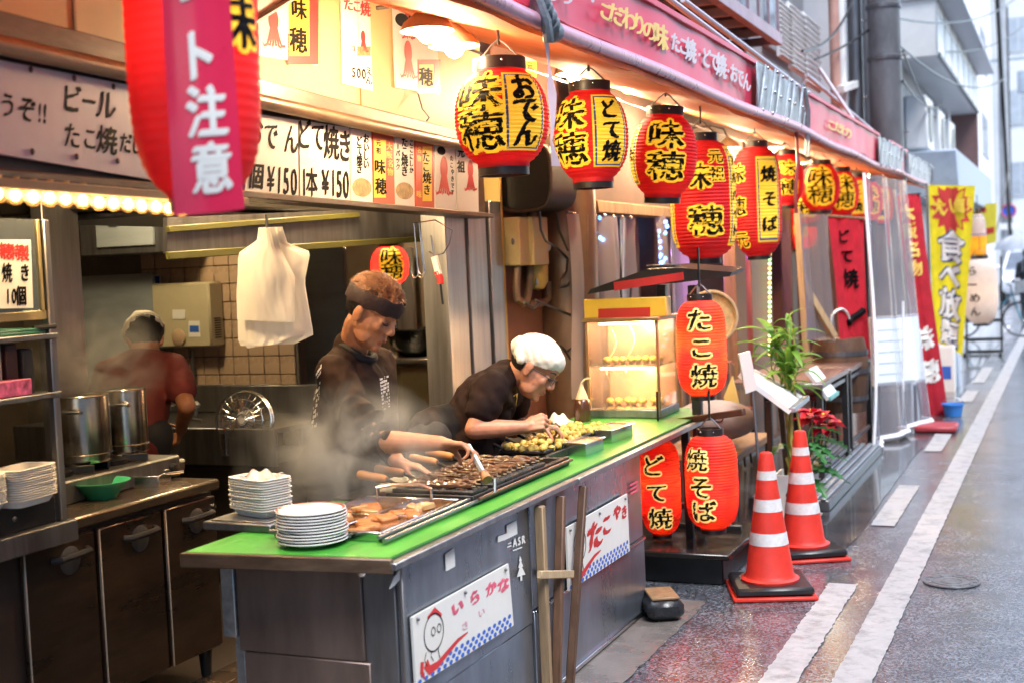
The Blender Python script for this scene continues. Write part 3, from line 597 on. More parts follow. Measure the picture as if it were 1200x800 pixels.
# ================================================================== awning
AX, AZ = -1.675, 2.5
aw = T('awning', 'long pink awning with lettered valance over the stalls', 'awning', (AX, 9, 2.4))
pinkaw = mat('pink_awning_vinyl', (.66, .045, .1), .4, 0, .08, 3, .05, 8, dirt=.2, dirtcol=(.5, .12, .16))
clothm = paper_mat('awning_cloth', (.5, .1, .022), .12, rough=.7)
pipem = mat('pink_pipe', (.6, .3, .38), .3, .35, .2, 9, .1, 60)
Y0 = 1.0
mb = MB()
pts = [(AX+.02*math.sin(y*.9), y, AZ-.018*math.sin(y*1.1)**2) for y in np.linspace(Y0, 17.6, 40)]
mb.tube(pts, .03, 12).build('front_pipe', pipem, aw)
zt = at(887, 77, X=-1.7).z
def fas(y0, y1): return MB().lohi((-1.712, y0, AZ+.035), (-1.7, y1, zt), .004)
ys = [at(x, y, X=-1.7).y for x, y in ((887, 100), (945, 130), (1030, 180), (1043, 185), (1063, 195))]
def wav(u, v, y0, y1):
    y = y0+(y1-y0)*u; return Vector((-1.70+.012*math.sin(y*2.3)*(1-v)+.004*math.sin(y*9), y, AZ+.03+(zt-AZ-.03)*v+.006*math.sin(y*1.7)))
for a, b_ in ((Y0, ys[0]), (ys[1], ys[2]), (ys[3], ys[4])):
    MB().grid(lambda u, v: wav(u, v, a, b_), 60, 4).build('valance', pinkaw, aw)
    MB().bar((-1.7, a, zt+.01), (-1.7, b_, zt+.01), .03, .03).build('top_rail', pinkaw, aw)
mb = MB().grid(lambda u, v: Vector((AX-.01-(1.22)*v, Y0+(17.6-Y0)*u, AZ-.035+.42*v-.05*math.sin(v*math.pi)+.012*math.sin(u*90)*math.sin(v*math.pi))), 110, 8); mb.build('canopy', clothm, aw)
mb = MB().grid(lambda u, v: Vector((AX-.015+.003*math.sin(u*200), Y0+(17.6-Y0)*u, AZ-.03-(.03+.004*math.sin(u*140))*v)), 240, 2); mb.build('scalloped_edge', clothm, aw)
MB().tube([(AX-.05, Y0, AZ+.035), (AX-.05, 17.5, AZ+.035)], .014, 8).build('inner_rail', redp, aw)
for y in np.arange(2.2, 17, 1.9): MB().bar((AX, y, AZ-.02), (-2.86, y, AZ+.38), .022, .03).build('canopy_arm', pipem, aw)
pf = PX(-1.697)
q1 = quad_px(pf, ((640, -60), (887, 77), (887, 130), (640, 18)))
def vtext(q, items, m, nib=(.03, .02), name='lettering'): lettering(name, cells_px(q, pf, items), m, aw, q, nib, lift=.016)
vtext(q1, [('こ', 706, 15, 17, 24), ('だ', 717, 18, 18, 28), ('わ', 733, 24, 17, 30), ('り', 745, 30, 14, 28), ('の', 757, 37, 16, 26), ('味', 771, 44, 17, 32)], goldp, (.05, .03))
vtext(q1, [('わ', 640, -8, 18, 26), ('り', 660, -4, 18, 26), ('・', 690, 2, 12, 20)], mat('pale_print', (.6, .55, .6), .5), (.05, .03))
navy = mat('valance_letters', (.62, .58, .62), .5)
vtext(q1, [('た', 788, 51, 11, 24), ('こ', 797, 55, 10, 22), ('焼', 806, 60, 12, 28), ('・', 816, 65, 8, 16), ('ど', 825, 69, 10, 24), ('て', 833, 73, 10, 22), ('焼', 842, 78, 12, 28), ('・', 850, 84, 8, 16), ('お', 857, 87, 9, 22), ('で', 864, 92, 9, 22), ('ん', 872, 97, 9, 22)], navy, (.06, .04))
q2 = quad_px(pf, ((945, 116), (1028, 163), (1028, 195), (945, 160)))
vtext(q2, [('こ', 972, 147, 9, 13), ('だ', 980, 150, 9, 13), ('わ', 987, 154, 9, 13), ('り', 993, 157, 8, 13)], goldp, (.06, .04))
# folded scissor arms on the valance
def scissor(x0, y0, x1, y1, yl, label):
    c0 = at(x0, y0, X=-1.66); c1 = at(x1, y1, X=-1.66); n = 6; L = c1.y-c0.y; hh = c0.z-at(x0, yl, X=-1.66).z
    t = T('scissor_arm', label, 'awning arm', ((-1.66), (c0.y+c1.y)/2, c0.z-hh), group='folding scissor arms on the awning')
    for k in range(n+1):
        y = c0.y+L*k/n
        MB().bar((-1.655+.01*(k % 2), y, c0.z-hh), (-1.655+.01*(k % 2), y+L/n*.9, c0.z), .012, .03 if k < n else .02).build('slat', galv, t)
        for z in (.06, .5, .94):
            MB().ell((-1.64+.01*(k % 2), y+L/n*.9*z, c0.z-hh+hh*z), (.008, .012, .012), n=8, m=5).build('rivet', steel_br, t)
    MB().lohi((-1.675, c0.y, c0.z-hh), (-1.667, c1.y, c0.z), .003).build('backing_plate', galv, t)
    for k in (0, 1): MB().tube([(-1.65, c1.y+.05*k, c0.z+.02), (-1.64, c1.y+.09+.06*k, c0.z-hh*.5), (-1.65, c1.y+.04+.1*k, c0.z-hh-.16)], .012, 6).build('strut', galv, t)
scissor(888, 72, 938, 76, 132, 'folded steel scissor arm between the lettered valance and the next one')
scissor(1031, 160, 1057, 162, 194, 'folded steel scissor arm at the end of the gold lettered valance')
scissor(1066, 180, 1089, 182, 212, 'folded steel scissor arm at the far end of the awning')
# clamp, strap
t = T('pipe_clamp', 'grey taped clamp on the awning pipe with a long pale strap hanging from it', 'clamp', at(640, 45, X=AX))
for k in range(5): MB().lathe([(.0, -.02), (.036, -.02), (.04, 0), (.036, .02), (0, .02)], at(632+4*k, 2+9*k, X=AX), 12, (0.1*(-1)**k, 1, .25*(-1)**k)).build('tape_wrap', mat('grey_tape', (.17, .2, .23), .5, .2, .3, 20, .3, 60), t)
MB().tube([at(628, -6, X=AX), at(640, 25, X=AX+.03), at(643, 48, X=AX+.02)], .02, 8).build('clamp_arm', MATS['grey_tape'], t)
sp = [(640, 45), (643, 75), (647, 110), (648, 140), (646, 165), (652, 195)]
mb = MB()
for i, (x, y) in enumerate(sp):
    p = at(x, y, X=AX-.02); wv = Vector((.2, .97, 0))*(.018+.003*math.sin(i*2)); n_ = Vector((.01*math.sin(i*2.1), 0, 0)); mb.v += [tuple(p-wv+n_), tuple(p+wv-n_)]
for i in range(len(sp)-1): mb.f.append((2*i, 2*i+1, 2*i+3, 2*i+2))
mb.build('strap', mat('pale_strap', (.66, .5, .55), .4), t)
MB().tube([at(x, y, X=AX-.0) for x, y in ((933, 155), (935, 190), (932, 225), (933, 250))], .012, 8).build('hanging_rod', mat('dark_red_rod', (.2, .03, .03), .4), aw)
# ================================================================== lamps under the awning
shade = mat('lamp_shade', (.6, .5, .3), .4, .2, .2, 8); bulb2 = glow('flood_bulb', (1., .76, .42), 14.)
lp = [(500, 32, 'under the awning above the octopus poster'), (532, 50, 'between the poster and the oden lantern'), (672, 84, 'behind the grilled skewer lantern'), (735, 98, 'over the gap after the second round lantern'), (786, 128, 'behind the third round lantern'), (853, 172, 'between the two tall lanterns'), (906, 172, 'beside the tall noodle lantern'), (935, 190, 'over the small red lantern'), (962, 198, 'over the yellow-lettered lanterns'), (985, 206, 'near the far end of the lantern row'), (1003, 212, 'at the far end of the lantern row')]
for i, (x, y, where) in enumerate(lp):
    p = at(x, y, X=-2.45 if i > 1 else -2.15); t = T('flood_lamp', 'warm lit lamp with tin shade '+where, 'lamp', p, group='flood lamps under the awning')
    MB().lathe([(.012, .075), (.03, .06), (.085, .015), (.1, -.015), (.096, -.015), (.08, .01), (.026, .052), (.0, .055)], (0, 0, 0), 20, cap=False).build('shade', shade, t, world=False)
    MB().ell((0, 0, -.01), (.042, .042, .05)).build('bulb', bulb2, t, world=False)
    MB().tube([(0, 0, .07), (-.03, 0, .14), (-.12, 0, .17), (-.33, 0, .17)], .009, 6).build('arm', steel_dk, t, world=False)
    lamp(p+Vector((0, 0, -.07)), (10 if i < 2 else 24) if i < 6 else 20, WARM, .05, t)
for i, y_ in enumerate((2.7, 3.7)):  # lamp row continued out of view, added to light the signs
    p = Vector((-1.95, y_, 2.78)); t = T('flood_lamp', ['warm lit lamp with tin shade above the large hanging lantern', 'warm lit lamp with tin shade above the price poster'][i], 'lamp', p, group='flood lamps under the awning')
    MB().lathe([(.012, .075), (.03, .06), (.085, .015), (.1, -.015), (.096, -.015), (.08, .01), (.026, .052), (.0, .055)], (0, 0, 0), 20, cap=False).build('shade', shade, t, world=False); MB().ell((0, 0, -.01), (.042, .042, .05)).build('bulb', bulb2, t, world=False); MB().tube([(0, 0, .07), (-.03, 0, .14), (-.12, 0, .17), (-.7, 0, .17)], .009, 6).build('arm', steel_dk, t, world=False); lamp(p+Vector((0, 0, -.07)), 14, (1., .76, .45), .05, t)
MB().tube(sag(at(480, 20, X=-2.5), at(575, 66, X=-2.5), .02)+sag(at(575, 66, X=-2.5), at(1005, 205, X=-2.5), .03)[1:], .006, 6).build('lamp_cable', blackp, aw)
# ================================================================== lanterns
redpaper = paper_mat('red_paper', (.62, .016, .02), .38, .035, var=.16, scale=6)  # faint emission adds to the bulb light showing through
yelpaper = paper_mat('yellow_paper', (.88, .6, .04), .25, .2, var=.08, scale=8)  # emission stands in for bulb light the red shell blocks
inkpaper = mat('lantern_ink', (.006, .005, .005), .6, 0, .1, 10, spec=.1)
bluepaper = mat('lantern_blue', (.03, .08, .28), .55, 0, .1, 10)
mott = paper_mat('mottled_paper', (.72, .06, .015), .45, scale=6, mottle=(.58, .015, .02))
collar = mat('lantern_collar', (.018, .014, .013), .4, 0, .3, 12)
PROFS = {}
def lprof(kind, R, H, rc):
    e = 2.3 if kind == 'round' else 4.6
    def r(z):
        s = min(.9995, abs(z)/(H/2*1.0)); return max(rc, R*(1-s**e)**(1/ (2.2 if kind == 'round' else 2.6)))
    return r
def lantern(px_, py, wpx, hpx, kind, label, deco, row=None, D=None, rib=1., paper=redpaper, bulb=.3, rot=0., yellow=yelpaper, tilt=0.):
    p = at(px_, py, X=row) if row is not None else at(px_, py, D=D); D0 = (p-CAM).dot(CF); R = wpx/2/FPX*D0; H = hpx/FPX*D0; rc = R*(.56 if kind == 'round' else .5)
    Hs = H if kind != 'round' else H*1.04; rf = lprof(kind, R, Hs, rc)
    toward = CAM-p; base = math.atan2(toward.x, -toward.y)     # angle of the camera side, measured from -Y towards +X
    rt = Matrix.Rotation(rot, 3, 'Z') if not tilt else Matrix.Rotation(tilt, 3, 'Y')
    t = T('paper_lantern', label, 'lantern', p-Vector((0, 0, H/2+R*.16)), group='paper lanterns of the stall', rot=rt)
    O = p-t.location; nr = 26 if kind == 'round' else 34; nseg = 44
    amp = .007*R/.18*rib
    def rr(z): return rf(z)+amp*(abs(math.sin(math.pi*nr*(z/Hs+.5)))-.5)*(1 if rf(z) > rc*1.05 else 0)
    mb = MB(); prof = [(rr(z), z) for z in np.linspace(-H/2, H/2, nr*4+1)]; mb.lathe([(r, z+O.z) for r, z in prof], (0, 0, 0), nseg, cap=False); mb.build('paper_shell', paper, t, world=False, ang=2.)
    mb = MB().lathe([(rc*.96, H/2-.01), (rc*1.02, H/2-.01), (rc*1.02, H/2+R*.2), (rc*.9, H/2+R*.2), (rc*.9, H/2)], (0, 0, O.z), 28, cap=False); mb.build('top_collar', collar, t, world=False)
    mb = MB().lathe([(rc*.9, -H/2), (rc*.9, -H/2-R*.16), (rc*.98, -H/2-R*.16), (rc*.98, -H/2+.01), (rc*.9, -H/2+.01)], (0, 0, O.z), 28, cap=False); mb.build('bottom_collar', collar, t, world=False)
    for s in (-1, 1): MB().ell((s*rc*.5+.0, -rc*.9, O.z+H/2+R*.1), (R*.03, R*.02, R*.03), n=8, m=5).build('rivet', steel_br, t, world=False)
    MB().tube([(-rc*.9, 0, O.z+H/2+R*.16), (-rc*.3, 0, O.z+H/2+R*.5), (0, 0, O.z+H/2+R*.62), (rc*.3, 0, O.z+H/2+R*.5), (rc*.9, 0, O.z+H/2+R*.16)], .004, 6).build('wire_handle', steel_dk, t, world=False)
    MB().tube([(0, 0, O.z+H/2+R*.5), (0, 0, O.z+H/2+R*.5+.2)], .006, 6).build('hook', blackp, t, world=False)
    def mp(u, v, l):                                           # u: angle in degrees from the camera side, v: height in body halves (-1..1)
        a = base+R_(u); z = v*H/2; r = rr(z)+l; q = Vector((r*math.sin(a), -r*math.cos(a), O.z+z)); return W[t]@q
    k = 180/math.pi/R
    for d in deco:
        if d[0] == 'text':
            _, chars, sz, ow = d                               # chars: (ch, angle, v, size in R)
            cells = [(ch_[0], ch_[1], ch_[2], ch_[3]*R*k*sz*(ch_[4] if len(ch_) > 4 else 1.15), ch_[3]*R*2/H*sz*(ch_[5] if len(ch_) > 4 else 1)) for ch_ in chars]
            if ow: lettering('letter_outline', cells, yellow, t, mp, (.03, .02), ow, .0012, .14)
            lettering('lettering', cells, inkpaper, t, mp, (.027, .018), 0, .0035, .14, rough=.01)
        elif d[0] == 'panel':
            _, a0, a1, v0, v1, chars, sz = d
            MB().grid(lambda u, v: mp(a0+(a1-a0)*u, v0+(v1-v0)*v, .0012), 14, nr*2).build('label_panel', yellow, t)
            mb = MB(); bw = 3.2; bv = .035
            for (x0, x1, y0, y1) in ((a0+bw, a0+2*bw, v0+bv, v1-bv), (a1-2*bw, a1-bw, v0+bv, v1-bv)): mb.grid(lambda u, v: mp(x0+(x1-x0)*u, y0+(y1-y0)*v, .0024), 1, nr*2)
            for (y0, y1) in ((v0+bv, v0+2*bv), (v1-2*bv, v1-bv)): mb.grid(lambda u, v: mp(a0+bw+(a1-a0-2*bw)*u, y0+(y1-y0)*v, .0024), 12, 1)
            mb.build('panel_border', bluepaper, t)
            n = len(chars); vs_ = [v1-.1-(v1-v0-.2)*(i+.5)/n for i in range(n)]
            lettering('lettering', [(c, (a0+a1)/2, vv, sz*R*k*1.15, sz*R*2/H*1.1) for c, vv in zip(chars, vs_)], inkpaper, t, mp, (.06, .035), 0, .0036, .14, rough=.012)
    if bulb: lamp(p, bulb, (1, .6, .25), R*.18, t)
    return t
MIHO = lambda a, v=.05, s=.62: [('味', a, v+.37, s, 1.42, 1.06), ('穂', a+1, v-.37, s, 1.42, 1.06)]
ROW = -1.95
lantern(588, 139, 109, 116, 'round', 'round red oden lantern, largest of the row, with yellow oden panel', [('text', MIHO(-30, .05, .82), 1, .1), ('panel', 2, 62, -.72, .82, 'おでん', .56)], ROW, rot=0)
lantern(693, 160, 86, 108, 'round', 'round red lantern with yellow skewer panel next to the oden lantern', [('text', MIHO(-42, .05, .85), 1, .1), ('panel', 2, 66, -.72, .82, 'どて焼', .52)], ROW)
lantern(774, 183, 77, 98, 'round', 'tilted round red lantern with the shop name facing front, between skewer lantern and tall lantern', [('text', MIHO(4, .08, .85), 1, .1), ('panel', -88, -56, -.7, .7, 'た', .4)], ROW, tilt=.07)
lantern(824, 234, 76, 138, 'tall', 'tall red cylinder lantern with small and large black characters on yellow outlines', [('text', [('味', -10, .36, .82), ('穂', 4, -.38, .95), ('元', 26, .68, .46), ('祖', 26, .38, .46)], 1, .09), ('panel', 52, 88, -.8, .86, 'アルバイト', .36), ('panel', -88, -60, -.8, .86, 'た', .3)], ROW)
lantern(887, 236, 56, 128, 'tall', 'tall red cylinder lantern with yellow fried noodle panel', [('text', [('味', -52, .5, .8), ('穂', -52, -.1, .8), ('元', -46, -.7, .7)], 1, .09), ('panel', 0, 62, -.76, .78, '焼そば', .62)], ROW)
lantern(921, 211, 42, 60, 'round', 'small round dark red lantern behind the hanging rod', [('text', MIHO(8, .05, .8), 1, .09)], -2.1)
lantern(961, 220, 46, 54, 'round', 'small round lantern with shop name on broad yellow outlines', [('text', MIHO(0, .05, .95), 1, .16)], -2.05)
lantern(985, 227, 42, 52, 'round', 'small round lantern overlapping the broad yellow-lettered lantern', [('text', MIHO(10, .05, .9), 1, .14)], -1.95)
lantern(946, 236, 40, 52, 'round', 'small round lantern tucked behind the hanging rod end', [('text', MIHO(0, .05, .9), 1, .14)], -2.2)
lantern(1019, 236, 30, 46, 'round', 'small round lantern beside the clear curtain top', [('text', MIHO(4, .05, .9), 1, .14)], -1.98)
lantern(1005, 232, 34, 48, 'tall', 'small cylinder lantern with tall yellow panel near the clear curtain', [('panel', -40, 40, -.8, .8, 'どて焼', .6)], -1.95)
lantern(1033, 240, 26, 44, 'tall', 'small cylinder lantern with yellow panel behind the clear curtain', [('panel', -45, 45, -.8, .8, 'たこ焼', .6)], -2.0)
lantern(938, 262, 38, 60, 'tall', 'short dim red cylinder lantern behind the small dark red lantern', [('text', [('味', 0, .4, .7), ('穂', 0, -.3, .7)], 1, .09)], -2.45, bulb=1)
# foreground lantern with banner
FD = 2.75; pL = at(224, 20, D=FD)
lantern(224, 25, 152, 420, 'tall', 'large red lantern hanging in front, with a pink warning banner across it', [('text', [('味', 40, -.05, .9)], 1, .1)], D=FD, rib=.4, bulb=.9, rot=0)
t = T('warning_banner', 'pink vinyl banner with white characters tied in front of the large red lantern', 'banner', at(245, 245, D=FD-.17))
ban = mat('pink_banner', (.68, .02, .075), .3, 0, .08, 5, coat=.3)
qb = quad_px(PP(at(235, 100, D=FD-.19), (CAM-at(235, 100, D=FD-.19)).normalized()), ((187, -30), (268, -30), (287, 246), (204, 254)))
def bm_(u, v, l=0.): c = math.cos((u-.5)*2.0); return qb(u, v, l+.05*(c-1)+.006*math.sin(v*5))
MB().grid(lambda u, v: bm_(u, v), 16, 10).build('vinyl_sheet', ban, t)
lettering('lettering', [('ン', .5, .97, .56, .2), ('ト', .52, .665, .58, .235), ('注', .55, .43, .6, .23), ('意', .57, .19, .62, .23)], whitep, t, bm_, (.04, .03), 0, .002, .14)
# lower lanterns on the black stand
cre = paper_mat('cream_paper', (.85, .68, .25), .3, .22)  # glow put into the outline colour so it looks lit from inside
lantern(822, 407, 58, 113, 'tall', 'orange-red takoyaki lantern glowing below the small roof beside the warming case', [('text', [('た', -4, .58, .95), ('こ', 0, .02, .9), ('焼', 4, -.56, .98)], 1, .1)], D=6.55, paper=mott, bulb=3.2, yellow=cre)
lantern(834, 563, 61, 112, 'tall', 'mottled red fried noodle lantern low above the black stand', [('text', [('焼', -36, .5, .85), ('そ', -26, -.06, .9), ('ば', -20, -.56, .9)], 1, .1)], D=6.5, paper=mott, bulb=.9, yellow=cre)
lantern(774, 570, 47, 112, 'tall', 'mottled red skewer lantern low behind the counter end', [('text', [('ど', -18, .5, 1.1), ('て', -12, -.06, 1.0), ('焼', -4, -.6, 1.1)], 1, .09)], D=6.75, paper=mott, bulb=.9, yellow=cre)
# ================================================================== kitchen fittings
FX = -3.21; FZ = .83
fy = [at(x, y, X=FX).y for x, y in ((6, 640), (22, 628), (111, 605), (189, 583), (252, 562))]
fr = T('under_counter_fridge', 'long brown steel under-counter fridge with three handled doors', 'fridge', (FX-.3, fy[3], .012))
fbody = mat('brown_steel', (.085, .06, .045), .3, .75, .25, 2.5, .06, 8, stretch=(1, 1, 4), dirt=.4, dirtcol=(.2, .13, .07))
MB().lohi((FX-.62, fy[0]-.6, .14), (FX-.02, fy[4], FZ-.045), .006).build('cabinet', mat('fridge_side', (.07, .05, .04), .4, .4), fr)
MB().lohi((FX-.64, fy[0]-.62, FZ-.045), (FX+.02, fy[4]+.01, FZ), .01).build('worktop', mat('worktop_steel', (.13, .1, .075), .25, .7, .3, 4, .05, 60, dirt=.4), fr)
for i in (1, 2, 3):
    a, b_ = fy[i]+.008, fy[i+1]-.012
    d = MB().lohi((FX-.018, a, .15), (FX+.006, b_, FZ-.065), .006).build('door', fbody, fr)
    ym = b_-.13
    MB().lathe([(.0, .0), (.045, .0), (.05, .004), (.044, .006), (.0, .004)], (FX+.004, ym, FZ-.145), 20, (1, 0, 0)).build('recess', steel_dk, d)
    MB().tube([(FX+.006, ym-.085, FZ-.13), (FX+.035, ym-.07, FZ-.128), (FX+.038, ym, FZ-.126), (FX+.035, ym+.07, FZ-.124), (FX+.006, ym+.085, FZ-.122)], .013, 8).build('handle', blackp, d)
    MB().lohi((FX+.004, a, .152), (FX+.01, a+.006, FZ-.067), .002).build('edge_seal', mat('pale_seal', (.4, .36, .3), .5), d)
MB().lathe([(0, 0), (.012, 0), (.012, .008), (0, .009)], (FX+.006, fy[4]-.03, FZ-.11), 12, (1, 0, 0)).build('lock', steel_br, fr)
for y in (fy[1], fy[4]-.05): MB().lathe([(.014, 0), (.022, .02), (.028, .13)], (FX-.06, y, .012), 12).build('leg', blackm, fr)
# stove block with two stockpots
sb = at(125, 540, X=-3.42)
st = T('gas_burner', 'low gas burner block under the two steaming stockpots', 'burner', (-3.55, sb.y, FZ))
MB().lohi((-3.7, sb.y-.45, FZ), (-3.4, sb.y+.42, FZ+.09), .008).build('body', steel_dk, st)
for k in (-.16, .15):
    MB().lathe([(0, 0), (.07, 0), (.075, .02), (.04, .03), (0, .03)], (-3.54, sb.y+k, FZ+.09), 20).build('burner_ring', blackm, st)
    for j in range(4): MB().box((-3.54+.1*math.cos(j*1.57+.7), sb.y+k+.1*math.sin(j*1.57+.7), FZ+.11), (.1, .012, .03), .003, Matrix.Rotation(j*1.57+.7, 3, 'Z')).build('trivet', blackm, st)
MB().lathe([(.0, 0), (.02, 0), (.016, .02), (0, .022)], (-3.398, sb.y+.36, FZ+.045), 12, (1, 0, 0)).build('knob', blackp, st)
potm = mat('pot_steel', (.5, .46, .4), .22, 1., .15, 3, .03, 40, stretch=(1, 1, 5))
def pot(px_, pyb, wpx, hpx, label):
    p = at(px_, pyb, X=-3.54); p.z = FZ+.125; D = (p-CAM).dot(CF); r = wpx/2/FPX*D; h = hpx/FPX*D
    t = T('stockpot', label, 'pot', p, group='stockpots on the burner')
    MB().lathe([(r*.97, 0), (r, .01), (r, h), (r+.006, h+.004), (r+.004, h+.008), (r-.006, h), (r-.006, .015), (0, .012)], (0, 0, 0), 36, cap=False).build('body', potm, t, world=False)
    MB().lathe([(r+.001, h*.12), (r+.004, h*.13), (r+.001, h*.14)], (0, 0, 0), 36, cap=False).build('band', potm, t, world=False)
    for s in (-.35, .8):
        a = s*math.pi-.1; c = Vector((math.cos(a), math.sin(a), 0)); tn = Vector((-math.sin(a), math.cos(a), 0))
        MB().tube([c*r+tn*-.045+Vector((0, 0, h*.78)), c*(r+.03)+tn*-.045+Vector((0, 0, h*.8)), c*(r+.035)+Vector((0, 0, h*.81)), c*(r+.03)+tn*.045+Vector((0, 0, h*.8)), c*r+tn*.045+Vector((0, 0, h*.78))], .007, 8).build('handle', steel_br, t, world=False)
    MB().lathe([(0, h*.86), (r-.007, h*.86)], (0, 0, 0), 30, cap=False).build('broth', mat('broth', (.2, .1, .04), .15), t, world=False)
    return p, r, h
P1 = pot(98, 540, 66, 76, 'wide steel stockpot steaming beside the shelf post')
P2 = pot(150, 524, 48, 72, 'narrow steel stockpot beside the wide one')
# green bowl, steel dish on the worktop
p = at(118, 583, Z=FZ); gm = mat('green_plastic', (.06, .5, .24), .35, 0, .06, 4)
single(MB().lathe([(0, 0), (.055, 0), (.062, .006), (.1, .055), (.112, .062), (.114, .066), (.108, .066), (.096, .058), (.058, .012), (0, .01)], p, 36, cap=False), 'mixing_bowl', gm, 'bright green plastic bowl on the fridge worktop', 'bowl', p)
p = at(178, 567, Z=FZ); t = T('steel_pan', 'small shallow steel pan with short handle beside the green bowl', 'pan', p, .4)
def opentray(mb, lx, ly, h, th=.004, fl=.0):
    for s in (-1, 1):
        mb.box((s*(lx/2-th/2), 0, h/2), (th, ly, h), .001); mb.box((0, s*(ly/2-th/2), h/2), (lx-2*th, th, h), .001)
    mb.box((0, 0, th/2), (lx-2*th, ly-2*th, th), .001); return mb
opentray(MB(), .11, .17, .045).build('pan_body', steel_br, t, world=False); MB().tube([(.055, .03, .035), (.12, .04, .04)], .006).build('handle', steel_br, t, world=False)
p = at(198, 552, Z=FZ); t = T('steel_pan', 'smaller steel dish behind the shallow pan on the fridge worktop', 'pan', p, .2)
opentray(MB(), .09, .12, .04).build('pan_body', steel_br, t, world=False); MB().ell((.06, 0, .045), (.015, .02, .01)).build('handle', whitep, t, world=False)
# ------------------------------------------------------------------ steel shelf unit at the left
SX = -3.14; yR = at(76, 560, X=SX).y; yL = yR-.62
su = T('shelf_unit', 'tall steel shelf unit with glass case standing on the worktop', 'shelf unit', (SX-.2, (yL+yR)/2, FZ-.02))
MB().lohi((SX-.45, yL-.2, FZ-.06), (SX+.02, yR+.03, FZ+.012), .004).build('base_shelf', steel_dk, su)
for y in (yR, yL):
    for x in (SX-.03, SX-.42): MB().lohi((x, y-.025, FZ+.012), (x+.03, y+.005, 1.86), .004).build('post', steel, su)
zs = [at(40, y, X=SX).z for y in (592, 462, 392)]
for z in zs[1:]: MB().lohi((SX-.44, yL-.03, z-.02), (SX+.005, yR+.008, z), .003).build('shelf', steel_dk, su)
MB().lohi((SX-.44, yL, FZ+.012), (SX-.43, yR, zs[2]), .002).build('back_panel', steel_dk, su)
zg = at(30, 376, X=SX).z
MB().lohi((SX-.03, yL, zg), (SX-.012, yR-.02, zg+.03), .002).build('case_rail', mat('case_rail', (.42, .33, .16), .4, .4), su)
MB().lohi((SX-.02, yL, zg+.03), (SX-.016, yR-.03, 1.86), .001).build('glass_pane', sheet_mat('case_glass', (.85, .95, .85), .8, .12, .5), su)
MB().lohi((SX-.025, yR-.045, zg+.03), (SX-.01, yR-.03, 1.86), .002).build('case_stile', MATS['case_rail'], su)
pf = PX(SX+.004)
q, t = sign_px('price_card', ((-14, 281), (36, 281), (39, 361), (-12, 362)), 'white card with red heading and black ten-piece price in the glass case', whitep, 0, .003, pf=pf)
lettering('heading', cells_px(q, pf, [('味', 0, 294, 12, 20), ('穂', 8, 295, 12, 20), ('特', 18, 296, 12, 20), ('製', 28, 297, 12, 20)]), redp, t, q, (.04, .03))
lettering('lettering', cells_px(q, pf, [('焼', 8, 320, 12, 24), ('き', 29, 320, 12, 22), ('1', 9, 347, 10, 24), ('0', 16, 347, 11, 24), ('個', 24, 347, 13, 24)]), ink, t, q, (.04, .03))
p = Vector((SX-.12, yR-.2, zs[2])); t = T('serving_tray', 'flat teal tray lying on the upper shelf', 'tray', p); MB().lohi((-.14, -.3, 0), (.11, .17, .012), .005).build('tray_base', mat('teal_plastic', (.04, .2, .14), .4), t, world=False); MB().lohi((-.14, -.3, .012), (.11, .17, .02), .003).build('tray_rim', MATS['teal_plastic'], t, world=False); MB().tube([(.1, .12, .02), (.12, .2, .022)], .009).build('ladle_handle', blackp, t, world=False)
bookc = [(.03, .03, .035), (.05, .02, .02), (.5, .47, .42), (.12, .05, .03), (.02, .05, .08), (.2, .19, .18)]
for i in range(6):
    y = yR-.08-.07*i; h = .15+.02*((i*7) % 3); col_ = bookc[i]
    t = T('binder', ['black binder at the right end of the middle shelf', 'dark red binder on the middle shelf', 'pale binder with a black letter on the middle shelf', 'brown binder on the middle shelf', 'navy binder on the middle shelf', 'grey binder on the middle shelf'][i], 'binder', (SX-.15, y, zs[1]), group='binders on the middle shelf')
    MB().lohi((-.12, -.025, 0), (.1, .025, h), .004).build('cover', mat('binder%d' % i, col_, .5), t, world=False); MB().lohi((-.1, -.02, .004), (.094, .02, h-.006), .001).build('pages', foam, t, world=False)
p = Vector((SX-.09, yR-.36, zs[1])); t = T('tissue_box', 'pink patterned tissue box on the middle shelf', 'tissue box', p, 0)
MB().lohi((-.06, -.12, 0), (.08, .25, .055), .003).build('carton', mat('pink_carton', (.7, .1, .25), .5, 0, .9, 25), t, world=False); MB().grid(lambda u, v: (-.02+.06*v+.012*math.sin(u*9), -.05+.16*u, .055+.03*math.sin(u*math.pi)*(.5+.5*math.sin(v*3))), 10, 5).build('tissue', whitep, t, world=False)
trp = MB()
p = Vector((SX-.12, yR-.2, FZ+.012))
t = T('cash_box', 'black steel cash drawer at the bottom of the shelf unit', 'cash box', p); MB().lohi((-.2, -.36, 0), (.1, .17, .085), .004).build('box_body', blackm, t, world=False); MB().lathe([(0, 0), (.01, 0), (.01, .006), (0, .007)], (.1, -.02, .045), 10, (1, 0, 0)).build('lock', steel_br, t, world=False)
def foamtray():
    mb = MB(); pr = []
    for (lx, ly, z) in ((.05, .08, 0), (.062, .095, .022), (.07, .104, .024), (.07, .104, .0265), (.06, .093, .0265), (.048, .078, .003)):
        n = 20; ring = []
        for k in range(n):
            a = 2*math.pi*k/n; c, s = math.cos(a), math.sin(a); e = .35; ring.append((lx*abs(c)**e*math.copysign(1, c), ly*abs(s)**e*math.copysign(1, s), z))
        pr.append(ring)
    for r in pr: mb.v += r
    n = 20
    for i in range(len(pr)-1):
        for k in range(n): mb.f.append((i*n+k, i*n+(k+1) % n, (i+1)*n+(k+1) % n, (i+1)*n+k))
    mb.f.append(tuple(range(n))[::-1]); mb.f.append(tuple(range((len(pr)-1)*n, len(pr)*n))); return mb
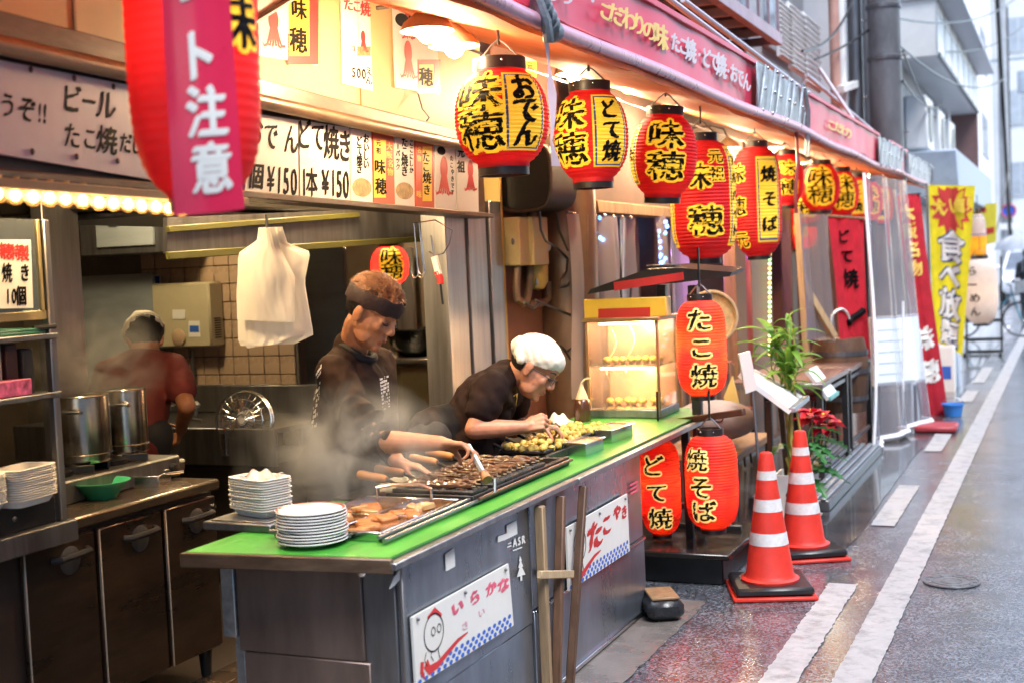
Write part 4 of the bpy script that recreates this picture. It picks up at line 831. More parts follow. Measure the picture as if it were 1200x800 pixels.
ftm = foamtray().build('foam_tray', foam); fts = []
tag(ftm, 'white foam tray stacked on the cash drawer in the shelf unit', 'tray', 'foam trays on the cash drawer'); ftm.location = (SX-.02, yR-.17, FZ+.098); ftm.rotation_euler = (0, 0, .1)
for k in range(1, 14):
    for j in range(2):
        c = ftm.copy(); COL.objects.link(c); c.location = (SX-.02+random.uniform(-.002, .002), yR-.17-j*.22, FZ+.098+.0075*k); c.rotation_euler = (0, 0, .1+random.uniform(-.03, .03)); W[c] = Matrix.Identity(4)
# bag beside trays
mb = MB().grid(lambda u, v: (SX+.03-.05*v+.01*math.sin(u*14), yR-.42+.16*u, FZ+.2+.09*math.sin(u*math.pi)*(v)+.01*math.sin(u*17+v*5)), 14, 6)
single(mb, 'plastic_bag', foam, 'crumpled thin white plastic bag lying on the foam trays', 'bag')
# steel partition, wall cabinet, panels, hood
p0, p1 = at(52, 300, X=-3.62), at(95, 300, X=-3.62); MB().lohi((-3.68, p0.y, FZ), (-3.62, p1.y, 2.42), .004).build('steel_partition', steel_dk, shop)
def facing(name, m, x0, y0, x1, y1, Yp, th=.03, parent=shop):
    a = at(x0, y1, Y=Yp); b = at(x1, y0, Y=Yp); return MB().lohi((a.x, Yp, a.z), (b.x, Yp+th, b.z), .004).build(name, m, parent)
bluest = mat('blue_grey_steel', (.34, .39, .43), .4, .15, .12, 2, .03, 60, stretch=(1, 1, 6), dirt=.25)
facing('steel_splashback', bluest, 93, 320, 178, 470, 6.2)
wc = T('wall_cabinet', 'steel wall cabinet with latch above the worker', 'cabinet', at(145, 300, Y=5.9))
a, b_ = at(95, 301, Y=5.9), at(192, 240, Y=5.9); MB().lohi((a.x, 5.9, a.z), (b_.x, 6.2, b_.z+.2), .005).build('body', steel_dk, wc)
a, b_ = at(113, 291, Y=5.88), at(177, 236, Y=5.88); MB().lohi((a.x, 5.88, a.z), (b_.x, 5.9, b_.z+.15), .004).build('door', bluest, wc)
a, b_ = at(127, 266, Y=5.87), at(136, 250, Y=5.87); MB().lohi((a.x, 5.865, a.z), (b_.x, 5.88, b_.z), .003).build('latch', steel_br, wc)
# unseen tube lamps added to light the kitchen, and hood with yellow trim
yt = mat('yellow_trim', (.08, .078, .015), .5, .0, .15, 6)
hd = T('range_hood', 'dark extractor hood with yellow-green edge trim over the kitchen', 'hood', at(380, 290, X=-3.15))
p0 = at(196, 262, X=-3.15); p1 = at(556, 262, X=-3.15)
MB().lohi((-4.0, p0.y, 1.93), (-3.17, p1.y, 2.4), .01).build('hood_body', mat('hood_black', (.035, .03, .025), .4, .4), hd)
MB().prism([at(196, 297, X=-3.16), at(556, 274, X=-3.16), at(556, 240, X=-3.16), at(196, 255, X=-3.16)], (-.02, 0, 0)).build('hood_front', steel_dk, hd); MB().bar(at(196, 300, X=-3.13), at(556, 276, X=-3.13), .02, .03).build('trim', yt, hd); MB().bar(at(196, 269, X=-3.15), at(420, 252, X=-3.15), .02, .025).build('trim', yt, hd)
MB().lohi((-3.95, p0.y+.1, 1.9), (-3.25, p1.y-.1, 1.93), .01).build('filter', steel_dk, hd)
tl = T('tube_lamp', 'lit fluorescent tube on the kitchen ceiling behind the header', 'lamp', (-3.0, 4.2, 2.3))
MB().cyl((-3.0, 3.2, 2.3), (-3.0, 5.4, 2.3), .014, 10).build('tube', glow('tube_glow', (1., .8, .5), 5.), tl); MB().lohi((-3.03, 3.18, 2.316), (-2.97, 5.42, 2.345)).build('fitting', whitep, tl); MB().lohi((-3.01, 4.2, 2.345), (-2.99, 4.25, 2.42)).build('hanger', whitep, tl)
for y in (3.3, 4.2, 5.1): lamp((-3.0, y, 2.24), 20, (1, .7, .36), .1, tl, 'tube_light')
t2 = T('tube_lamp', 'lit fluorescent tube near the tiled wall behind the hood', 'lamp', (-4.5, 5.3, 2.3)); MB().cyl((-4.5, 4.9, 2.3), (-4.5, 5.7, 2.3), .014, 10).build('tube', MATS['tube_glow'], t2); MB().lohi((-4.53, 4.88, 2.316), (-4.47, 5.72, 2.419)).build('fitting', whitep, t2); lamp((-4.5, 5.3, 2.22), 13, (1, .75, .4), .1, t2, 'tube_light')  # extra lamp hidden behind the hood, added for light
t3 = T('tube_lamp', 'lit fluorescent tube over the olive cabinet at the back', 'lamp', (-4.5, 8.2, 2.3)); MB().cyl((-4.8, 8.2, 2.3), (-4.1, 8.2, 2.3), .014, 10).build('tube', MATS['tube_glow'], t3); MB().lohi((-4.82, 8.17, 2.316), (-4.08, 8.23, 2.419)).build('fitting', whitep, t3); lamp((-4.5, 8.1, 2.2), 22, (1, .75, .4), .1, t3, 'tube_light')  # added lamp, out of view, to light the dark back area
# water heater
wh = T('water_heater', 'cream gas water heater hung on the tiled wall', 'water heater', at(216, 410, Y=TY-.14))
a, b_ = at(181, 408, Y=TY-.14), at(247, 330, Y=TY-.14); whm = mat('heater_cream', (.5, .45, .3), .35, 0, .06, 3, dirt=.2)
MB().lohi((a.x, TY-.14, a.z), (b_.x-.02, TY-.002, b_.z), .012).build('case', whm, wh)
MB().lathe([(0, 0), (.045, 0), (.05, .008), (.042, .014), (0, .014)], at(210, 395, Y=TY-.143), 24, (0, -1, 0)).build('dial', mat('dial', (.5, .36, .24), .4), wh)
q = quad_px(PY(TY-.145), ((202, 363), (217, 363), (217, 374), (202, 374))); q.rect(0, 0, 1, 1, .0).build('label', whitep, wh, smooth=False)
q = quad_px(PY(TY-.145), ((221, 376), (234, 376), (235, 395), (221, 395))); q.rect(0, 0, 1, 1, .0).build('label', whitep, wh, smooth=False); q.rect(.1, .3, .9, .7, .001).build('print', bluep, wh, smooth=False)
for k in range(9): MB().lohi((b_.x-.021, TY-.1, a.z+.05+.014*k), (b_.x-.018, TY-.04, a.z+.057+.014*k), .001).build('vent_slot', blackm, wh)
MB().tube([at(225, 410, Y=TY-.06), at(226, 440, Y=TY-.05), at(222, 470, Y=TY-.05)], .012, 8).build('gas_pipe', steel_dk, wh)
q, t = sign_px('safety_label', ((174, 322), (188, 322), (189, 342), (175, 342)), 'small blue and white notice beside the water heater', whitep, 0, .003, pf=PY(TY-.004)); q.rect(.1, .5, .9, .9, .001).build('print', bluep, t, smooth=False)
# sink with tap and round steel sieve
sk_ = T('kitchen_sink', 'steel sink unit against the tiled wall', 'sink', (-4.35, 5.9, .012))
a = at(188, 478, Y=5.75); b_ = at(345, 478, Y=5.75); zc = .86
MB().lohi((a.x-.9, 5.55, zc-.2), (b_.x, 5.58, zc), .006).build('front_apron', steel_dk, sk_); MB().lohi((a.x-.9, 5.58, zc-.03), (b_.x, TY, zc-.005), .004).build('basin', steel_dk, sk_)
MB().lohi((a.x-.9, TY-.05, zc), (b_.x, TY, zc+.16), .004).build('upstand', steel, sk_); MB().lohi((a.x-.9, 5.6, .012), (b_.x-.05, TY, zc-.2), .004).build('cupboard', mat('sink_dark', (.03, .025, .02), .5), sk_)
p = at(230, 490, Y=6.0); MB().tube([p, p+Vector((0, 0, .06)), p+Vector((-.05, -.02, .1)), p+Vector((-.14, -.05, .08)), p+Vector((-.17, -.06, -.02))], .011, 8).build('tap_spout', steel_br, sk_); MB().lathe([(.02, 0), (.028, .02), (.012, .04)], p+Vector((0, 0, .06)), 12).build('tap_handle', whitep, sk_)
p = at(214, 503, Y=5.9); MB().ell(p, (.03, .03, .03)).build('tap_knob', blackp, sk_)
MB().tube([at(x, y, Y=5.8) for x, y in ((205, 520), (208, 500), (222, 490), (236, 492), (240, 510), (240, 530))], .01, 8).build('hose', steel, sk_)
c = at(288, 492, Y=5.62); D = (c-CAM).dot(CF); r = 34/FPX*D; ax = Vector((.25, -1, .12)).normalized(); fm3 = ax.to_track_quat('Z', 'Y').to_matrix()
sv = T('electric_fan', 'round fan with chrome wire guard standing by the kitchen sink', 'fan', c-Vector((0, 0, r+.05)))
for rr3, o3 in ((1., 0), (1., .03), (.72, .045), (.45, .055), (.2, .06)): MB().tube([c+fm3@Vector((r*rr3*math.cos(a), r*rr3*math.sin(a), o3)) for a in np.linspace(0, 2*math.pi, 40, False)], .006 if rr3 == 1. else .003, 6, closed=True).build('guard_ring', steel_br, sv)
for k in range(24): a = k*math.pi/12; MB().tube([c+fm3@Vector((r*q_*math.cos(a), r*q_*math.sin(a), o3)) for q_, o3 in ((.12, .06), (.45, .055), (.72, .045), (1., .015))], .0018, 4).build('guard_wire', steel_br, sv)
for k in range(4): MB().grid(lambda u, v: tuple(c+fm3@Vector((r*(.12+.72*u)*math.cos(k*1.5708+.9*v*(1-.3*u)), r*(.12+.72*u)*math.sin(k*1.5708+.9*v*(1-.3*u)), .012+.03*(v-.5)))), 6, 5).build('fan_blade', sheet_mat('blade_plastic', (.8, .7, .6), .5, .45, .4, .2, (.5, .4, .3)) if k == 0 else MATS['blade_plastic'], sv)
MB().lathe([(0, -.1), (.05, -.1), (.06, -.06), (.05, .02), (.03, .055), (0, .06)], c, 18, ax).build('motor', whitep, sv); MB().cyl(c-Vector((0, 0, r+.05)), c-ax*.06, .014, 10).build('stand', whitep, sv)
c = at(265, 520, Y=5.56); single(MB().lathe([(.025, 0), (.035, .06), (.038, .12), (.034, .12), (.03, .01), (0, .008)], c-Vector((0, 0, .06)), 18, cap=False), 'measuring_jug', steel_br, 'small shiny steel jug in front of the round lid', 'jug')
# steel door leaf and back area
facing('steel_door_frame', dkwall, 314, 300, 335, 640, 6.42, .05); 
facing('steel_door', bluest, 336, 290, 402, 640, 7.0, .04)
facing('frame_post', steel, 468, 290, 482, 420, 8.9, .04)
bk = T('storage_cabinet', 'olive steel storage cabinet with sliding doors behind the two cooks', 'cabinet', at(500, 560, Y=8.6)); 
ol = mat('olive_steel', (.24, .22, .13), .4, .5, .1, 2, .03, 60, dirt=.2)
a, b_ = at(440, 440, Y=8.6), at(536, 424, Y=8.6); ztop = at(500, 420, Y=8.55).z
MB().lohi((a.x, 8.6, .012), (b_.x, 9.1, ztop-.03), .005).build('body', ol, bk); MB().lohi((a.x-.02, 8.54, ztop-.035), (b_.x+.02, 9.1, ztop), .004).build('worktop', steel, bk)
for x0, x1, o_ in ((442, 477, .0), (479, 527, -.01)):
    a, b_ = at(x0, 600, Y=8.58), at(x1, 430, Y=8.58); d = MB().lohi((a.x, 8.575+o_, .1), (b_.x, 8.598+o_, ztop-.06), .004).build('sliding_door', ol, bk)
    if x0 == 479: a, b_ = at(507, 470, Y=8.56), at(516, 442, Y=8.56); MB().lohi((a.x, 8.556, a.z), (b_.x, 8.564, b_.z), .003).build('recessed_handle', steel_dk, d)
c = at(488, 412, Y=8.8); c.z = ztop; D = (c-CAM).dot(CF); r = 36/FPX*D
single(MB().lathe([(0, 0), (r*.45, 0), (r*.8, r*.35), (r*.98, r*.85), (r*1.03, r*.9), (r*.98, r*.92), (r*.9, r*.8), (r*.7, r*.35), (.001, .02)], c, 36, cap=False), 'mixing_bowl', mat('black_bowl', (.02, .022, .022), .18, .5, .2, 6), 'large dark metal mixing bowl on the olive cabinet', 'bowl', c)
c = at(521, 414, Y=8.66); c.z = ztop; t = T('orange_box', 'small orange carton beside the dark mixing bowl', 'box', c); MB().lohi((-.075, -.05, 0), (.075, .05, .085), .004).build('carton', mat('orange_carton', (.75, .25, .04), .5), t, world=False); q = Quad(c+Vector((-.05, -.0505, .06)), c+Vector((.05, -.0505, .06)), c+Vector((.05, -.0505, .04)), c+Vector((-.05, -.0505, .04))); q.rect(.1, 0, .9, 1, .0008).build('print', mat('pale_orange', (.8, .5, .2), .5), t, smooth=False)
c = at(455, 412, Y=8.7); c.z = ztop; single(MB().grid(lambda u, v: (c.x-.1+.2*u, c.y-.06+.12*v, c.z+.012+.05*math.sin(u*3.1)*math.sin(v*3.1)+.012*math.sin(u*17+v*9)), 14, 8), 'dish_cloth', foam, 'crumpled white cloth on the olive cabinet behind the cook', 'cloth')
lantern(457, 311, 44, 46, 'round', 'red and yellow lantern glimpsed deep inside the kitchen', [('text', MIHO(6, .05, .9), 1, .1)], D=9.2, bulb=6)
# hanging hooks and lighter at the sign end
hk = T('hook_rail', 'bundle of steel wire hooks hanging under the menu row', 'hooks', at(500, 268, D=5.7))
for i, (x0, y0, x1, y1) in enumerate(((485, 262, 490, 322), (491, 262, 497, 322), (494, 280, 498, 318))):
    a, b_ = at(x0, y0, D=5.7), at(x1, y1, D=5.7); MB().tube([a, a.lerp(b_, .5), b_, b_+Vector((-.015, 0, -.015)), b_+Vector((-.03, 0, -.005)), b_+Vector((-.034, 0, .02))], .003, 6).build('wire_hook', steel_br, hk)
MB().tube([at(x, y, D=5.7) for x, y in ((484, 262), (510, 258), (530, 270), (527, 285), (520, 297), (510, 300), (503, 295))], .003, 6).build('wire_hook', steel_br, hk)
lg = T('gas_lighter', 'red and white long-nosed gas lighter hanging from a hook', 'lighter', at(516, 355, D=5.7))
MB().cyl(at(509, 301, D=5.7), at(514, 322, D=5.7), .016, 10).build('fuel_body', whitep, lg); MB().tube([at(512, 318, D=5.7), at(516, 326, D=5.7), at(516, 333, D=5.7)], .016, 10).build('grip', redp, lg); MB().tube([at(516, 331, D=5.7), at(519, 357, D=5.7)], .005, 8).build('nozzle', blackm, lg)
MB().tube([at(505, 276, D=5.7), at(509, 301, D=5.7)], .003, 6).build('hang_loop', steel_br, lg)
# plastic carrier bags hanging from the hood
bg_ = T('carrier_bag_bundle', 'thick bundle of white plastic carrier bags hanging over the counter', 'bags', at(320, 402, D=4.75))
bagm = paper_mat('bag_plastic', (.82, .78, .68), .25, rough=.35, var=.04)
def bagsheet(D, pts_l, pts_r, ph, name):
    def fn(u, v):
        def ip(P, t): 
            k = t*(len(P)-1); i = min(len(P)-2, int(k)); f = k-i; return (P[i][0]*(1-f)+P[i+1][0]*f, P[i][1]*(1-f)+P[i+1][1]*f)
        a, b = ip(pts_l, v), ip(pts_r, v); x = a[0]*(1-u)+b[0]*u; y = a[1]*(1-u)+b[1]*u
        return at(x, y, D=D+.011*mnoise.noise(Vector((u*3.5+v, v*1.3+ph*5, ph)))+.008*mnoise.noise(Vector((u*9-v*3, v*3.+ph, 3.)))+.005*mnoise.noise(Vector((u*20, v*9+ph, 7.)))-.03*math.sin(u*math.pi))
    MB().grid(fn, 26, 26).build(name, bagm, bg_, ang=3)
bagsheet(4.78, [(303, 267), (301, 282), (279, 297), (278, 350), (279, 398), (282, 405)], [(330, 266), (336, 285), (362, 297), (355, 330), (368, 392), (345, 403)], 0., 'back_bag')
bagsheet(4.74, [(304, 268), (302, 284), (280, 300), (277, 345), (278, 375)], [(322, 266), (328, 290), (346, 325), (345, 350), (346, 378)], 1.3, 'front_bag')
bagsheet(4.80, [(303, 267), (301, 282), (281, 297), (280, 350), (283, 398), (290, 408)], [(331, 266), (337, 285), (364, 295), (357, 330), (366, 384), (340, 400)], 2.1, 'rear_bag')
MB().tube([at(312, 252, D=4.75), at(313, 272, D=4.75)], .005, 6).build('hook', steel_dk, bg_)
# ================================================================== on the counter
ZT = CT+.003
pl = at(367, 637, Z=ZT); pm = mat('white_ceramic', (.8, .79, .76), .25, 0, .02, 4, coat=.3)
plate = T('plate', 'white plate in the stack at the end of the green counter', 'plate', pl, group='stack of plates on the counter')
rp = (83/2)/FPX*(pl-CAM).dot(CF)
pprof = [(0, 0), (rp*.55, 0), (rp*.62, .004), (rp*.96, .016), (rp, .018), (rp*.99, .0205), (rp*.94, .019), (rp*.6, .008), (.001, .006)]
MB().lathe(pprof, (0, 0, 0), 48, cap=False).build('plate_body', pm, plate, world=False)
MB().lathe([(rp*.90, .0188), (rp*.97, .0212)], (0, 0, 0), 48, cap=False).build('rim_stripe', mat('maroon_stripe', (.25, .03, .03), .3), plate, world=False)
for k in range(1, 11): dup(plate, pl+Vector((random.uniform(-.003, .003), random.uniform(-.003, .003), .0092*k)), random.uniform(0, 6))
# steel ledge with foam trays
lt = at(300, 614, Z=ZT); t = T('steel_ledge', 'flat steel ledge plate carrying the foam trays at the counter end', 'ledge', lt)
a = at(258, 622, Z=ZT+.02); MB().lohi((-.13, -.12, 0), (.14, .16, .028), .004).build('ledge_plate', steel_dk, t, world=False); MB().lohi((-.11, -.1, .028), (.12, .14, .032), .002).build('ledge_liner', steel, t, world=False)
f2 = ftm.copy(); COL.objects.link(f2); tag(f2, 'white foam food tray stacked on the steel ledge behind the plates', 'tray', 'foam trays on the steel ledge'); f2.location = lt+Vector((.01, .02, .033)); f2.rotation_euler = (0, 0, 1.25); W[f2] = Matrix.Identity(4)
for k in range(1, 13):
    c = f2.copy(); COL.objects.link(c); c.location = lt+Vector((.01+random.uniform(-.002, .002), .02+random.uniform(-.002, .002), .033+.0085*k)); c.rotation_euler = (0, 0, 1.25+random.uniform(-.02, .02))
mb = MB().grid(lambda u, v: tuple(lt+Vector((-.05+.13*u, -.04+.11*v, .162+.022*math.sin(u*math.pi)*math.sin(v*math.pi)+.008*math.sin(u*15+v*7)))), 16, 10)
t = T('wrapped_pack', 'clear plastic wrapped pack on top of the foam trays', 'pack', lt+Vector((0, 0, .155))); mb.build('film', sheet_mat('wrap_film', (1, .97, .9), .5, .45, .6, .2), t); MB().grid(lambda u, v: tuple(lt+Vector((-.04+.05*u, -.03+.06*v, .166+.012*u))), 4, 4).build('red_print', redp, t)
# oden pan
op = T('oden_pan', 'square steel oden pan of broth sunk in the counter end', 'pan', (-2.16, 3.74, ZT))
ox0, ox1, oy0, oy1 = -2.36, -1.965, 3.42, 4.0
for lo, hi in (((ox0, oy0, ZT), (ox0+.012, oy1, ZT+.03)), ((ox1-.012, oy0, ZT), (ox1, oy1, ZT+.03)), ((ox0, oy0, ZT), (ox1, oy0+.012, ZT+.03)), ((ox0, oy1-.012, ZT), (ox1, oy1, ZT+.03)), ((ox0, 3.70, ZT), (ox1, 3.708, ZT+.026)), ((-2.165, oy0, ZT), (-2.157, oy1, ZT+.024))):
    MB().lohi(lo, hi, .002).build('steel_rim', steel_br, op)
brothm = mat('oden_broth', (.22, .09, .03), .08, 0, .25, 5, .1, 30, coat=.6)
MB().lohi((ox0+.012, oy0+.012, ZT), (ox1-.012, oy1-.012, ZT+.012), .001).build('broth', brothm, op)
for dx in (0., .022): MB().tube([(ox1+.012+dx*.9, oy0-.04, ZT+.022-dx*.4), (ox1+.012+dx*.9, oy1+.08, ZT+.022-dx*.4)], .007, 8).build('guide_rod', steel, op)
MB().tube([(ox0, oy0-.02, ZT+.02), (ox1-.1, oy0-.02, ZT+.02)], .008, 8).build('guide_rod', steel_dk, op)
MB().tube([(-2.26, 3.92, ZT+.03), (-2.26, 3.92, ZT+.075), (-2.2, 3.93, ZT+.085), (-2.1, 3.95, ZT+.085), (-2.06, 3.95, ZT+.07), (-2.06, 3.95, ZT+.03)], .006, 8).build('lid_handle', steel_br, op)
oc = [mat('fried_tofu', (.36, .13, .035), .5, 0, .35, 25, .2, 60), mat('daikon', (.45, .28, .12), .35, 0, .15, 8), mat('fish_cake', (.4, .23, .1), .4, 0, .2, 12), mat('boiled_egg', (.42, .2, .08), .3, 0, .15, 6)]
odn = ['brown fried tofu slab in the oden pan', 'pale daikon disc in the oden pan', 'tan fish cake in the oden pan', 'brown boiled egg in the oden pan']
for i in range(34):
    k = random.choice([0, 0, 0, 1, 2, 3]); x = ox0+.04+(ox1-ox0-.08)*random.random(); y = oy0+.04+(oy1-oy0-.16)*random.random(); p = Vector((x, y, ZT+.012)); mb = MB(); rt = Matrix.Rotation(random.random()*6, 3, 'Z') @ Matrix.Rotation(random.uniform(-.25, .25), 3, 'X')
    if k == 0: mb.box((x, y, ZT+.02), (.07, .05, .018), .007, rt)
    elif k == 1: mb.lathe([(0, -.01), (.026, -.01), (.03, -.006), (.03, .008), (.026, .011), (0, .011)], (x, y, ZT+.021), 18, rt@Vector((0, 0, 1)))
    elif k == 2: mb.box((x, y, ZT+.019), (.05, .05, .012), .005, rt)
    else: mb.ell((x, y, ZT+.017), (.019, .019, .024), rt)
    single(mb, ['tofu_slab', 'daikon_slice', 'fish_cake', 'boiled_egg'][k], oc[k], odn[k], 'food', p, 'oden pieces in the pan')
# grill trough + cast-iron takoyaki plates with wooden handles
gt = T('grill_trough', 'black iron gas grill trough running along the counter', 'grill', (-2.1, 4.95, ZT))
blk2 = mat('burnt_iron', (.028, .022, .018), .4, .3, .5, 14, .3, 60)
for lo, hi in (((-2.29, 4.03, ZT), (-2.27, 5.97, ZT+.035)), ((-1.955, 4.03, ZT), (-1.935, 4.97, ZT+.035)), ((-2.05, 4.971, ZT), (-2.03, 5.97, ZT+.035)), ((-2.29, 4.03, ZT), (-1.935, 4.045, ZT+.035)), ((-2.29, 5.955, ZT), (-2.051, 5.97, ZT+.035)), ((-2.29, 4.95, ZT), (-1.935, 4.97, ZT+.03))): MB().lohi(lo, hi, .003).build('trough_wall', blk2, gt)
MB().lohi((-2.27, 4.045, ZT), (-1.955, 4.949, ZT+.006), .001).build('trough_floor', blk2, gt); MB().lohi((-2.27, 4.971, ZT), (-2.05, 5.955, ZT+.006), .001).build('trough_floor', blk2, gt); MB().lohi((-2.515, 4.03, ZT), (-2.292, 6.02, ZT+.01), .002).build('drip_tray', blk2, gt)  # dark sheet added behind the grill to darken the green top
MB().tube([(-1.925, 4.05, ZT+.02), (-1.925, 4.97, ZT+.02)], .007, 8).build('gas_pipe', mat('rusty_pipe', (.16, .08, .05), .5, .4), gt)
woodh = mat('handle_wood', (.5, .2, .05), .4, 0, .25, 5, .05, 40, stretch=(1, 8, 8), coat=.2)
doteB = mat('glazed_skewer', (.07, .026, .012), .28, 0, .5, 18, .3, 70, coat=.4)
def iron_plate(loc, label, rz, dark, L=.33, n=9):
    t = T('takoyaki_iron', label, 'grill plate', loc, rz, 'cast-iron grill plates with wooden handles')
    mb = MB().lohi((0, -.062, 0), (L, .062, .014), .003); mb.build('plate', blk2, t, world=False)
    for i in range(n):
        for j in range(3):
            MB().lathe([(.013, .0135), (.0165, .0165), (.0195, .0135)], (.022+.0355*i, -.04+.04*j, 0), 10, cap=False).build('cup_rim', blk2, t, world=False)
    MB().tube([(-.005, 0, .012), (-.045, 0, .03), (-.06, 0, .035)], .007, 8).build('tang', blk2, t, world=False)
    MB().lathe([(.0, 0), (.013, .002), (.0175, .02), (.0165, .07), (.0185, .11), (.015, .125), (0, .128)], (-.055, 0, .034), 14, (-1, 0, .14)).build('handle', woodh, t, world=False)
    return t
ys_ = [4.11, 4.25, 4.385, 4.52, 4.665]; wh_ = ['end of the oden pan', 'end after the first handle', 'cook\'s left hand', 'middle past the cook\'s left hand', 'centre divider, under the brush']
for y, wtxt in zip(ys_, wh_):
    iron_plate((-2.27, y, ZT+.035), 'dark grill plate with wooden handle nearest the '+wtxt, random.uniform(-.04, .04), True)
    for j in range(3):
        yy = y-.042+.042*j; mb = MB(); z = ZT+.06+random.uniform(0, .004)
        mb.tube([(-2.24+.02*k, yy+random.uniform(-.004, .004), z+random.uniform(-.002, .003)) for k in range(15)], [random.uniform(.008, .014)*(1 if k%4 else .5) for k in range(15)], 7)
        sk2 = T('meat_skewer', 'glazed dark meat skewer on the cook\'s grill plates', 'skewer', (-2.1, yy, z-.01), group='meat skewers on the grill')
        mb.build('meat', doteB, sk2); MB().tube([(-2.26, yy, z), (-1.945, yy, z)], .0022, 5).build('bamboo_stick', wood_pale, sk2)
ys2 = [5.06, 5.20, 5.34, 5.48, 5.62, 5.76]; wh2 = ['centre divider, full of takoyaki', 'second cook\'s elbow', 'second cook\'s fist', 'wall end, before the cook\'s fist', 'sauce bottle', 'end of the trough']
tako = mat('takoyaki_batter', (.75, .48, .1), .45, 0, .45, 60, .3, 120); tb = None
for y, wtxt in zip(ys2, wh2):
    iron_plate((-2.27, y, ZT+.035), 'grill plate with yellow takoyaki and wooden handle by the '+wtxt, random.uniform(-.03, .03), False, .215, 6)
    for i in range(6):
        for j in range(3):
            p = Vector((-2.27+.022+.0355*i, y-.04+.04*j+random.uniform(-.003, .003), ZT+.05+random.uniform(0, .004)))
            if tb is None:
                mb = MB().ell((0, 0, .014), (.0175, .0175, .0145), n=12, m=8); mb.v = [tuple(Vector(q)*(1+.06*math.sin(q[0]*400+q[1]*300))) for q in mb.v]; tb = mb.build('takoyaki_ball', tako); tag(tb, 'golden takoyaki ball cooking in the second cook\'s grill plates', 'takoyaki', 'takoyaki balls on the grill'); o = tb
            else: o = tb.copy(); COL.objects.link(o)
            o.location = p; o.rotation_euler = (random.random()*6, random.random()*6, random.random()*6); W[o] = Matrix.Identity(4)
# steel food containers, bottle, cloth
def cont(px_, py, lx, ly, h, rz, label, fillc, fh):
    p = at(px_, py, Z=ZT); t = T('steel_container', label, 'container', p, rz, 'steel food containers on the counter'); opentray(MB(), lx, ly, h, .003).build('container_body', steel_br, t, world=False)
    mb = MB()
    for s in (-1, 1): mb.box((s*(lx/2+.004), 0, h), (.014, ly+.022, .003), .001); mb.box((0, s*(ly/2+.004), h+.0012), (lx+.022, .014, .003), .001)
    mb.build('rim', steel_br, t, world=False); MB().grid(lambda u, v: ((u-.5)*(lx-.008), (v-.5)*(ly-.008), fh+.006*math.sin(u*13)*math.sin(v*17)), 10, 14).build('filling', fillc, t, world=False)
cont(684, 530, .11, .2, .055, -.05, 'open steel container with batter on the green counter before the longer one', mat('batter_fill', (.6, .4, .18), .4, 0, .3, 20), .045)
cont(716, 514, .12, .27, .06, -.05, 'longer steel container with orange filling beside the warming case', mat('orange_fill', (.62, .2, .05), .4, 0, .4, 30), .055)
p = at(683, 493, Z=ZT); t = T('sauce_bottle', 'brown sauce bottle with pale nozzle beside the warming case', 'bottle', p)
h = .205; MB().lathe([(0, 0), (.042, 0), (.046, .01), (.046, .09), (.04, .115), (.034, .12)], (0, 0, 0), 24, cap=False).build('sauce', mat('brown_sauce', (.09, .035, .018), .2, coat=.4), t, world=False)
MB().lathe([(.0345, .12), (.03, .135), (.018, .165), (.007, .195), (.005, .21), (0, .211)], (0, 0, 0), 24, cap=False).build('nozzle', mat('nozzle_plastic', (.7, .55, .35), .4), t, world=False); MB().tube([(0, 0, .205), (.02, .005, .225), (.05, .01, .23)], .005, 8).build('tip', MATS['nozzle_plastic'], t, world=False)
p = at(652, 496, Z=ZT); single(MB().grid(lambda u, v: tuple(p+Vector((-.06+.13*u, -.07+.15*v, .05*math.sin(u*math.pi)*math.sin(v*math.pi)**.5+.012*math.sin(u*12+v*8)*math.sin(u*math.pi)+.004))), 18, 18), 'counter_cloth', foam, 'crumpled white cloth on the counter next to the sauce bottle', 'cloth')
# ------------------------------------------------------------------ lit warming case
a = at(690, 489, Z=ZT); b_ = at(774, 490, Z=ZT); yF = (a.y+b_.y)/2; x0, x1 = a.x, b_.x; dz = at(690, 378, Y=yF).z; dep = .36
wcs = T('warming_case', 'lit glass food warming case with yellow and red header on the counter', 'warmer', ((x0+x1)/2, yF+dep/2, ZT))
br = mat('case_brass', (.35, .22, .1), .4, .5, .2, 8); gls = sheet_mat('warm_glass', (1, .93, .85), .85, .06, .5, .05)
zb = ZT+.045
MB().lohi((x0, yF, ZT), (x1, yF+dep, zb), .004).build('base', steel, wcs); MB().lohi((x0+.01, yF+.01, zb), (x1-.01, yF+dep-.01, zb+.006), .001).build('floor_plate', steel_br, wcs)
for x in (x0, x1-.016):
    for y in (yF, yF+dep-.016): MB().lohi((x, y, zb), (x+.016, y+.016, dz), .003).build('corner_post', br, wcs)
zm = (zb+dz)/2-.01
MB().lohi((x0+.018, yF+.03, zm), (x1-.018, yF+dep-.02, zm+.008), .002).build('shelf', steel_br, wcs)
for lo, hi in (((x0+.016, yF+.004, zb), (x1-.016, yF+.008, dz)), ((x1-.008, yF+.016, zb), (x1-.004, yF+dep-.016, dz)), ((x0+.004, yF+.016, zb), (x0+.008, yF+dep-.016, dz))): MB().lohi(lo, hi, .0008).build('glass_pane', gls, wcs)
MB().lohi((x0+.004, yF+dep-.012, zb), (x1-.004, yF+dep-.004, dz), .001).build('back_panel', mat('case_back', (.7, .4, .27), .35, .2, .3, 5), wcs)
MB().lohi((x0-.012, yF-.012, dz), (x1+.012, yF+dep+.01, dz+.022), .004).build('top_plate', br, wcs)
for zl, xx in ((dz-.018, .0), (zm-.014, .0)):
    tb_ = MB().lohi((x0+.06, yF+.06, zl), (x1-.06, yF+.12, zl+.014), .003).build('lamp_tube', glow('case_lamp', (1., .66, .28), 10.), wcs)
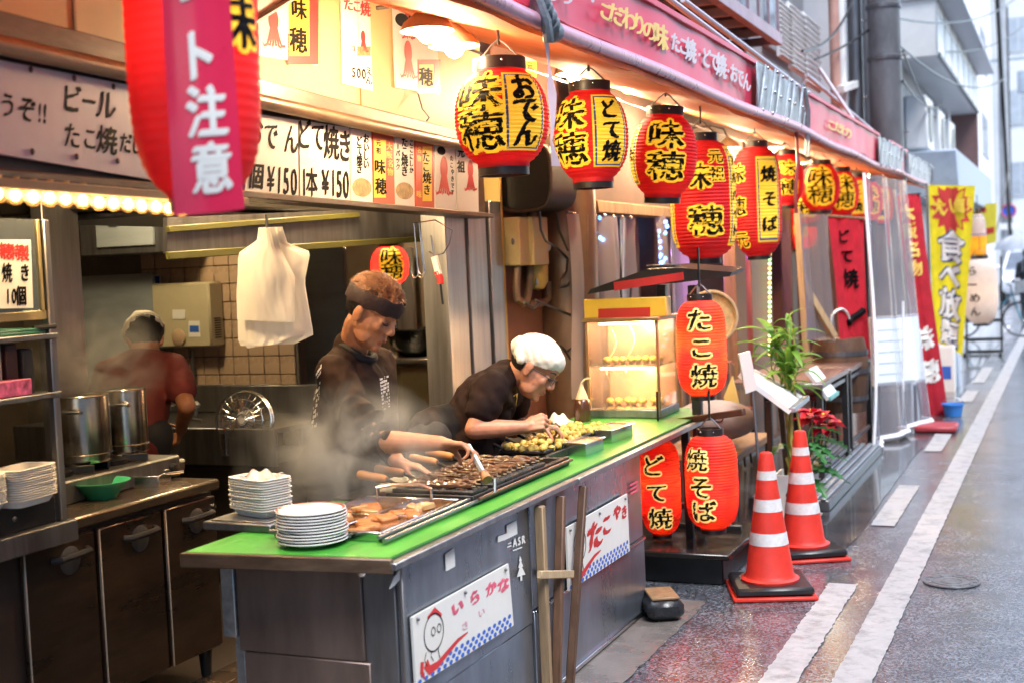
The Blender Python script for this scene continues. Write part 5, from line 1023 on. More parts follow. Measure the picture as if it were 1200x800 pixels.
lamp(((x0+x1)/2, yF+.15, dz-.05), 2.0, (1, .78, .5), .04, wcs); lamp(((x0+x1)/2, yF+.15, zm-.05), 1.6, (1, .68, .38), .04, wcs)
zh = at(690, 351, Y=yF).z
MB().lohi((x0, yF, dz+.022), (x1+.05, yF+.1, zh), .004).build('header_box', mat('header_yellow', (.8, .55, .05), .4), wcs)
q = quad_px(PY(yF-.003), ((701, 362), (762, 360), (762, 376), (701, 379))); q.rect(0, 0, 1, 1, 0).build('header_panel', mat('header_red', (.5, .03, .02), .4), wcs, smooth=False)
for zz, n_, rad in ((zb+.006, 7, .02), (zm+.008, 8, .02)):
    for k in range(n_):
        p = Vector((x0+.06+(x1-x0-.12)*k/(n_-1), yF+.2+random.uniform(-.03, .05), zz)); single(MB().ell(p+Vector((0, 0, .02)), (.024, .024, .02)), 'takoyaki_ball', tako, 'takoyaki ball kept warm inside the lit glass case', 'takoyaki', p, 'takoyaki in the warming case')
for (x, y) in ((716, 375), (738, 372)):       # squid-like paper streamers in the case
    MB().tube([at(x+6*math.sin(k*.9), y-50+9*k+60, Y=yF+.2) for k in range(7)], .004, 6).build('streamer', mat('streamer', (.85, .65, .35), .4), wcs)
# little roof sign above the case
rf = T('roof_sign', 'small black gabled roof with red plaque above the warming case', 'roof', at(770, 345, Y=yF+.05))
pts_ = [(688, 346), (692, 338), (756, 313), (772, 311), (858, 318), (852, 328), (800, 334), (790, 338), (780, 333), (770, 335)]
q0 = [at(x, y, Y=yF+.0) for x, y in ((688, 345), (692, 339), (757, 316), (793, 314), (858, 319), (855, 324), (792, 332), (757, 334))]
MB().prism(q0, (0, .3, .02)).build('roof_slab', blackm, rf)
MB().prism([at(x, y, Y=yF-.012) for x, y in ((719, 331), (800, 319), (801, 328), (720, 341))], (0, .01, 0)).build('red_plaque', redp, rf)
MB().bar(at(776, 334, Y=yF+.15), at(776, 352, Y=yF+.15), .05, .05).build('support', blackm, rf); MB().tube([at(740, 334, Y=yF+.05), at(739, 352, Y=yF+.05)], .006).build('support_rod', steel_dk, rf); MB().lohi(at(757, 314, Y=yF+.1)-Vector((0, 0, .0)), at(797, 309, Y=yF+.2), .004).build('ridge_cap', mat('roof_cap', (.06, .05, .05), .4), rf)
# ================================================================== people
from mathutils.bvhtree import BVHTree
from mathutils import noise as mnoise
def blob(mb, voxel, smooth=4, fac=.5):
    """union of closed pieces -> one continuous skin"""
    me = bpy.data.meshes.new('tmp'); me.from_pydata(mb.v, [], mb.f); bm = bmesh.new(); bm.from_mesh(me); bmesh.ops.recalc_face_normals(bm, faces=bm.faces); bm.to_mesh(me); bm.free()
    o = bpy.data.objects.new('tmp', me); COL.objects.link(o)
    r = o.modifiers.new('r', 'REMESH'); r.mode = 'VOXEL'; r.voxel_size = voxel; r.adaptivity = 0
    s = o.modifiers.new('s', 'SMOOTH'); s.iterations = smooth; s.factor = fac
    bpy.context.view_layer.update(); ev = o.evaluated_get(bpy.context.evaluated_depsgraph_get()); m2 = ev.to_mesh()
    V = np.array([v.co[:] for v in m2.vertices]); F = [tuple(p.vertices) for p in m2.polygons]; ev.to_mesh_clear(); bpy.data.objects.remove(o); bpy.data.meshes.remove(me)
    return V, F
def from_np(V, F): mb = MB(); mb.v = [tuple(p) for p in V]; mb.f = F; return mb
def vnormals(V, F):
    N = np.zeros_like(V); 
    for f in F:
        n = np.cross(V[f[1]]-V[f[0]], V[f[2]]-V[f[0]])
        for i in f: N[i] += n
    return N/np.maximum(1e-9, np.linalg.norm(N, axis=1))[:, None]
def frame(fwd, up):
    x = Vector(fwd).normalized(); z = Vector(up); z = (z-x*z.dot(x)).normalized(); y = z.cross(x); return Matrix((x, y, z)).transposed()
skin = mat('skin', (.44, .19, .095), .45, 0, .2, 26, .12, 320, sss=.1, rvar=.15, dirt=.35, dirtcol=(.4, .13, .08))
skin2 = mat('skin_fair', (.5, .22, .125), .45, 0, .2, 26, .12, 320, sss=.1, dirt=.35, dirtcol=(.45, .15, .1))
hairm = mat('hair_brown', (.2, .075, .022), .45, 0, .5, 60, .6, 220, stretch=(1, 1, .2)); hairb = mat('hair_dark', (.015, .011, .01), .45, 0, .5, 60, .6, 220)
def head_into(mb, H):
    E = lambda c, r, rot=None: mb.ell(H@Vector(c), [q*HS for q in r], H3)
    E((-.012, 0, .035), (.098, .077, .088)); E((.008, 0, -.025), (.072, .067, .072)); E((.03, 0, -.03), (.062, .062, .08)); E((.032, 0, -.083), (.052, .048, .036)); E((.07, 0, -.1), (.02, .022, .017))
    E((.06, 0, .04), (.042, .058, .045)); E((.082, 0, .022), (.012, .048, .011))
    for s in (-1, 1):
        E((.06, s*.04, -.025), (.026, .015, .02)); E((.1, s*.012, -.034), (.010, .009, .008)); E((.077, s*.031, .0), (.014, .017, .012)); E((-.006, s*.077, -.012), (.02, .007, .033)); E((-.002, s*.083, .002), (.018, .006, .02)); E((.028, s*.046, -.068), (.036, .011, .034))
    mb.cap(H@Vector((.09, 0, .01)), .008*HS, H@Vector((.106, 0, -.026)), .0125*HS); E((.083, 0, -.059), (.012, .024, .006)); E((.081, 0, -.07), (.012, .021, .007))
def finger(mb, p, d, n, lens, curl, r):
    """d: direction, n: palm normal (towards which it curls)"""
    d = d.normalized(); ax = d.cross(n).normalized()
    for i, (l, c) in enumerate(zip(lens, curl)):
        d = Matrix.Rotation(-c, 3, ax)@d if False else (Matrix.Rotation(c, 3, d.cross(n).normalized())@d); q = p+d*l; mb.cap(p, r*(1-.08*i), q, r*(.93-.08*i), 10); n = (Matrix.Rotation(c, 3, ax)@n); p = q
def hand_into(mb, wrist, fwd, palm, side, s=1., curl=(.6, .8, .5), thumb=(.5, .3)):
    """fwd: towards knuckles; palm: palm normal; side: thumb side (unit)"""
    f = Vector(fwd).normalized(); n = Vector(palm); n = (n-f*n.dot(f)).normalized(); t = Vector(side); t = (t-f*t.dot(f)-n*t.dot(n)).normalized(); w = Vector(wrist)
    L = [.088, .092, .087, .078]; off = [.031, .0105, -.0105, -.03]; ph = [(.042, .026, .021), (.047, .029, .022), (.043, .027, .021), (.034, .021, .019)]
    for i in range(4):
        k = w+f*L[i]*s+t*off[i]*s; mb.cap(w+f*.012*s+t*off[i]*.55*s, .0135*s, k, .0105*s, 10)
        finger(mb, k, f+t*(.05*(1.5-i)), n, [x*s for x in ph[i]], [c*(1+.12*i*.5) for c in curl], .0088*s if i < 3 else .0078*s)
    mb.cap(w+t*.012*s+f*.01*s, .016*s, w+f*.045*s+t*.03*s+n*.012*s, .014*s, 10)
    finger(mb, w+f*.04*s+t*.036*s+n*.012*s, (f*.75+t*.55+n*.35), n, [.034*s, .028*s], [thumb[0], thumb[1]], .0098*s)
    mb.cap(w-f*.02*s, .024*s, w+f*.03*s, .02*s, 12)
def limb(mb, pts, rad):
    for a, b, ra, rb in zip(pts[:-1], pts[1:], rad[:-1], rad[1:]): mb.cap(a, ra, b, rb)
def wrinkle(V, F, amp, sc, pts=None, rad=.15, amp2=.0):
    N = vnormals(V, F); d = np.array([mnoise.fractal(Vector(p)*sc, .7, 2., 3) for p in V])*amp
    for (c, ax, wl) in (pts or []):
        c = np.array(c); ax = np.array(Vector(ax).normalized()); dd = V-c; g = np.exp(-(dd**2).sum(1)/(2*rad*rad))
        ph = dd@ax; per = np.array([mnoise.noise(Vector(p)*9) for p in V]); d += amp2*g*np.sin(2*math.pi*ph/wl+per*3.5)
    return V+N*d[:, None]
def decal(objV, objF, pts, cells, name, m, parent, lift=.004):
    """print laid on a garment: project the cells (u0,v0,u1,v1) of a px quad along the view onto the cloth"""
    bv = BVHTree.FromPolygons([Vector(p) for p in objV], objF); mb = MB(); tl, tr, br, bl = [Vector((*p, 0)) for p in pts]
    for (u0, v0, u1, v1) in cells:
        vs_ = []
        for (u, v) in ((u0, v0), (u1, v0), (u1, v1), (u0, v1)):
            p = (tl*(1-u)+tr*u)*v+(bl*(1-u)+br*u)*(1-v); d = ray(p.x, p.y).normalized(); h = bv.ray_cast(CAM, d)
            if h[0] is None: break
            vs_.append(tuple(h[0]-d*lift))
        if len(vs_) == 4: mb.add(vs_, [(0, 1, 2, 3)])
    if mb.v: mb.build(name, m, parent, smooth=False)
def scribble(rows, seed, dens=.8):
    r = random.Random(seed); c = []
    for j in range(rows):
        u = 0.
        while u < 1:
            w_ = r.uniform(.05, .16)
            if r.random() < dens: c.append((u, (j+.1)/rows, min(1, u+w_), (j+r.uniform(.55, .9))/rows))
            u += w_+.03
    return c
A = lambda x, y, D: at(x, y, D=D)
RT, TW, UP = CR.copy(), -CF.copy(), Vector((0, 0, 1)); RT.z = 0; TW.z = 0; RT.normalize(); TW.normalize()
# ------------------------------------------------------------------ cook with headband
HS = 1.1
hc = A(436, 367, 4.98); H3 = frame(RT*.82+TW*.46-UP*.5, UP+RT*.3); H = Matrix.Translation(hc) @ H3.to_4x4() @ Matrix.Scale(HS, 4)
foot = Vector((-2.72, hc.y-.22, .012))
ck = T('person', 'cook in dark brown sweatshirt and brown headband brushing skewers at the grill', 'person', foot)
nb = A(411, 420, 5.08); shR, shL = A(391, 437, 4.93), A(443, 428, 5.24); chest = A(412, 470, 5.06); belly = A(402, 545, 5.06); hip = Vector((belly.x-.02, belly.y-.02, .88))
elR, wrR = A(437, 517, 4.80), A(517, 519, 4.72); elL, wrL = A(450, 512, 5.15), A(467, 541, 4.92)
mb = MB(); head_into(mb, H); limb(mb, [H@Vector((-.03, 0, -.06)), nb], [.058, .062]); mb.cap(nb, .06, chest, .1)
limb(mb, [shR, elR, wrR], [.05, .043, .027]); limb(mb, [elR, elR.lerp(wrR, .35), wrR], [.044, .043, .028]); limb(mb, [chest, shL, elL, wrL], [.06, .048, .04, .027])
for a in (shR,): mb.cap(chest, .08, a, .05)
hand_into(mb, wrR, RT*.95+TW*.1-UP*.12, -UP*.8+RT*.1+TW*.25, TW*-.2+UP*.1-TW*.8 if 0 else (TW*-.9), 1.03, (.55, .9, .6), (.3, .5))
hand_into(mb, wrL, RT*.95-UP*.28+TW*.1, -UP-RT*.2, TW, 1., (.3, .5, .4), (.2, .3))
mb.cap(chest, .1, belly, .1); mb.cap(belly, .1, hip, .1)
V, F = blob(mb, .0046, 4)
Hi = H.inverted(); L_ = np.array([Hi@Vector(p) for p in V])          # sculpt: eye sockets, mouth line, cheek hollows
N = vnormals(V, F)
def push(c, r, a):
    global V
    d = ((L_-np.array(c))**2).sum(1); V = V+N*(a*HS*np.exp(-d/(2*r*r)))[:, None]
for s in (-1, 1): push((.088, s*.03, .012), .010, -.005); push((.085, s*.031, -.014), .009, -.003); push((.06, s*.045, -.058), .014, -.005); push((.09, s*.022, -.045), .006, -.002)
push((.1, 0, -.0645), .006, -.003); push((.1, 0, -.048), .006, -.002)
from_np(V, F).build('body', skin, ck, ang=3)
# face details
def facebits(ck, H, lips=(.36, .13, .09), brow=hairb, gaze=-.004):
    lash = mat('lash', (.02, .012, .01), .5)
    for s in (-1, 1):
        MB().tube([H@Vector((x, s*y, z)) for x, y, z in ((.0835, .014, .000), (.0915, .023, gaze), (.0925, .032, gaze-.002), (.089, .042, gaze-.001), (.081, .05, .001))], [.0014*HS, .0028*HS, .0034*HS, .0028*HS, .0014*HS], 6).build('eyelash', lash, ck)
        MB().tube([H@Vector((x, s*y, z)) for x, y, z in ((.095, .014, .026), (.094, .026, .031), (.087, .038, .031), (.076, .049, .026))], [.0025*HS, .0042*HS, .0038*HS, .0018*HS], 7).build('eyebrow', brow, ck)
    mb = MB(); mb.ell(H@Vector((.092, 0, -.0598)), [q*HS for q in (.0055, .019, .0038)], H.to_3x3().normalized()); mb.ell(H@Vector((.0905, 0, -.0692)), [q*HS for q in (.0055, .016, .0042)], H.to_3x3().normalized()); V, F = blob(mb, .002, 3); from_np(V, F).build('lips', mat('lip_skin', lips, .4), ck, ang=3)
facebits(ck, H)
# hair (rough cap above and below the headband)
def haircap(ck, H, m, keep, r=(.108, .087, .1), c=(-.014, 0, .037), amp=.006):
    mb = MB(); n, mm = 48, 28; ids = {}
    for i in range(mm+1):
        for k in range(n):
            th = math.pi*i/mm; a = 2*math.pi*k/n; d = Vector((math.sin(th)*math.cos(a), math.sin(th)*math.sin(a), math.cos(th))); p = Vector((c[0]+r[0]*d.x, c[1]+r[1]*d.y, c[2]+r[2]*d.z)); p += d*amp*mnoise.fractal(p*Vector((90, 90, 30)).x*.4, .6, 2, 3); ids[i, k] = len(mb.v); mb.v.append(tuple(H@p))
    Hi = H.inverted()
    for i in range(mm):
        for k in range(n):
            f = (ids[i, k], ids[i+1, k], ids[i+1, (k+1) % n], ids[i, (k+1) % n]); cc = Hi@(sum((Vector(mb.v[j]) for j in f), Vector())/4)
            if keep(cc): mb.f.append(f)
    return mb.build('hair', m, ck, ang=3)
haircap(ck, H, hairm, lambda p: p.z > .052 and p.x < .075+.3*(p.z-.052), amp=.012)
mb = MB(); rr2 = random.Random(4)
for k in range(1500):
    th = math.acos(rr2.uniform(.12, 1)); a = rr2.uniform(0, 6.283); d = Vector((math.sin(th)*math.cos(a), math.sin(th)*math.sin(a), math.cos(th))); p = Vector((-.014+.107*d.x, .086*d.y, .037+.099*d.z))
    if p.z < .088: continue
    t_ = (Vector((-.8, d.y*.5, -.3))+Vector((rr2.uniform(-.6, .6), rr2.uniform(-.6, .6), rr2.uniform(-.3, .3)))); t_ = (t_-d*t_.dot(d)).normalized(); s_ = d.cross(t_)*.0024; L_h = rr2.uniform(.022, .045)
    mb.add([H@(p-s_), H@(p+s_), H@(p+t_*L_h*.6+d*.009+s_*.6), H@(p+t_*L_h+d*.010), H@(p+t_*L_h*.6+d*.009-s_*.6)], [(0, 1, 2, 3, 4)])
mb.build('hair_strands', hairm, ck, smooth=False)
haircap(ck, H, hairb, lambda p: p.x < -.02 and p.z > -.055 or (p.x < .03 and p.z > .015), r=(.103, .082, .093), amp=.006)
mb = MB(); n = 48
for (dz, rr) in ((-.026, 1.04), (-.02, 1.075), (.0, 1.085), (.02, 1.085), (.029, 1.05)):
    for k in range(n):
        a = 2*math.pi*k/n; mb.v.append(tuple(H@Vector((-.01+.1035*rr*math.cos(a), .0865*rr*math.sin(a), .046+dz+.05*math.cos(a)*.1+.003*math.sin(a*9+dz*90)))))
for i in range(4):
    for k in range(n): mb.f.append((i*n+k, i*n+(k+1) % n, (i+1)*n+(k+1) % n, (i+1)*n+k))
mb.build('headband', mat('headband_cloth', (.026, .01, .011), .75, 0, .25, 30, .2, 90), ck, ang=3)
# sweatshirt
swm = mat('brown_sweatshirt', (.03, .016, .011), .85, 0, .25, 10, .25, 500, rvar=.08, spec=.12)
mb = MB(); mb.cap(nb+UP*.0+RT*.005, .075, chest, .135); mb.cap(nb.lerp(H@Vector((-.045, 0, -.095)), .45), .068, nb, .08)
for s_, d_ in ((shR, 1), (shL, -1)): mb.cap(nb, .075, s_, .075); mb.cap(s_, .078, chest, .14)
mb.ell(chest, (.15, .17, .2), frame(RT, UP)); mb.cap(chest, .15, belly, .145); mb.ell(belly, (.15, .175, .16), frame(RT, UP)); mb.cap(belly, .15, hip, .15)
sl_end = elR.lerp(wrR, .12)
limb(mb, [shR, shR.lerp(elR, .5), elR], [.078, .07, .064]); limb(mb, [elR, sl_end], [.062, .052]); limb(mb, [shL, elL, elL.lerp(wrL, .75)], [.075, .06, .045])
V, F = blob(mb, .0075, 3)
axu = (elR-shR)
V = wrinkle(V, F, .008, 8, [(elR+UP*.05, axu+UP*-.3, .045), (elR.lerp(shR, .35), axu+RT*.4, .06), (sl_end, wrR-elR, .03), (belly+UP*.08, UP+RT*.5, .11), (chest, UP*1+TW*.3-RT*.4, .16)], .085, .014)
# no cloth in front of the face/neck opening: cut by head sphere
from_np(V, F).build('sweatshirt', swm, ck, ang=3); SV, SF = V, F
collar_c = nb.lerp(H@Vector((0, 0, -.1)), .35)
MB().tube([collar_c+frame(RT*.9+UP*-.35, UP)@Vector((.072*math.cos(a)+.01, .072*math.sin(a), .008*math.sin(a*2))) for a in np.linspace(0, 2*math.pi, 28, False)], .017, 8, closed=True).build('collar', mat('collar_black', (.012, .01, .012), .8), ck)
decal(SV, SF, ((445, 442), (455, 438), (457, 470), (448, 474)), scribble(8, 3), 'chest_print', whitep, ck); decal(SV, SF, ((448, 474), (456, 470), (457, 476), (449, 480)), [(0, 0, 1, .25), (0, .5, 1, .75)], 'chest_print', whitep, ck)
decal(SV, SF, ((368, 440), (377, 425), (371, 500), (360, 505)), scribble(12, 5, .6), 'back_print', whitep, ck)
# trousers and shoes
tr = mat('dark_trousers', (.02, .02, .024), .8, 0, .2, 10)
def legs(ck, hip, feet, m=tr, face=RT):
    mb = MB(); lat = Vector((-face.y, face.x, 0))
    for s, f in zip((-1, 1), feet):
        h = hip+lat*.085*s; k = (h+Vector(f))/2+face*.03+UP*.03; limb(mb, [h, k, Vector(f)+UP*.09], [.095, .07, .055])
    mb.ell(hip, (.15, .16, .12)); V, F = blob(mb, .012, 3); from_np(V, F).build('trousers', m, ck, ang=3)
    for f in feet: MB().ell(Vector(f)+UP*.045+face*.06, (.14, .05, .05), frame(face, UP)).build('shoe', blackp, ck)
legs(ck, hip, [foot+Vector((0, -.1, 0)), foot+Vector((.02, .12, 0))])
# basting brush in his hand
hp_ = wrR+(RT*.95+TW*.1-UP*.12).normalized()*.13
tip = at(571, 562, Z=ZT+.075); top_ = A(549, 522, 4.74)
bs = T('basting_brush', 'basting brush with pale blue handle held over the skewers', 'brush', tip)
dv = (tip-top_); MB().box(top_+dv*.42, (.026, .012, dv.length*.85), .005, dv.to_track_quat('Z', 'X').to_matrix()).build('handle', mat('brush_handle', (.55, .65, .75), .35), bs)
MB().cyl(top_+dv*.84, top_+dv*1.0, .016, 10, .02).build('bristles', mat('bristles', (.3, .15, .06), .6, 0, .4, 40), bs); MB().cyl(top_+dv*.8, top_+dv*.86, .0165, 10).build('ferrule', mat('ferrule', (.25, .1, .06), .4, .5), bs)
# ------------------------------------------------------------------ second cook, bent over the grill
HS = 1.06
hc = A(626, 431, 5.62); H3 = frame(RT*.80-UP*.58+TW*.26, UP*.82+RT*.5); H = Matrix.Translation(hc) @ H3.to_4x4() @ Matrix.Scale(HS, 4)
foot = at(520, 600, D=5.65); foot = Vector((-2.86, foot.y, .012))
c2 = T('person', 'cook in dark t-shirt and white head towel bending low over the takoyaki', 'person', foot)
nb = A(592, 438, 5.68); shR, shL = A(577, 454, 5.5), A(604, 448, 5.84); chest = A(569, 470, 5.68); belly = A(545, 522, 5.68); hip = Vector((belly.x-.1, belly.y-.05, .9))
elR, wrR = A(556, 503, 5.44), A(614, 500, 5.45); elL, wrL = A(604, 498, 5.9), A(630, 499, 5.72)
mb = MB(); head_into(mb, H); limb(mb, [H@Vector((-.035, 0, -.05)), nb], [.056, .062]); mb.cap(nb, .06, chest, .1); mb.cap(chest, .08, shR, .05)
limb(mb, [shR, elR], [.05, .042]); limb(mb, [elR, elR.lerp(wrR, .35), wrR], [.043, .042, .028]); limb(mb, [chest, shL, elL, wrL], [.06, .046, .04, .027])
hand_into(mb, wrR, RT*.9+UP*.25+TW*.05, -UP*.2+RT*.6-TW*.6, UP*.9, .98, (1.2, 1.35, .9), (.6, .5)); hand_into(mb, wrL, RT*.9-UP*.1, -UP, TW*.4+UP*.4, .95, (.9, .9, .6), (.3, .4))
mb.cap(chest, .1, belly, .1); mb.cap(belly, .1, hip, .1)
V, F = blob(mb, .0046, 4); Hi = H.inverted(); L_ = np.array([Hi@Vector(p) for p in V]); N = vnormals(V, F)
for s in (-1, 1): push((.088, s*.03, .012), .010, -.005); push((.085, s*.031, -.014), .009, -.003); push((.09, s*.022, -.045), .006, -.002)
push((.1, 0, -.0645), .006, -.003)
from_np(V, F).build('body', skin2, c2, ang=3); facebits(c2, H)
# glasses
for s in (-1, 1): MB().tube([H@Vector((.104+.0*math.cos(a), s*.032+.022*math.cos(a), -.004+.015*math.sin(a))) for a in np.linspace(0, 2*math.pi, 20, False)], .0018, 6, closed=True).build('glasses_rim', blackp, c2); MB().tube([H@Vector((.103, s*.054, .002)), H@Vector((.06, s*.075, .004)), H@Vector((.0, s*.084, .0))], .0018, 6).build('glasses_arm', blackp, c2)
haircap(c2, H, hairb, lambda p: p.x < -.03 and -.07 < p.z < .03 and abs(p.y) < .075, amp=.004)
tow = mat('white_towel', (.78, .72, .6), .8, 0, .06, 20, .3, 260)
mb = MB(); mb.ell(H@Vector((-.012, 0, .05)), [q*HS for q in (.112, .089, .09)], H3, 24, 16); mb.ell(H@Vector((.03, 0, .062)), [q*HS for q in (.076, .082, .06)], H3, 20, 12)
mb.ell(H@Vector((-.06, -.02, .04)), [q*HS for q in (.06, .07, .06)], H3, 20, 12)
mb.ell(H@Vector((-.095, -.05, .045)), [q*HS for q in (.036, .034, .036)], H3); mb.cap(H@Vector((-.09, -.065, .035)), .02, H@Vector((-.045, -.096, .0)), .017); mb.ell(H@Vector((-.105, -.03, .06)), [q*HS for q in (.026, .03, .024)], H3)
V, F = blob(mb, .005, 6); Vl = np.array([Hi@Vector(p) for p in V]); V = wrinkle(V, F, .0035, 16, [(H@Vector((-.03, -.06, .06)), H3@Vector((.6, 0, 1)), .03), (H@Vector((-.08, -.07, .03)), H3@Vector((1, 0, .4)), .025)], .06, .0022)
low = np.array([Hi@Vector(p) for p in V]); keep = [f for f in F if low[list(f)].mean(0)[2] > .012+.32*(low[list(f)].mean(0)[0]) or low[list(f)].mean(0)[1] < -.092]
from_np(V, keep).build('head_towel', tow, c2, ang=3)
tsm = mat('dark_tshirt', (.02, .011, .01), .85, 0, .3, 8, .2, 500, spec=.12)
mb = MB(); mb.cap(nb, .075, chest, .13)
for s_ in (shR, shL): mb.cap(nb, .072, s_, .07); mb.cap(s_, .075, chest, .13)
tor = frame((chest-belly), TW)
mb.cap(chest, .142, belly, .148); mb.ell(belly, (.15, .17, .15), frame(RT, UP)); mb.cap(belly, .15, hip, .15); limb(mb, [shR, shR.lerp(elR, .55)], [.075, .072]); limb(mb, [shL, shL.lerp(elL, .55)], [.075, .07])
V, F = blob(mb, .0075, 3); V = wrinkle(V, F, .007, 8, [(belly, UP+RT*.6, .1), (shR.lerp(chest, .4)-UP*.03, UP*.6+RT, .06), (chest, RT*1+UP*.2, .12)], .1, .006)
# open the sleeve ends
from_np(V, F).build('t_shirt', tsm, c2, ang=3); decal(V, F, ((602, 463), (607, 460), (605, 475), (600, 478)), [(0, 0, 1, 1)], 'shirt_print', yel, c2)
legs(c2, hip, [foot+Vector((0, -.1, 0)), foot+Vector((.02, .12, 0))])
mb = MB(); mb.cap(hip+RT*.05, .155, hip+RT*.02-UP*.42, .15); V, F = blob(mb, .012, 2); from_np(V, F).build('apron', mat('black_apron', (.01, .01, .013), .8, spec=.12), c2, ang=3)
pk = T('turning_pick', 'thin steel pick in the second cook\'s fist', 'pick', A(654, 506, 5.5)); MB().cyl(A(634, 492, 5.46), A(655, 505, 5.5), .0018, 6, .0012).build('needle', steel_br, pk); MB().cyl(A(630, 489, 5.45), A(638, 494, 5.47), .007, 8).build('handle', wood_pale, pk)
# ------------------------------------------------------------------ kitchen hand seen from behind
HS = 1.0; FW = (-TW*.75-RT*.35)
hc = A(170, 398, 6.15); H3 = frame(FW-UP*.7, UP*.8+FW*.5); H = Matrix.Translation(hc) @ H3.to_4x4()
foot = Vector((hc.x-.05, hc.y-.05, .012)); c3 = T('person', 'kitchen worker in maroon t-shirt and white cap seen from behind at the sink', 'person', foot)
nb = A(165, 422, 6.1); shA, shB = A(128, 438, 6.12), A(203, 432, 6.15); chest = A(165, 462, 6.1); belly = A(160, 520, 6.06); hip = Vector((belly.x, belly.y, .92))
elB, wrB = A(219, 475, 6.0), A(212, 503, 6.2); elA, wrA = A(112, 480, 6.1), A(140, 495, 6.35)
mb = MB(); head_into(mb, H); limb(mb, [hc, nb, chest], [.06, .06, .1]); limb(mb, [shB, elB, wrB], [.05, .042, .028]); limb(mb, [shA, elA, wrA], [.05, .042, .028]); mb.cap(chest, .08, shA, .05); mb.cap(chest, .08, shB, .05); mb.cap(chest, .1, hip, .1)
hand_into(mb, wrB, wrB-elB, -RT, -TW, 1, (.5, .6, .4)); hand_into(mb, wrA, wrA-elA, RT, -TW, 1, (.5, .6, .4))
V, F = blob(mb, .007, 4); from_np(V, F).build('body', skin, c3, ang=3)
mb = MB()
for s_ in (shA, shB): mb.cap(nb, .07, s_, .075); mb.cap(s_, .078, chest, .13)
mb.cap(nb, .07, chest, .12); mb.ell(chest, (.15, .12, .17), frame(RT, UP)); mb.cap(chest, .14, belly, .14); mb.cap(belly, .15, hip, .15); limb(mb, [shB, shB.lerp(elB, .6)], [.078, .072]); limb(mb, [shA, shA.lerp(elA, .6)], [.078, .072])
V, F = blob(mb, .01, 3); V = wrinkle(V, F, .008, 7); from_np(V, F).build('t_shirt', mat('maroon_tshirt', (.16, .025, .022), .8, 0, .2, 9), c3, ang=3)
haircap(c3, H, hairb, lambda p: p.x < .03 and p.z < .06, amp=.004)
mb = MB(); mb.ell(H@Vector((.0, 0, .05)), (.12, .1, .092), H3, 20, 12); V, F = blob(mb, .007, 2); V = wrinkle(V, F, .006, 22); Hi = H.inverted(); low = np.array([Hi@Vector(p) for p in V]); from_np(V, [f for f in F if low[list(f)].mean(0)[2] > .03+.1*low[list(f)].mean(0)[0]]).build('cap', tow, c3, ang=3)
legs(c3, hip, [foot+Vector((-.1, 0, 0)), foot+Vector((.1, .02, 0))], face=Vector((-.3, .95, 0)).normalized())
# ------------------------------------------------------------------ steam over the pots and the pan
def steam(name, c, rad, dens, label, sc=5.):
    m = bpy.data.materials.new(name); m.use_nodes = True; n = m.node_tree.nodes; L = m.node_tree.links; n.remove(n['Principled BSDF']); pv = n.new('ShaderNodeVolumePrincipled'); pv.inputs['Color'].default_value = (1, .98, .95, 1); pv.inputs['Anisotropy'].default_value = .2
    tc = n.new('ShaderNodeTexCoord'); nz = n.new('ShaderNodeTexNoise'); nz.inputs['Scale'].default_value = sc; nz.inputs['Detail'].default_value = 4; nz.inputs['Distortion'].default_value = 1.2; L.new(tc.outputs['Object'], nz.inputs['Vector'])
    ln = n.new('ShaderNodeVectorMath'); ln.operation = 'DIVIDE'; ln.inputs[1].default_value = rad; L.new(tc.outputs['Object'], ln.inputs[0]); le = n.new('ShaderNodeVectorMath'); le.operation = 'LENGTH'; L.new(ln.outputs[0], le.inputs[0])
    fo = n.new('ShaderNodeMapRange'); fo.inputs[1].default_value = .25; fo.inputs[2].default_value = 1.; fo.inputs[3].default_value = 1; fo.inputs[4].default_value = 0; L.new(le.outputs['Value'], fo.inputs[0])
    nr = n.new('ShaderNodeMapRange'); nr.inputs[1].default_value = .44; nr.inputs[2].default_value = .7; L.new(nz.outputs[0], nr.inputs[0])
    mu = n.new('ShaderNodeMath'); mu.operation = 'MULTIPLY'; L.new(fo.outputs[0], mu.inputs[0]); L.new(nr.outputs[0], mu.inputs[1]); m2 = n.new('ShaderNodeMath'); m2.operation = 'MULTIPLY'; m2.inputs[1].default_value = dens; L.new(mu.outputs[0], m2.inputs[0]); L.new(m2.outputs[0], pv.inputs['Density']); L.new(pv.outputs[0], n['Material Output'].inputs['Volume'])
    o = MB().ell((0, 0, 0), rad, n=24, m=14).build(name, m); o.location = c; tag(o, label, 'steam', None, 'stuff')
steam('steam', (-2.42, 3.98, 1.0), (.42, .42, .27), 5.5, 'white steam drifting from the oden pan past the cook')
steam('steam', (P1[0].x, P1[0].y+.1, P1[0].z+P1[2]+.1), (.24, .36, .26), 7., 'thin steam rising from the two stockpots', 6.)
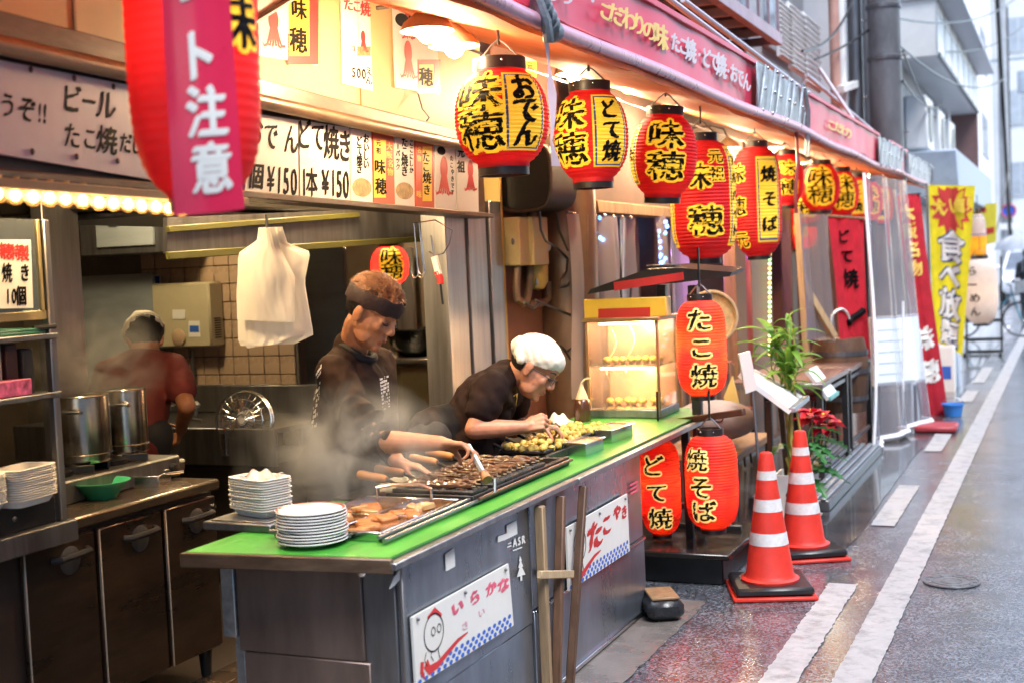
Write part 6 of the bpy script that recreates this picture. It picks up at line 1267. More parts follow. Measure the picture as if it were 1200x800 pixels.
# ================================================================== wall strip after the stall
WX = -2.86
ws = T('service_wall', 'narrow service wall with pipes between the stall and the dining room', 'wall', (WX-.1, 6.95, 0))
MB().lohi((WX-.25, 6.46, 0), (WX-.02, 7.45, 3.0), .004).build('wall_face', mat('pink_brown_wall', (.2, .085, .06), .5, 0, .3, 2, .1, 20, dirt=.4), ws)
a, b_ = at(650, 300, X=WX+.1), at(682, 300, X=WX+.1); MB().cyl((WX+.08, (a.y+b_.y)/2, .0), (WX+.08, (a.y+b_.y)/2, 2.4), (b_.y-a.y)*.42, 20).build('drain_pipe', mat('greasy_pipe', (.18, .12, .08), .35, .3, .35, 3, .05, 30, dirt=.4), ws)
t = T('meter_box', 'cream metal meter box on the service wall beside the steel post', 'meter box', at(604, 312, X=WX)); cmb = mat('meter_cream', (.5, .42, .2), .45, 0, .1, 4, dirt=.3)
a, b_ = at(591, 312, X=WX), at(601, 256, X=WX); MB().lohi((WX, a.y, a.z), (WX+.1, b_.y, b_.z), .006).build('box_back', cmb, t); a, b_ = at(602, 312, X=WX), at(617, 256, X=WX); MB().lohi((WX, a.y, a.z), (WX+.13, b_.y, b_.z), .006).build('box_front', cmb, t); MB().ell(at(601, 283, X=WX+.13), (.01, .012, .02)).build('latch', steel_dk, t)
t = T('gas_meter', 'yellowed gas meter with small dial on the service wall', 'gas meter', at(630, 340, X=WX)); gmm = mat('meter_yellow', (.55, .38, .1), .4, 0, .15, 6, dirt=.3)
c = at(630, 318, X=WX+.06); MB().lathe([(0, 0), (.035, .01), (.06, .05), (.062, .14), (.05, .17), (.03, .18), (0, .18)], c-Vector((0, 0, .11)), 20).build('meter_body', gmm, t); c = at(628, 290, X=WX+.06); MB().ell(c, (.05, .07, .04)).build('valve_body', gmm, t); MB().lathe([(0, 0), (.03, 0), (.03, .03), (0, .03)], at(637, 289, X=WX+.1), 16, (.9, -.4, 0)).build('dial', whitep, t); MB().lohi(at(629, 331, X=WX+.12)-Vector((.004, .015, .02)), at(629, 331, X=WX+.12)+Vector((.004, .015, .02)), .002).build('tag', steel_dk, t)
for i, pts in enumerate((((606, 312), (605, 335), (606, 350), (614, 355)), ((622, 300), (621, 330), (618, 352), (612, 356)), ((624, 235), (623, 260), (626, 280)), ((642, 330), (642, 350), (634, 356), (620, 357)))): MB().tube([at(x, y, X=WX+.05) for x, y in pts], .022 if i != 2 else .03, 10).build('gas_pipe', mat('old_pipe', (.22, .16, .1), .5, .3, .3, 10, .1, 40), ws)
for pts in (((652, 250), (655, 270), (668, 300), (672, 320), (665, 335), (655, 338), (657, 328), (664, 318), (665, 303), (652, 290), (640, 283)), ((632, 248), (634, 270), (640, 283)), ((628, 352), (650, 362), (686, 376), (700, 378)), ((657, 405), (664, 412), (672, 406), (676, 418), (668, 420), (662, 410)), ((615, 355), (626, 362), (632, 355))): MB().tube([at(x, y, X=WX+.16) for x, y in pts], .0075, 6).build('loose_cable', blackp, ws)
# dark drum-shaped sign over the service wall
Yd = 6.5; cd_ = at(612, 207, Y=Yd); ds = T('drum_sign', 'dark rounded drum sign body behind the oden lantern', 'sign', cd_-Vector((0, 0, .2))); hw, hh2 = 36/FPX*7, 40/FPX*7; n = 40; ring = []
for k in range(n):
    a = 2*math.pi*k/n; ring.append((math.copysign(abs(math.cos(a))**.6, math.cos(a))*hw, math.copysign(abs(math.sin(a))**.6, math.sin(a))*hh2))
MB().prism([cd_+Vector((u, 0, v)) for u, v in ring], (0, .4, 0)).build('drum_body', mat('drum_black', (.012, .01, .009), .5, 0, .3, 6, .05, 40, spec=.25), ds)
MB().tube([cd_+Vector((u, 0, v)) for u, v in ring], .01, 8, closed=True).build('rim', mat('drum_rim', (.06, .04, .03), .4, .4), ds); MB().bar(cd_+Vector((0, .2, hh2)), cd_+Vector((0, .2, hh2+.35)), .04).build('bracket', blackm, ds)
# ================================================================== dining room beyond
DX = -2.68
dr = T('dining_shop', 'dim timber-fronted dining room with clear curtains next to the stall', 'shop', (-3.6, 10.5, 0))
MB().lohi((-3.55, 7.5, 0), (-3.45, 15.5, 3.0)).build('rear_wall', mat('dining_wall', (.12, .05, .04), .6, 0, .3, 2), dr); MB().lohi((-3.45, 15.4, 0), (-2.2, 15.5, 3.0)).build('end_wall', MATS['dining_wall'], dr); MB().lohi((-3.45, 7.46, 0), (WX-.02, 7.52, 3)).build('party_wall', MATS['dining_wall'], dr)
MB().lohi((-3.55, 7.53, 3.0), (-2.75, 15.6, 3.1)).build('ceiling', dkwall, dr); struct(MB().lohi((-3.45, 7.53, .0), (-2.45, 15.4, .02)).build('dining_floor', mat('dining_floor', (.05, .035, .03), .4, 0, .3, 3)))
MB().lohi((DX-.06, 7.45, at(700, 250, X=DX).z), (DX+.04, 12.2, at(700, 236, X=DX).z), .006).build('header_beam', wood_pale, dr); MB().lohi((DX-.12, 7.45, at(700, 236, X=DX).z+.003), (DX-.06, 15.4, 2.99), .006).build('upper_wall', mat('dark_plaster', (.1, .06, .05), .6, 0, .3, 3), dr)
for x0, x1, mm in ((862, 874, wood), (880, 904, mat('red_wood', (.28, .1, .035), .45, 0, .3, 3, .1, 30, stretch=(8, 8, 1))), (928, 934, wood_dk)):
    a, b_ = at(x0, 320, X=-2.5), at(x1, 320, X=-2.5); MB().lohi((-2.6, a.y, 0), (-2.5, b_.y, 2.2), .006).build('timber_post', mm, dr)
# low fence of planks
fc = T('plank_screen', 'low screen of upright weathered planks under the dining window', 'screen', (-2.55, 11, 0)); y = at(800, 430, X=-2.52).y
k = 0
while y < at(900, 430, X=-2.52).y+1.5:
    wv = .1; h = .78+.05*math.sin(k*2.3); MB().lohi((-2.56-.006*(k % 2), y, 0.02), (-2.53-.006*(k % 2), y+wv-.01, h), .004).build('plank', [wood, wood_dk, MATS['red_wood']][k % 3], fc); y += wv; k += 1
for z in (.3, .62): MB().lohi((-2.6, at(800, 430, X=-2.52).y, z), (-2.57, y, z+.05), .004).build('rail', wood, fc)
# plastic strip curtains with rail
stripm = sheet_mat('strip_plastic', (.92, .9, .95), .5, .68, .35, .2, (.72, .68, .74)); clearm = sheet_mat('clear_vinyl', (.93, .95, 1.), .7, .24, .55, .1, (.75, .8, .95))
def strips(x0, x1, y0, y1, label, X=DX+.02):
    a, b_ = at(x0, y0, X=X), at(x1, y0, X=X); zb_ = at(x0, y1, X=X).z; t = T('strip_curtain', label, 'curtain', (X, (a.y+b_.y)/2, zb_)); n = max(3, int((b_.y-a.y)/.17))
    for k in range(n):
        y_ = a.y+(b_.y-a.y)*k/n; wd = (b_.y-a.y)/n*1.15; ph = k*1.7
        MB().grid(lambda u, v: (X+.02*(k % 2)+.03*math.sin(u*3.1+ph)+.012*math.sin(v*5+ph), y_+wd*u+.01*math.sin(v*4+ph), a.z+(zb_-a.z)*v), 8, 12).build('plastic_strip', stripm, t, ang=3)
        MB().ell((X+.01, y_+wd/2, a.z), (.012, .03, .015), n=8, m=5).build('hanger_clip', steel_br, t)
    MB().tube([(X, a.y, a.z+.01), (X, b_.y, a.z+.01)], .01, 6).build('rail', steel_dk, t)
strips(664, 741, 251, 470, 'frosted plastic strip curtain beside the service wall'); strips(768, 806, 253, 470, 'frosted plastic strip curtain beyond the blue lights')
# coloured lights inside
neon = T('neon_bar', 'glowing magenta neon bar inside the dining room', 'light', at(755, 300, X=-3.35)); MB().tube([at(746, 262, X=-3.35), at(752, 330, X=-3.35)], .03, 8).build('tube', glow('magenta_glow', (.9, .05, .6), 5.), neon); lamp(at(752, 300, X=-3.25), 22, (.6, .2, 1.), .1, neon)
ledm = glow('blue_led', (.1, .35, 1.), 7.); lb = None
for i in range(46):
    x = random.uniform(744, 783) if i < 30 else random.uniform(668, 735); p = at(x, random.uniform(252, 318) if i < 30 else random.uniform(252, 285), X=-3.2)
    if lb is None: o = lb = MB().ell((0, 0, 0), (.016, .016, .016), n=8, m=6).build('fairy_light', ledm); tag(lb, 'tiny blue fairy light behind the strip curtains', 'light', 'blue fairy lights in the dining room')
    else: o = lb.copy(); COL.objects.link(o)
    o.location = p; W[o] = Matrix.Identity(4)
gl_ = glow('green_led', (.45, 1., .35), 1.5); yl_ = glow('amber_led', (1., .6, .15), 1.5); lg_ = None
for i in range(22):
    p = at(902+.0*i, 298+5.6*i, X=-2.47); o = MB().ell((0, 0, 0), (.014, .014, .014), n=8, m=6).build('string_light', gl_ if i % 3 else yl_) if i < 3 else lgs[i % 3].copy()
    if i < 3: lgs = (lgs if i else [])+[o]; tag(o, 'small green or amber light on the cord down the red timber post', 'light', 'cord lights on the timber post')
    else: COL.objects.link(o)
    o.location = p; W[o] = Matrix.Identity(4)
hangl = T('pendant_lamp', 'warm pendant lamp inside the dining room', 'lamp', (-3.1, 10.5, 2.3)); MB().ell((-3.1, 10.5, 2.3), (.09, .09, .09)).build('globe', glow('pendant_glow', (1., .7, .35), 4.), hangl); MB().tube([(-3.1, 10.5, 2.38), (-3.1, 10.5, 3.0)], .006).build('cord', blackp, hangl); lamp((-3.1, 10.5, 2.15), 14, WARM, .1, hangl)
# bamboo tray, table with plank, cushion behind the takoyaki lantern
t = T('bamboo_tray', 'round woven bamboo tray hung behind the takoyaki lantern', 'tray', at(838, 400, D=8.6)); c = at(833, 372, D=8.6); r = 30/FPX*8.6; bam = mat('bamboo', (.55, .36, .16), .5, 0, .25, 30, .2, 120)
MB().lathe([(0, 0), (r*.9, .0), (r, .02), (r*1.02, .012), (r*.92, -.012), (0, -.012)], c, 32, TW, cap=False).build('weave', bam, t); MB().tube([c+frame(TW, UP)@Vector((.015, r*math.cos(a), r*math.sin(a))) for a in np.linspace(0, 2*math.pi, 36, False)], .012, 6, closed=True).build('rim', wood_pale, t)
tb1 = T('timber_table', 'rough timber table behind the takoyaki lantern', 'table', at(850, 560, D=8.2)); za = at(850, 520, D=8.2).z; a, b_ = at(790, 515, D=8.0), at(885, 512, D=8.2)
MB().lohi((a.x-.1, a.y-.1, za-.05), (b_.x, b_.y+.5, za), .008).build('table_top', wood, tb1)
for x in (a.x, b_.x-.08): MB().lohi((x-.04, a.y-.05, 0.004), (x+.04, a.y+.03, za-.05), .006).build('leg', wood_dk, tb1)
c = at(838, 492, D=8.1); t = T('stone_cushion', 'grey round cushion with a drawn face on the timber table', 'cushion', c-Vector((0, 0, .13))); MB().ell(c, (.27, .15, .13), n=24, m=14).build('cushion_body', mat('grey_cushion', (.3, .25, .23), .7, 0, .15, 12), t)
for dx in (-.07, .06): MB().tube([c+Vector((dx+.03*math.cos(a_), -.148, .03+.02*math.sin(a_))) for a_ in np.linspace(0, 2*math.pi, 14, False)], .004, 5, closed=True).build('drawn_eye', ink, t)
c = at(860, 470, D=8.3); single(MB().prism([at(x, y, D=8.4) for x, y in ((848, 465), (858, 440), (872, 500), (860, 510))], (.0, .02, 0)), 'leaning_sign', mat('amber_card', (.7, .45, .12), .5), 'amber card leaning behind the takoyaki lantern', 'card')
# ------------------------------------------------------------------ black lantern stand
ls = T('lantern_stand', 'black timber stand with base box carrying the low lanterns', 'stand', (-1.8, 6.45, 0))
a = at(757, 690, Z=0); b_ = at(872, 690, Z=0)
MB().lohi((-2.25, 6.22, .0), (-1.62, 6.95, .14), .008).build('base_box', blackm, ls); MB().lohi((-2.3, 6.16, .14), (-1.57, 6.98, .17), .006).build('base_deck', mat('black_wet_wood', (.02, .016, .014), .2, 0, .4, 8, .1, 30), ls)
pb = at(826, 625, D=6.75); MB().bar((-1.86, 6.72, .17), (-1.86, 6.72, 1.5), .05, .05).build('post', blackm, ls); za = at(835, 494, D=6.6).z; MB().bar(at(770, 497, D=6.9), at(872, 482, D=6.55), .035, .035).build('cross_arm', mat('arm_wood', (.08, .035, .02), .5), ls); MB().bar((-2.2, 6.72, .3), (-1.66, 6.72, .3), .03, .03).build('low_rail', blackm, ls)
for k in range(2): MB().bar((-1.86, 6.72, .17+.02), (-1.86+(.22 if k else -.22), 6.72, .02+.17), .03).build('foot', blackm, ls)
MB().tube([at(776, 600+i*4, D=6.9)+Vector((.05*math.sin(i), 0, 0)) for i in range(6)], .008, 6).build('coiled_cable', mat('tan_cable', (.35, .25, .12), .5), ls)
sbg = at(776, 722, Z=0); t = T('sandbag', 'black wet rubber block at the foot of the counter end', 'weight', sbg); MB().box((0, .0, .055), (.17, .24, .1), .03, Matrix.Rotation(.5, 3, 'Z')).build('block_body', mat('wet_rubber', (.018, .018, .02), .25, 0, .4, 10, .2, 40), t, world=False); MB().box((0, .0, .108), (.13, .2, .014), .005, Matrix.Rotation(.5, 3, 'Z')).build('wooden_pad', wood, t, world=False)
# ------------------------------------------------------------------ cones
def cone(x, y, rz, label, ti):
    t = T('traffic_cone', label, 'cone', (x, y, .0), rz, 'traffic cones by the road edge'); s = 1.0
    MB().box((0, 0, .011), (.40, .40, .02), .006).build('red_base', rubber, t, world=False); b = MB().box((0, 0, .042), (.37, .37, .042), .014).build('rubber_weight', blackp, t, world=False)
    MB().lathe([(.14, .06), (.142, .074), (.12, .085)], (0, 0, 0), 36, cap=False).build('cone_foot', rubber, t, world=False)
    def r(z): return .118-(z-.08)*(.118-.03)/(.68-.08)
    MB().lathe([(.135, .07), (.125, .082), (r(.1), .1), (r(.3), .3), (r(.5), .5), (.034, .67), (.03, .685), (.02, .69), (0, .69)], (0, 0, 0), 36, cap=False).build('cone_body', rubber, t, world=False)
    for z in (.243, .405, .558): MB().lathe([(r(z)+.0015, z), (r(z+.06)+.0015, z+.06)], (0, 0, 0), 36, cap=False).build('reflective_band', reflect, t, world=False)
    return t
cone(-1.37, 6.155, .35, 'red traffic cone with white bands beside the black lantern stand', 0); cone(-1.36, 6.96, .5, 'red traffic cone with white bands beside the potted bamboo', 0)
# ------------------------------------------------------------------ potted plants
pc = at(952, 612, Z=0); t = T('bamboo_plant', 'tall yellow-green bamboo plant in a white square pot by the steps', 'plant', (pc.x-.1, pc.y+.05, .0)); bp_ = Vector(t.location)
leafm = paper_mat('leaf_green', (.22, .36, .04), .35, rough=.4, var=.35, scale=5, mottle=(.08, .22, .03)); stem = mat('bamboo_stem', (.5, .42, .08), .4, 0, .25, 9, .05, 30); leafd = paper_mat('leaf_deep', (.03, .16, .03), .2, rough=.35, var=.4, scale=7)
MB().prism([bp_+Vector((x*.13, y*.13, .02)) for x, y in ((-1, -1), (1, -1), (1, 1), (-1, 1))], (0, 0, .01)).build('saucer', whitep, t)
mb = MB()
for z0, z1, r0, r1 in ((.03, .3, .095, .12),): mb.add([tuple(bp_+Vector((x*r, y*r, z))) for r, z in ((r0, z0), (r1, z1), (r1-.012, z1), (r1-.015, z1-.04)) for x, y in ((-1, -1), (1, -1), (1, 1), (-1, 1))], [(i*4+k, i*4+(k+1) % 4, (i+1)*4+(k+1) % 4, (i+1)*4+k) for i in range(3) for k in range(4)]+[(12, 13, 14, 15)])
mb.build('pot', white, t); MB().lohi(bp_+Vector((-.1, -.1, .255)), bp_+Vector((.1, .1, .262)), .001).build('soil', mat('soil', (.04, .025, .015), .9), t)
def leafmesh(L, wd, bend=.4, n=7):
    mb = MB()
    for i in range(n+1):
        u = i/n; w_ = wd*math.sin(math.pi*min(1, u*.92+.06))**.8; z = bend*L*(u*.7-u*u*1.15); x = L*u*(1-.12*u)
        mb.v += [(x, -w_, z+w_*.35), (x, 0, z), (x, w_, z+w_*.35)]
    for i in range(n): mb.f += [(3*i, 3*i+1, 3*i+4, 3*i+3), (3*i+1, 3*i+2, 3*i+5, 3*i+4)]
    return mb
lf = [leafmesh(.3, .024, .5).build('leaf', leafm, t, world=False, ang=3), leafmesh(.24, .021, .9).build('leaf', leafm, t, world=False, ang=3)]
first = [True, True]
for s_ in range(9):
    a_ = random.uniform(0, 6.28); b0 = bp_+Vector((random.uniform(-.06, .06), random.uniform(-.06, .06), .25)); hgt = random.uniform(.92, 1.22); tp_ = b0+Vector((random.uniform(-.12, .08)-.04, random.uniform(-.06, .06), hgt-.25))
    pth = [b0.lerp(tp_, i/6)+Vector((.012*math.sin(i*2+s_), .01*math.cos(i*2+s_), 0)) for i in range(7)]; MB().tube(pth, [.009-.0008*i for i in range(7)], 7).build('stem', stem, t)
    for k in range(9):
        j = (s_+k) % 2; o = lf[j] if first[j] else lf[j].copy()
        if not first[j]: COL.objects.link(o); o.parent = t
        first[j] = False; q_ = b0.lerp(tp_, random.uniform(.66, 1.04))-bp_; az = random.uniform(0, 6.28); o.location = q_; o.rotation_euler = (random.uniform(-.4, .4), random.uniform(-1.1, -.1), az); o.scale = [random.uniform(.6, 1.1)]*3
# poinsettia
pp_ = at(957, 497, D=8.35); t = T('poinsettia', 'red poinsettia flowers on the bamboo plant', 'flower', pp_-Vector((0, 0, .1))); redl = paper_mat('red_bract', (.55, .01, .03), .25, rough=.5, var=.3); o0 = leafmesh(.115, .032, .35, 5).build('bract', redl, t, world=False, ang=3); fst = True
for c_ in ((-.06, 0, .06), (.05, -.03, .09), (.04, .02, -.0), (-.02, -.05, .12), (.09, 0, .03)):
    for k in range(9):
        o = o0 if fst else o0.copy()
        if not fst: COL.objects.link(o); o.parent = t
        fst = False; o.location = Vector(c_)+Vector((0, 0, .06)); o.rotation_euler = (random.uniform(-.3, .3), -.15-.5*(k % 3)/2+random.uniform(-.2, .2)+.3, k*.7+random.uniform(-.2, .2)); o.rotation_euler.rotate_axis('X', 0)
    MB().ell(pp_-Vector((0, 0, .04))+Vector(c_)+Vector((0, -.01, .02)), (.012, .012, .012), n=8, m=5).build('flower_centre', yel, t)
    MB().tube([pp_-Vector((0, 0, .1))+Vector(c_), pp_+Vector((-.03, .02, -.32))], .004, 5).build('stalk', stem, t)
# split-leaf philodendron around the pot
ph_ = at(935, 560, D=7.9); t = T('philodendron', 'deep green split-leaf plant in a small pot behind the far cone', 'plant', Vector((ph_.x, ph_.y, 0)))
mb = MB()
def lobed(L):
    mb = MB(); n = 8; out = []
    for i in range(n+1):
        u = i/n; w_ = L*.34*math.sin(math.pi*(.12+.86*u)); out.append((u*L, w_*(1.15 if i % 2 else .35), -.25*L*u*u))
    for s in (-1, 1):
        o = len(mb.v); mb.v += [(x, s*y, z+abs(y)*.15) for x, y, z in out]+[(u*L/n, 0, -.25*L*(u/n)**2) for u in range(n+1)]
        for i in range(n): mb.f.append((o+i, o+i+1, o+n+1+i+1, o+n+1+i))
    return mb
l0 = lobed(.21).build('leaf', leafd, t, world=False, ang=3); fst = True
for k in range(16):
    o = l0 if fst else l0.copy()
    if not fst: COL.objects.link(o); o.parent = t
    fst = False; az = random.uniform(-2.4, 1.2); hgt = random.uniform(.28, .62); rad = random.uniform(.05, .16); q_ = Vector((rad*math.cos(az), rad*math.sin(az), hgt)); o.location = q_; o.rotation_euler = (random.uniform(-.3, .3), random.uniform(-.1, .5), az); o.scale = [random.uniform(.7, 1.15)]*3
    MB().tube([(0, 0, .16), q_*.6+Vector((0, 0, .1)), q_], .005, 5).build('leaf_stalk', mat('green_stalk', (.06, .18, .04), .5), t, world=False)
MB().lathe([(.07, 0), (.095, .17), (.1, .17), (.1, .19), (.085, .19), (.08, .15), (0, .15)], (0, 0, 0), 24, cap=False).build('pot', mat('brown_pot', (.12, .07, .05), .6), t, world=False)
# ------------------------------------------------------------------ menu stands
t = T('menu_stand', 'white price tag on a steel pole beside the cones', 'sign', at(893, 590, D=7.3)); q = quad_px(PP(at(877, 440, D=7.3), TW), ((866, 415), (879, 411), (888, 456), (874, 461))); q.board(.04).build('tag_board', white, t, smooth=False); MB().tube([at(882, 458, D=7.32), at(893, 590, D=7.32)], .009, 8).build('pole', steel, t)
t = T('menu_lectern', 'sloping white menu lectern with metal frame beside the bamboo', 'sign', at(905, 600, D=7.9)); a1, a2, a3, a4 = at(868, 436, D=7.4), at(885, 432, D=8.2), at(945, 466, D=8.0), at(928, 480, D=7.3)
q = Quad(a1, a2, a3, a4); q.board(.03).build('menu_panel', white, t, smooth=False); mb = MB()
for k in range(6): q.rect(.1, .08+.15*k, .9, .1+.15*k, .002, mb)
mb.build('slat_line', galv, t, smooth=False); MB().bar(a4, a3, .04, .03).build('bottom_rail', galv, t); MB().bar(at(900, 470, D=7.8), at(905, 600, D=7.9), .03).build('leg', wood_dk, t); MB().bar(at(915, 475, D=7.8), at(925, 590, D=8.1), .03).build('leg', wood_dk, t)
t = T('menu_tablet', 'small tilted grey tablet with teal edge by the bamboo leaves', 'sign', at(970, 500, D=9)); q = Quad(at(946, 433, D=8.9), at(957, 428, D=9.2), at(982, 460, D=9.2), at(972, 467, D=8.9)); q.board(.025).build('tablet', white, t, smooth=False); MB().bar(q.c[3], q.c[2], .02, .03).build('edge', mat('teal_edge', (.1, .35, .33), .4), t); MB().bar(at(966, 455, D=9.1), at(966, 540, D=9.1), .02).build('leg', blackm, t)
# ------------------------------------------------------------------ tables with black frames, stools, ribbed step
def btable(x0, x1, y0, y1, h, label):
    t = T('street_table', label, 'table', ((x0+x1)/2, (y0+y1)/2, .004)); MB().lohi((x0, y0, h-.04), (x1, y1, h), .006).build('table_top', mat('brown_top', (.12, .06, .045), .35, 0, .3, 4), t)
    for x in (x0+.03, x1-.03):
        for y in (y0+.03, y1-.03): MB().lohi((x-.022, y-.022, .004), (x+.022, y+.022, h-.04), .004).build('leg', blackm, t)
    for z in (.12, h-.1): MB().lohi((x1-.045, y0+.05, z), (x1-.02, y1-.05, z+.03), .003).build('side_rail', steel_dk, t)
    MB().lohi((x0, y0-.004, h-.045), (x1, y0+.01, h-.01), .003).build('steel_edge', steel, t)
btable(-2.25, -1.58, 8.95, 10.1, .76, 'black-framed street table with brown top behind the bamboo'); btable(-2.3, -1.6, 10.35, 11.5, .74, 'black-framed street table behind the clear curtain')
for i, (x, y) in enumerate(((-2.6, 9.3), (-2.45, 9.9), (-1.95, 11.0))):
    t = T('bar_stool', ['dark stool tucked against the plank screen by the street table', 'dark stool in the shade beyond the first stool', 'dark stool under the lit menu board'][i], 'stool', (x, y, .02)); MB().lathe([(0, .4), (.15, .4), (.16, .42), (.15, .45), (0, .455)], (0, 0, 0), 20).build('seat', mat('stool_red', (.25, .03, .03), .4), t, world=False)
    for k in range(4): a_ = k*1.57+.78; MB().tube([(.1*math.cos(a_), .1*math.sin(a_), .4), (.15*math.cos(a_), .15*math.sin(a_), 0)], .011, 6).build('leg', blackm, t, world=False)
sp_ = T('ribbed_step', 'ribbed grey metal step along the dining room front', 'step', (-1.65, 9.3, 0)); MB().lohi((-1.95, 8.2, .004), (-1.43, 10.7, .075), .006).build('step_box', steel_dk, sp_)
for k in range(9): MB().lohi((-1.93+.056*k, 8.19, .075), (-1.93+.056*k+.034, 10.71, .09), .004).build('rib', galv, sp_)
# barrel
t = T('wooden_barrel', 'brown wooden barrel beneath the red noren banner', 'barrel', at(985, 440, D=10.9)+Vector((0, 0, -.3))); bo = Vector(t.location); MB().lathe([(.2, 0), (.23, .2), (.24, .35), (.23, .5), (.2, .62), (0, .62)], (0, 0, 0), 28, cap=False).build('staves', wood_dk, t, world=False)
for z, r in ((.12, .222), (.5, .232), (.35, .244)): MB().lathe([(r-.003, z-.02), (r+.004, z-.02), (r+.004, z+.02), (r-.003, z+.02)], (0, 0, 0), 28, cap=False).build('hoop', steel_dk, t, world=False)
# ------------------------------------------------------------------ banners and curtains
def cloth(q, name, m, t, amp=.02, n=24, ph=0., f=9.):
    mp = lambda u, v, l=0.: q(u, v, l+amp*math.sin(u*f+v*2.2+ph)*(1-.5*v)+amp*.4*math.sin(u*f*2.3+v*4+ph)); MB().grid(lambda u, v: mp(u, v), n, n).build(name, m, t, ang=3); return mp
redcl = paper_mat('red_cloth', (.5, .012, .03), .3, rough=.75, var=.15)
q = Quad(at(970, 253, Y=10.9), at(1013, 256, Y=11.3), at(1019, 420, Y=11.3), at(985, 418, Y=10.9)); t = T('noren_banner', 'long red noren banner with black characters behind the clear curtain', 'banner', (q.c[2]+q.c[3])/2); mp = cloth(q, 'cloth', redcl, t, .015)
lettering('lettering', [('ど', .38, .86, .3, .1), ('て', .42, .72, .34, .1), ('焼', .5, .56, .42, .14)], ink, t, mp, (.05, .04), 0, .01); MB().tube([mp(.1+.06*math.cos(a_)*5, .22+.12*math.sin(a_), .012) for a_ in np.linspace(.2, 3.4, 14)], .012, 5).build('drawn_arc', whitep, t); MB().tube([mp(.3+.1*k, .24+.02*k, .012) for k in range(6)], .03, 5).build('drawn_rope', ink, t); MB().bar(q.c[0], q.c[1], .02).build('rod', wood, t)
q = Quad(at(936, 250, Y=10.4), at(972, 252, Y=10.8), at(978, 400, Y=10.8), at(945, 398, Y=10.4)); t = T('vinyl_sheet', 'grey translucent vinyl sheet behind the bamboo', 'curtain', (q.c[2]+q.c[3])/2); cloth(q, 'sheet', sheet_mat('grey_vinyl', (.8, .82, .88), .5, .45, .4, .2, (.4, .42, .47)), t, .02); MB().bar(at(934, 245, Y=10.5), at(945, 415, Y=10.5), .05).build('frame_stile', wood_pale, t); MB().bar(at(940, 330, Y=10.5), at(978, 395, Y=10.7), .05).build('frame_brace', wood_pale, t)
q = Quad(at(1014, 203, Y=11.6), at(1064, 214, Y=13.0), at(1089, 491, Y=12.6), at(1017, 527, Y=10.75)); t = T('clear_curtain', 'tall clear plastic rain curtain with white hem hanging to the road edge', 'curtain', (q.c[2]+q.c[3])/2); mp = cloth(q, 'plastic_sheet', clearm, t, .06, 40, .5, 16.)
hemm = mat('white_hem', (.75, .76, .8), .5); MB().tube([mp(u, .005) for u in np.linspace(0, 1, 40)], .03, 6).build('hem', hemm, t); MB().tube([mp(0.003, v) for v in np.linspace(0, 1, 20)], .014, 6).build('hem', hemm, t); MB().tube([mp(.66, v) for v in np.linspace(0, .5, 12)], .012, 6).build('hem', hemm, t)
q = Quad(at(1021, 372, Y=12.0), at(1076, 368, Y=12.9), at(1080, 447, Y=12.9), at(1024, 452, Y=12.0)); t = T('light_board', 'glowing white menu board behind the clear curtain', 'sign', (q.c[2]+q.c[3])/2); q.board(.06).build('frame', white, t, smooth=False); q.rect(.03, .04, .97, .96, .004).build('lit_panel', glow('board_glow', (.86, .97, 1.), .25), t, smooth=False); mb = MB()
for k in range(5): q.rect(.1, .15+.16*k, .6, .165+.16*k, .006, mb)
mb.build('print', mat('pale_blue_print', (.35, .5, .55), .5), t, smooth=False)
for x in (1030, 1072): MB().bar(at(x, 450, Y=12.4), at(x+2, 520, Y=12.4), .03).build('leg', blackm, t)
q = Quad(at(1050, 228, Y=13.4), at(1079, 227, Y=13.6), at(1112, 498, Y=13.4), at(1082, 505, Y=13.2)); t = T('red_flag', 'tall red flag with gold characters beside the clear curtain', 'flag', (q.c[2]+q.c[3])/2); mp = cloth(q, 'cloth', redcl, t, .02)
lettering('lettering', [('大', .35, .92, .55, .07), ('阪', .36, .84, .55, .07), ('名', .38, .76, .55, .07), ('物', .4, .68, .55, .07)], goldp, t, mp, (.06, .05), 0, .006); lettering('white_lettering', [('味', .45, .38, .7, .1), ('穂', .5, .24, .7, .1)], whitep, t, mp, (.06, .05), 0, .006); MB().tube([q(-.03, 1.02), q(-.0, -.05)], .014, 8).build('pole', steel, t); MB().bar(q(-.03, 1.0), q(1.02, 1.0), .02).build('rod', steel, t)
fb = at(1100, 505, Z=0); MB().lohi((fb.x-.2, fb.y-.15, .004), (fb.x+.16, fb.y+.25, .06), .02).build('base_weight', mat('red_base', (.35, .03, .04), .5), t)
t = T('rope_tripod', 'pale leaning stake beside the red flag base', 'stake', at(1106, 470, Y=14)); MB().bar(at(1095, 420, Y=14), at(1113, 500, Y=14), .06, .04).build('stake', wood_pale, t)
t = T('blue_bucket', 'small blue bucket on the road edge past the red flag', 'bucket', at(1117, 487, Z=.004)); MB().lathe([(0, 0), (.08, 0), (.1, .11), (.11, .11), (.11, .125), (.09, .125), (.07, .02), (0, .02)], (0, 0, 0), 20, cap=False).build('bucket_body', mat('blue_plastic', (.05, .25, .7), .4), t, world=False); MB().tube([(.1*math.cos(a_), 0, .12+.06*math.sin(a_)) for a_ in np.linspace(0, math.pi, 10)], .005, 5).build('handle', steel, t, world=False)
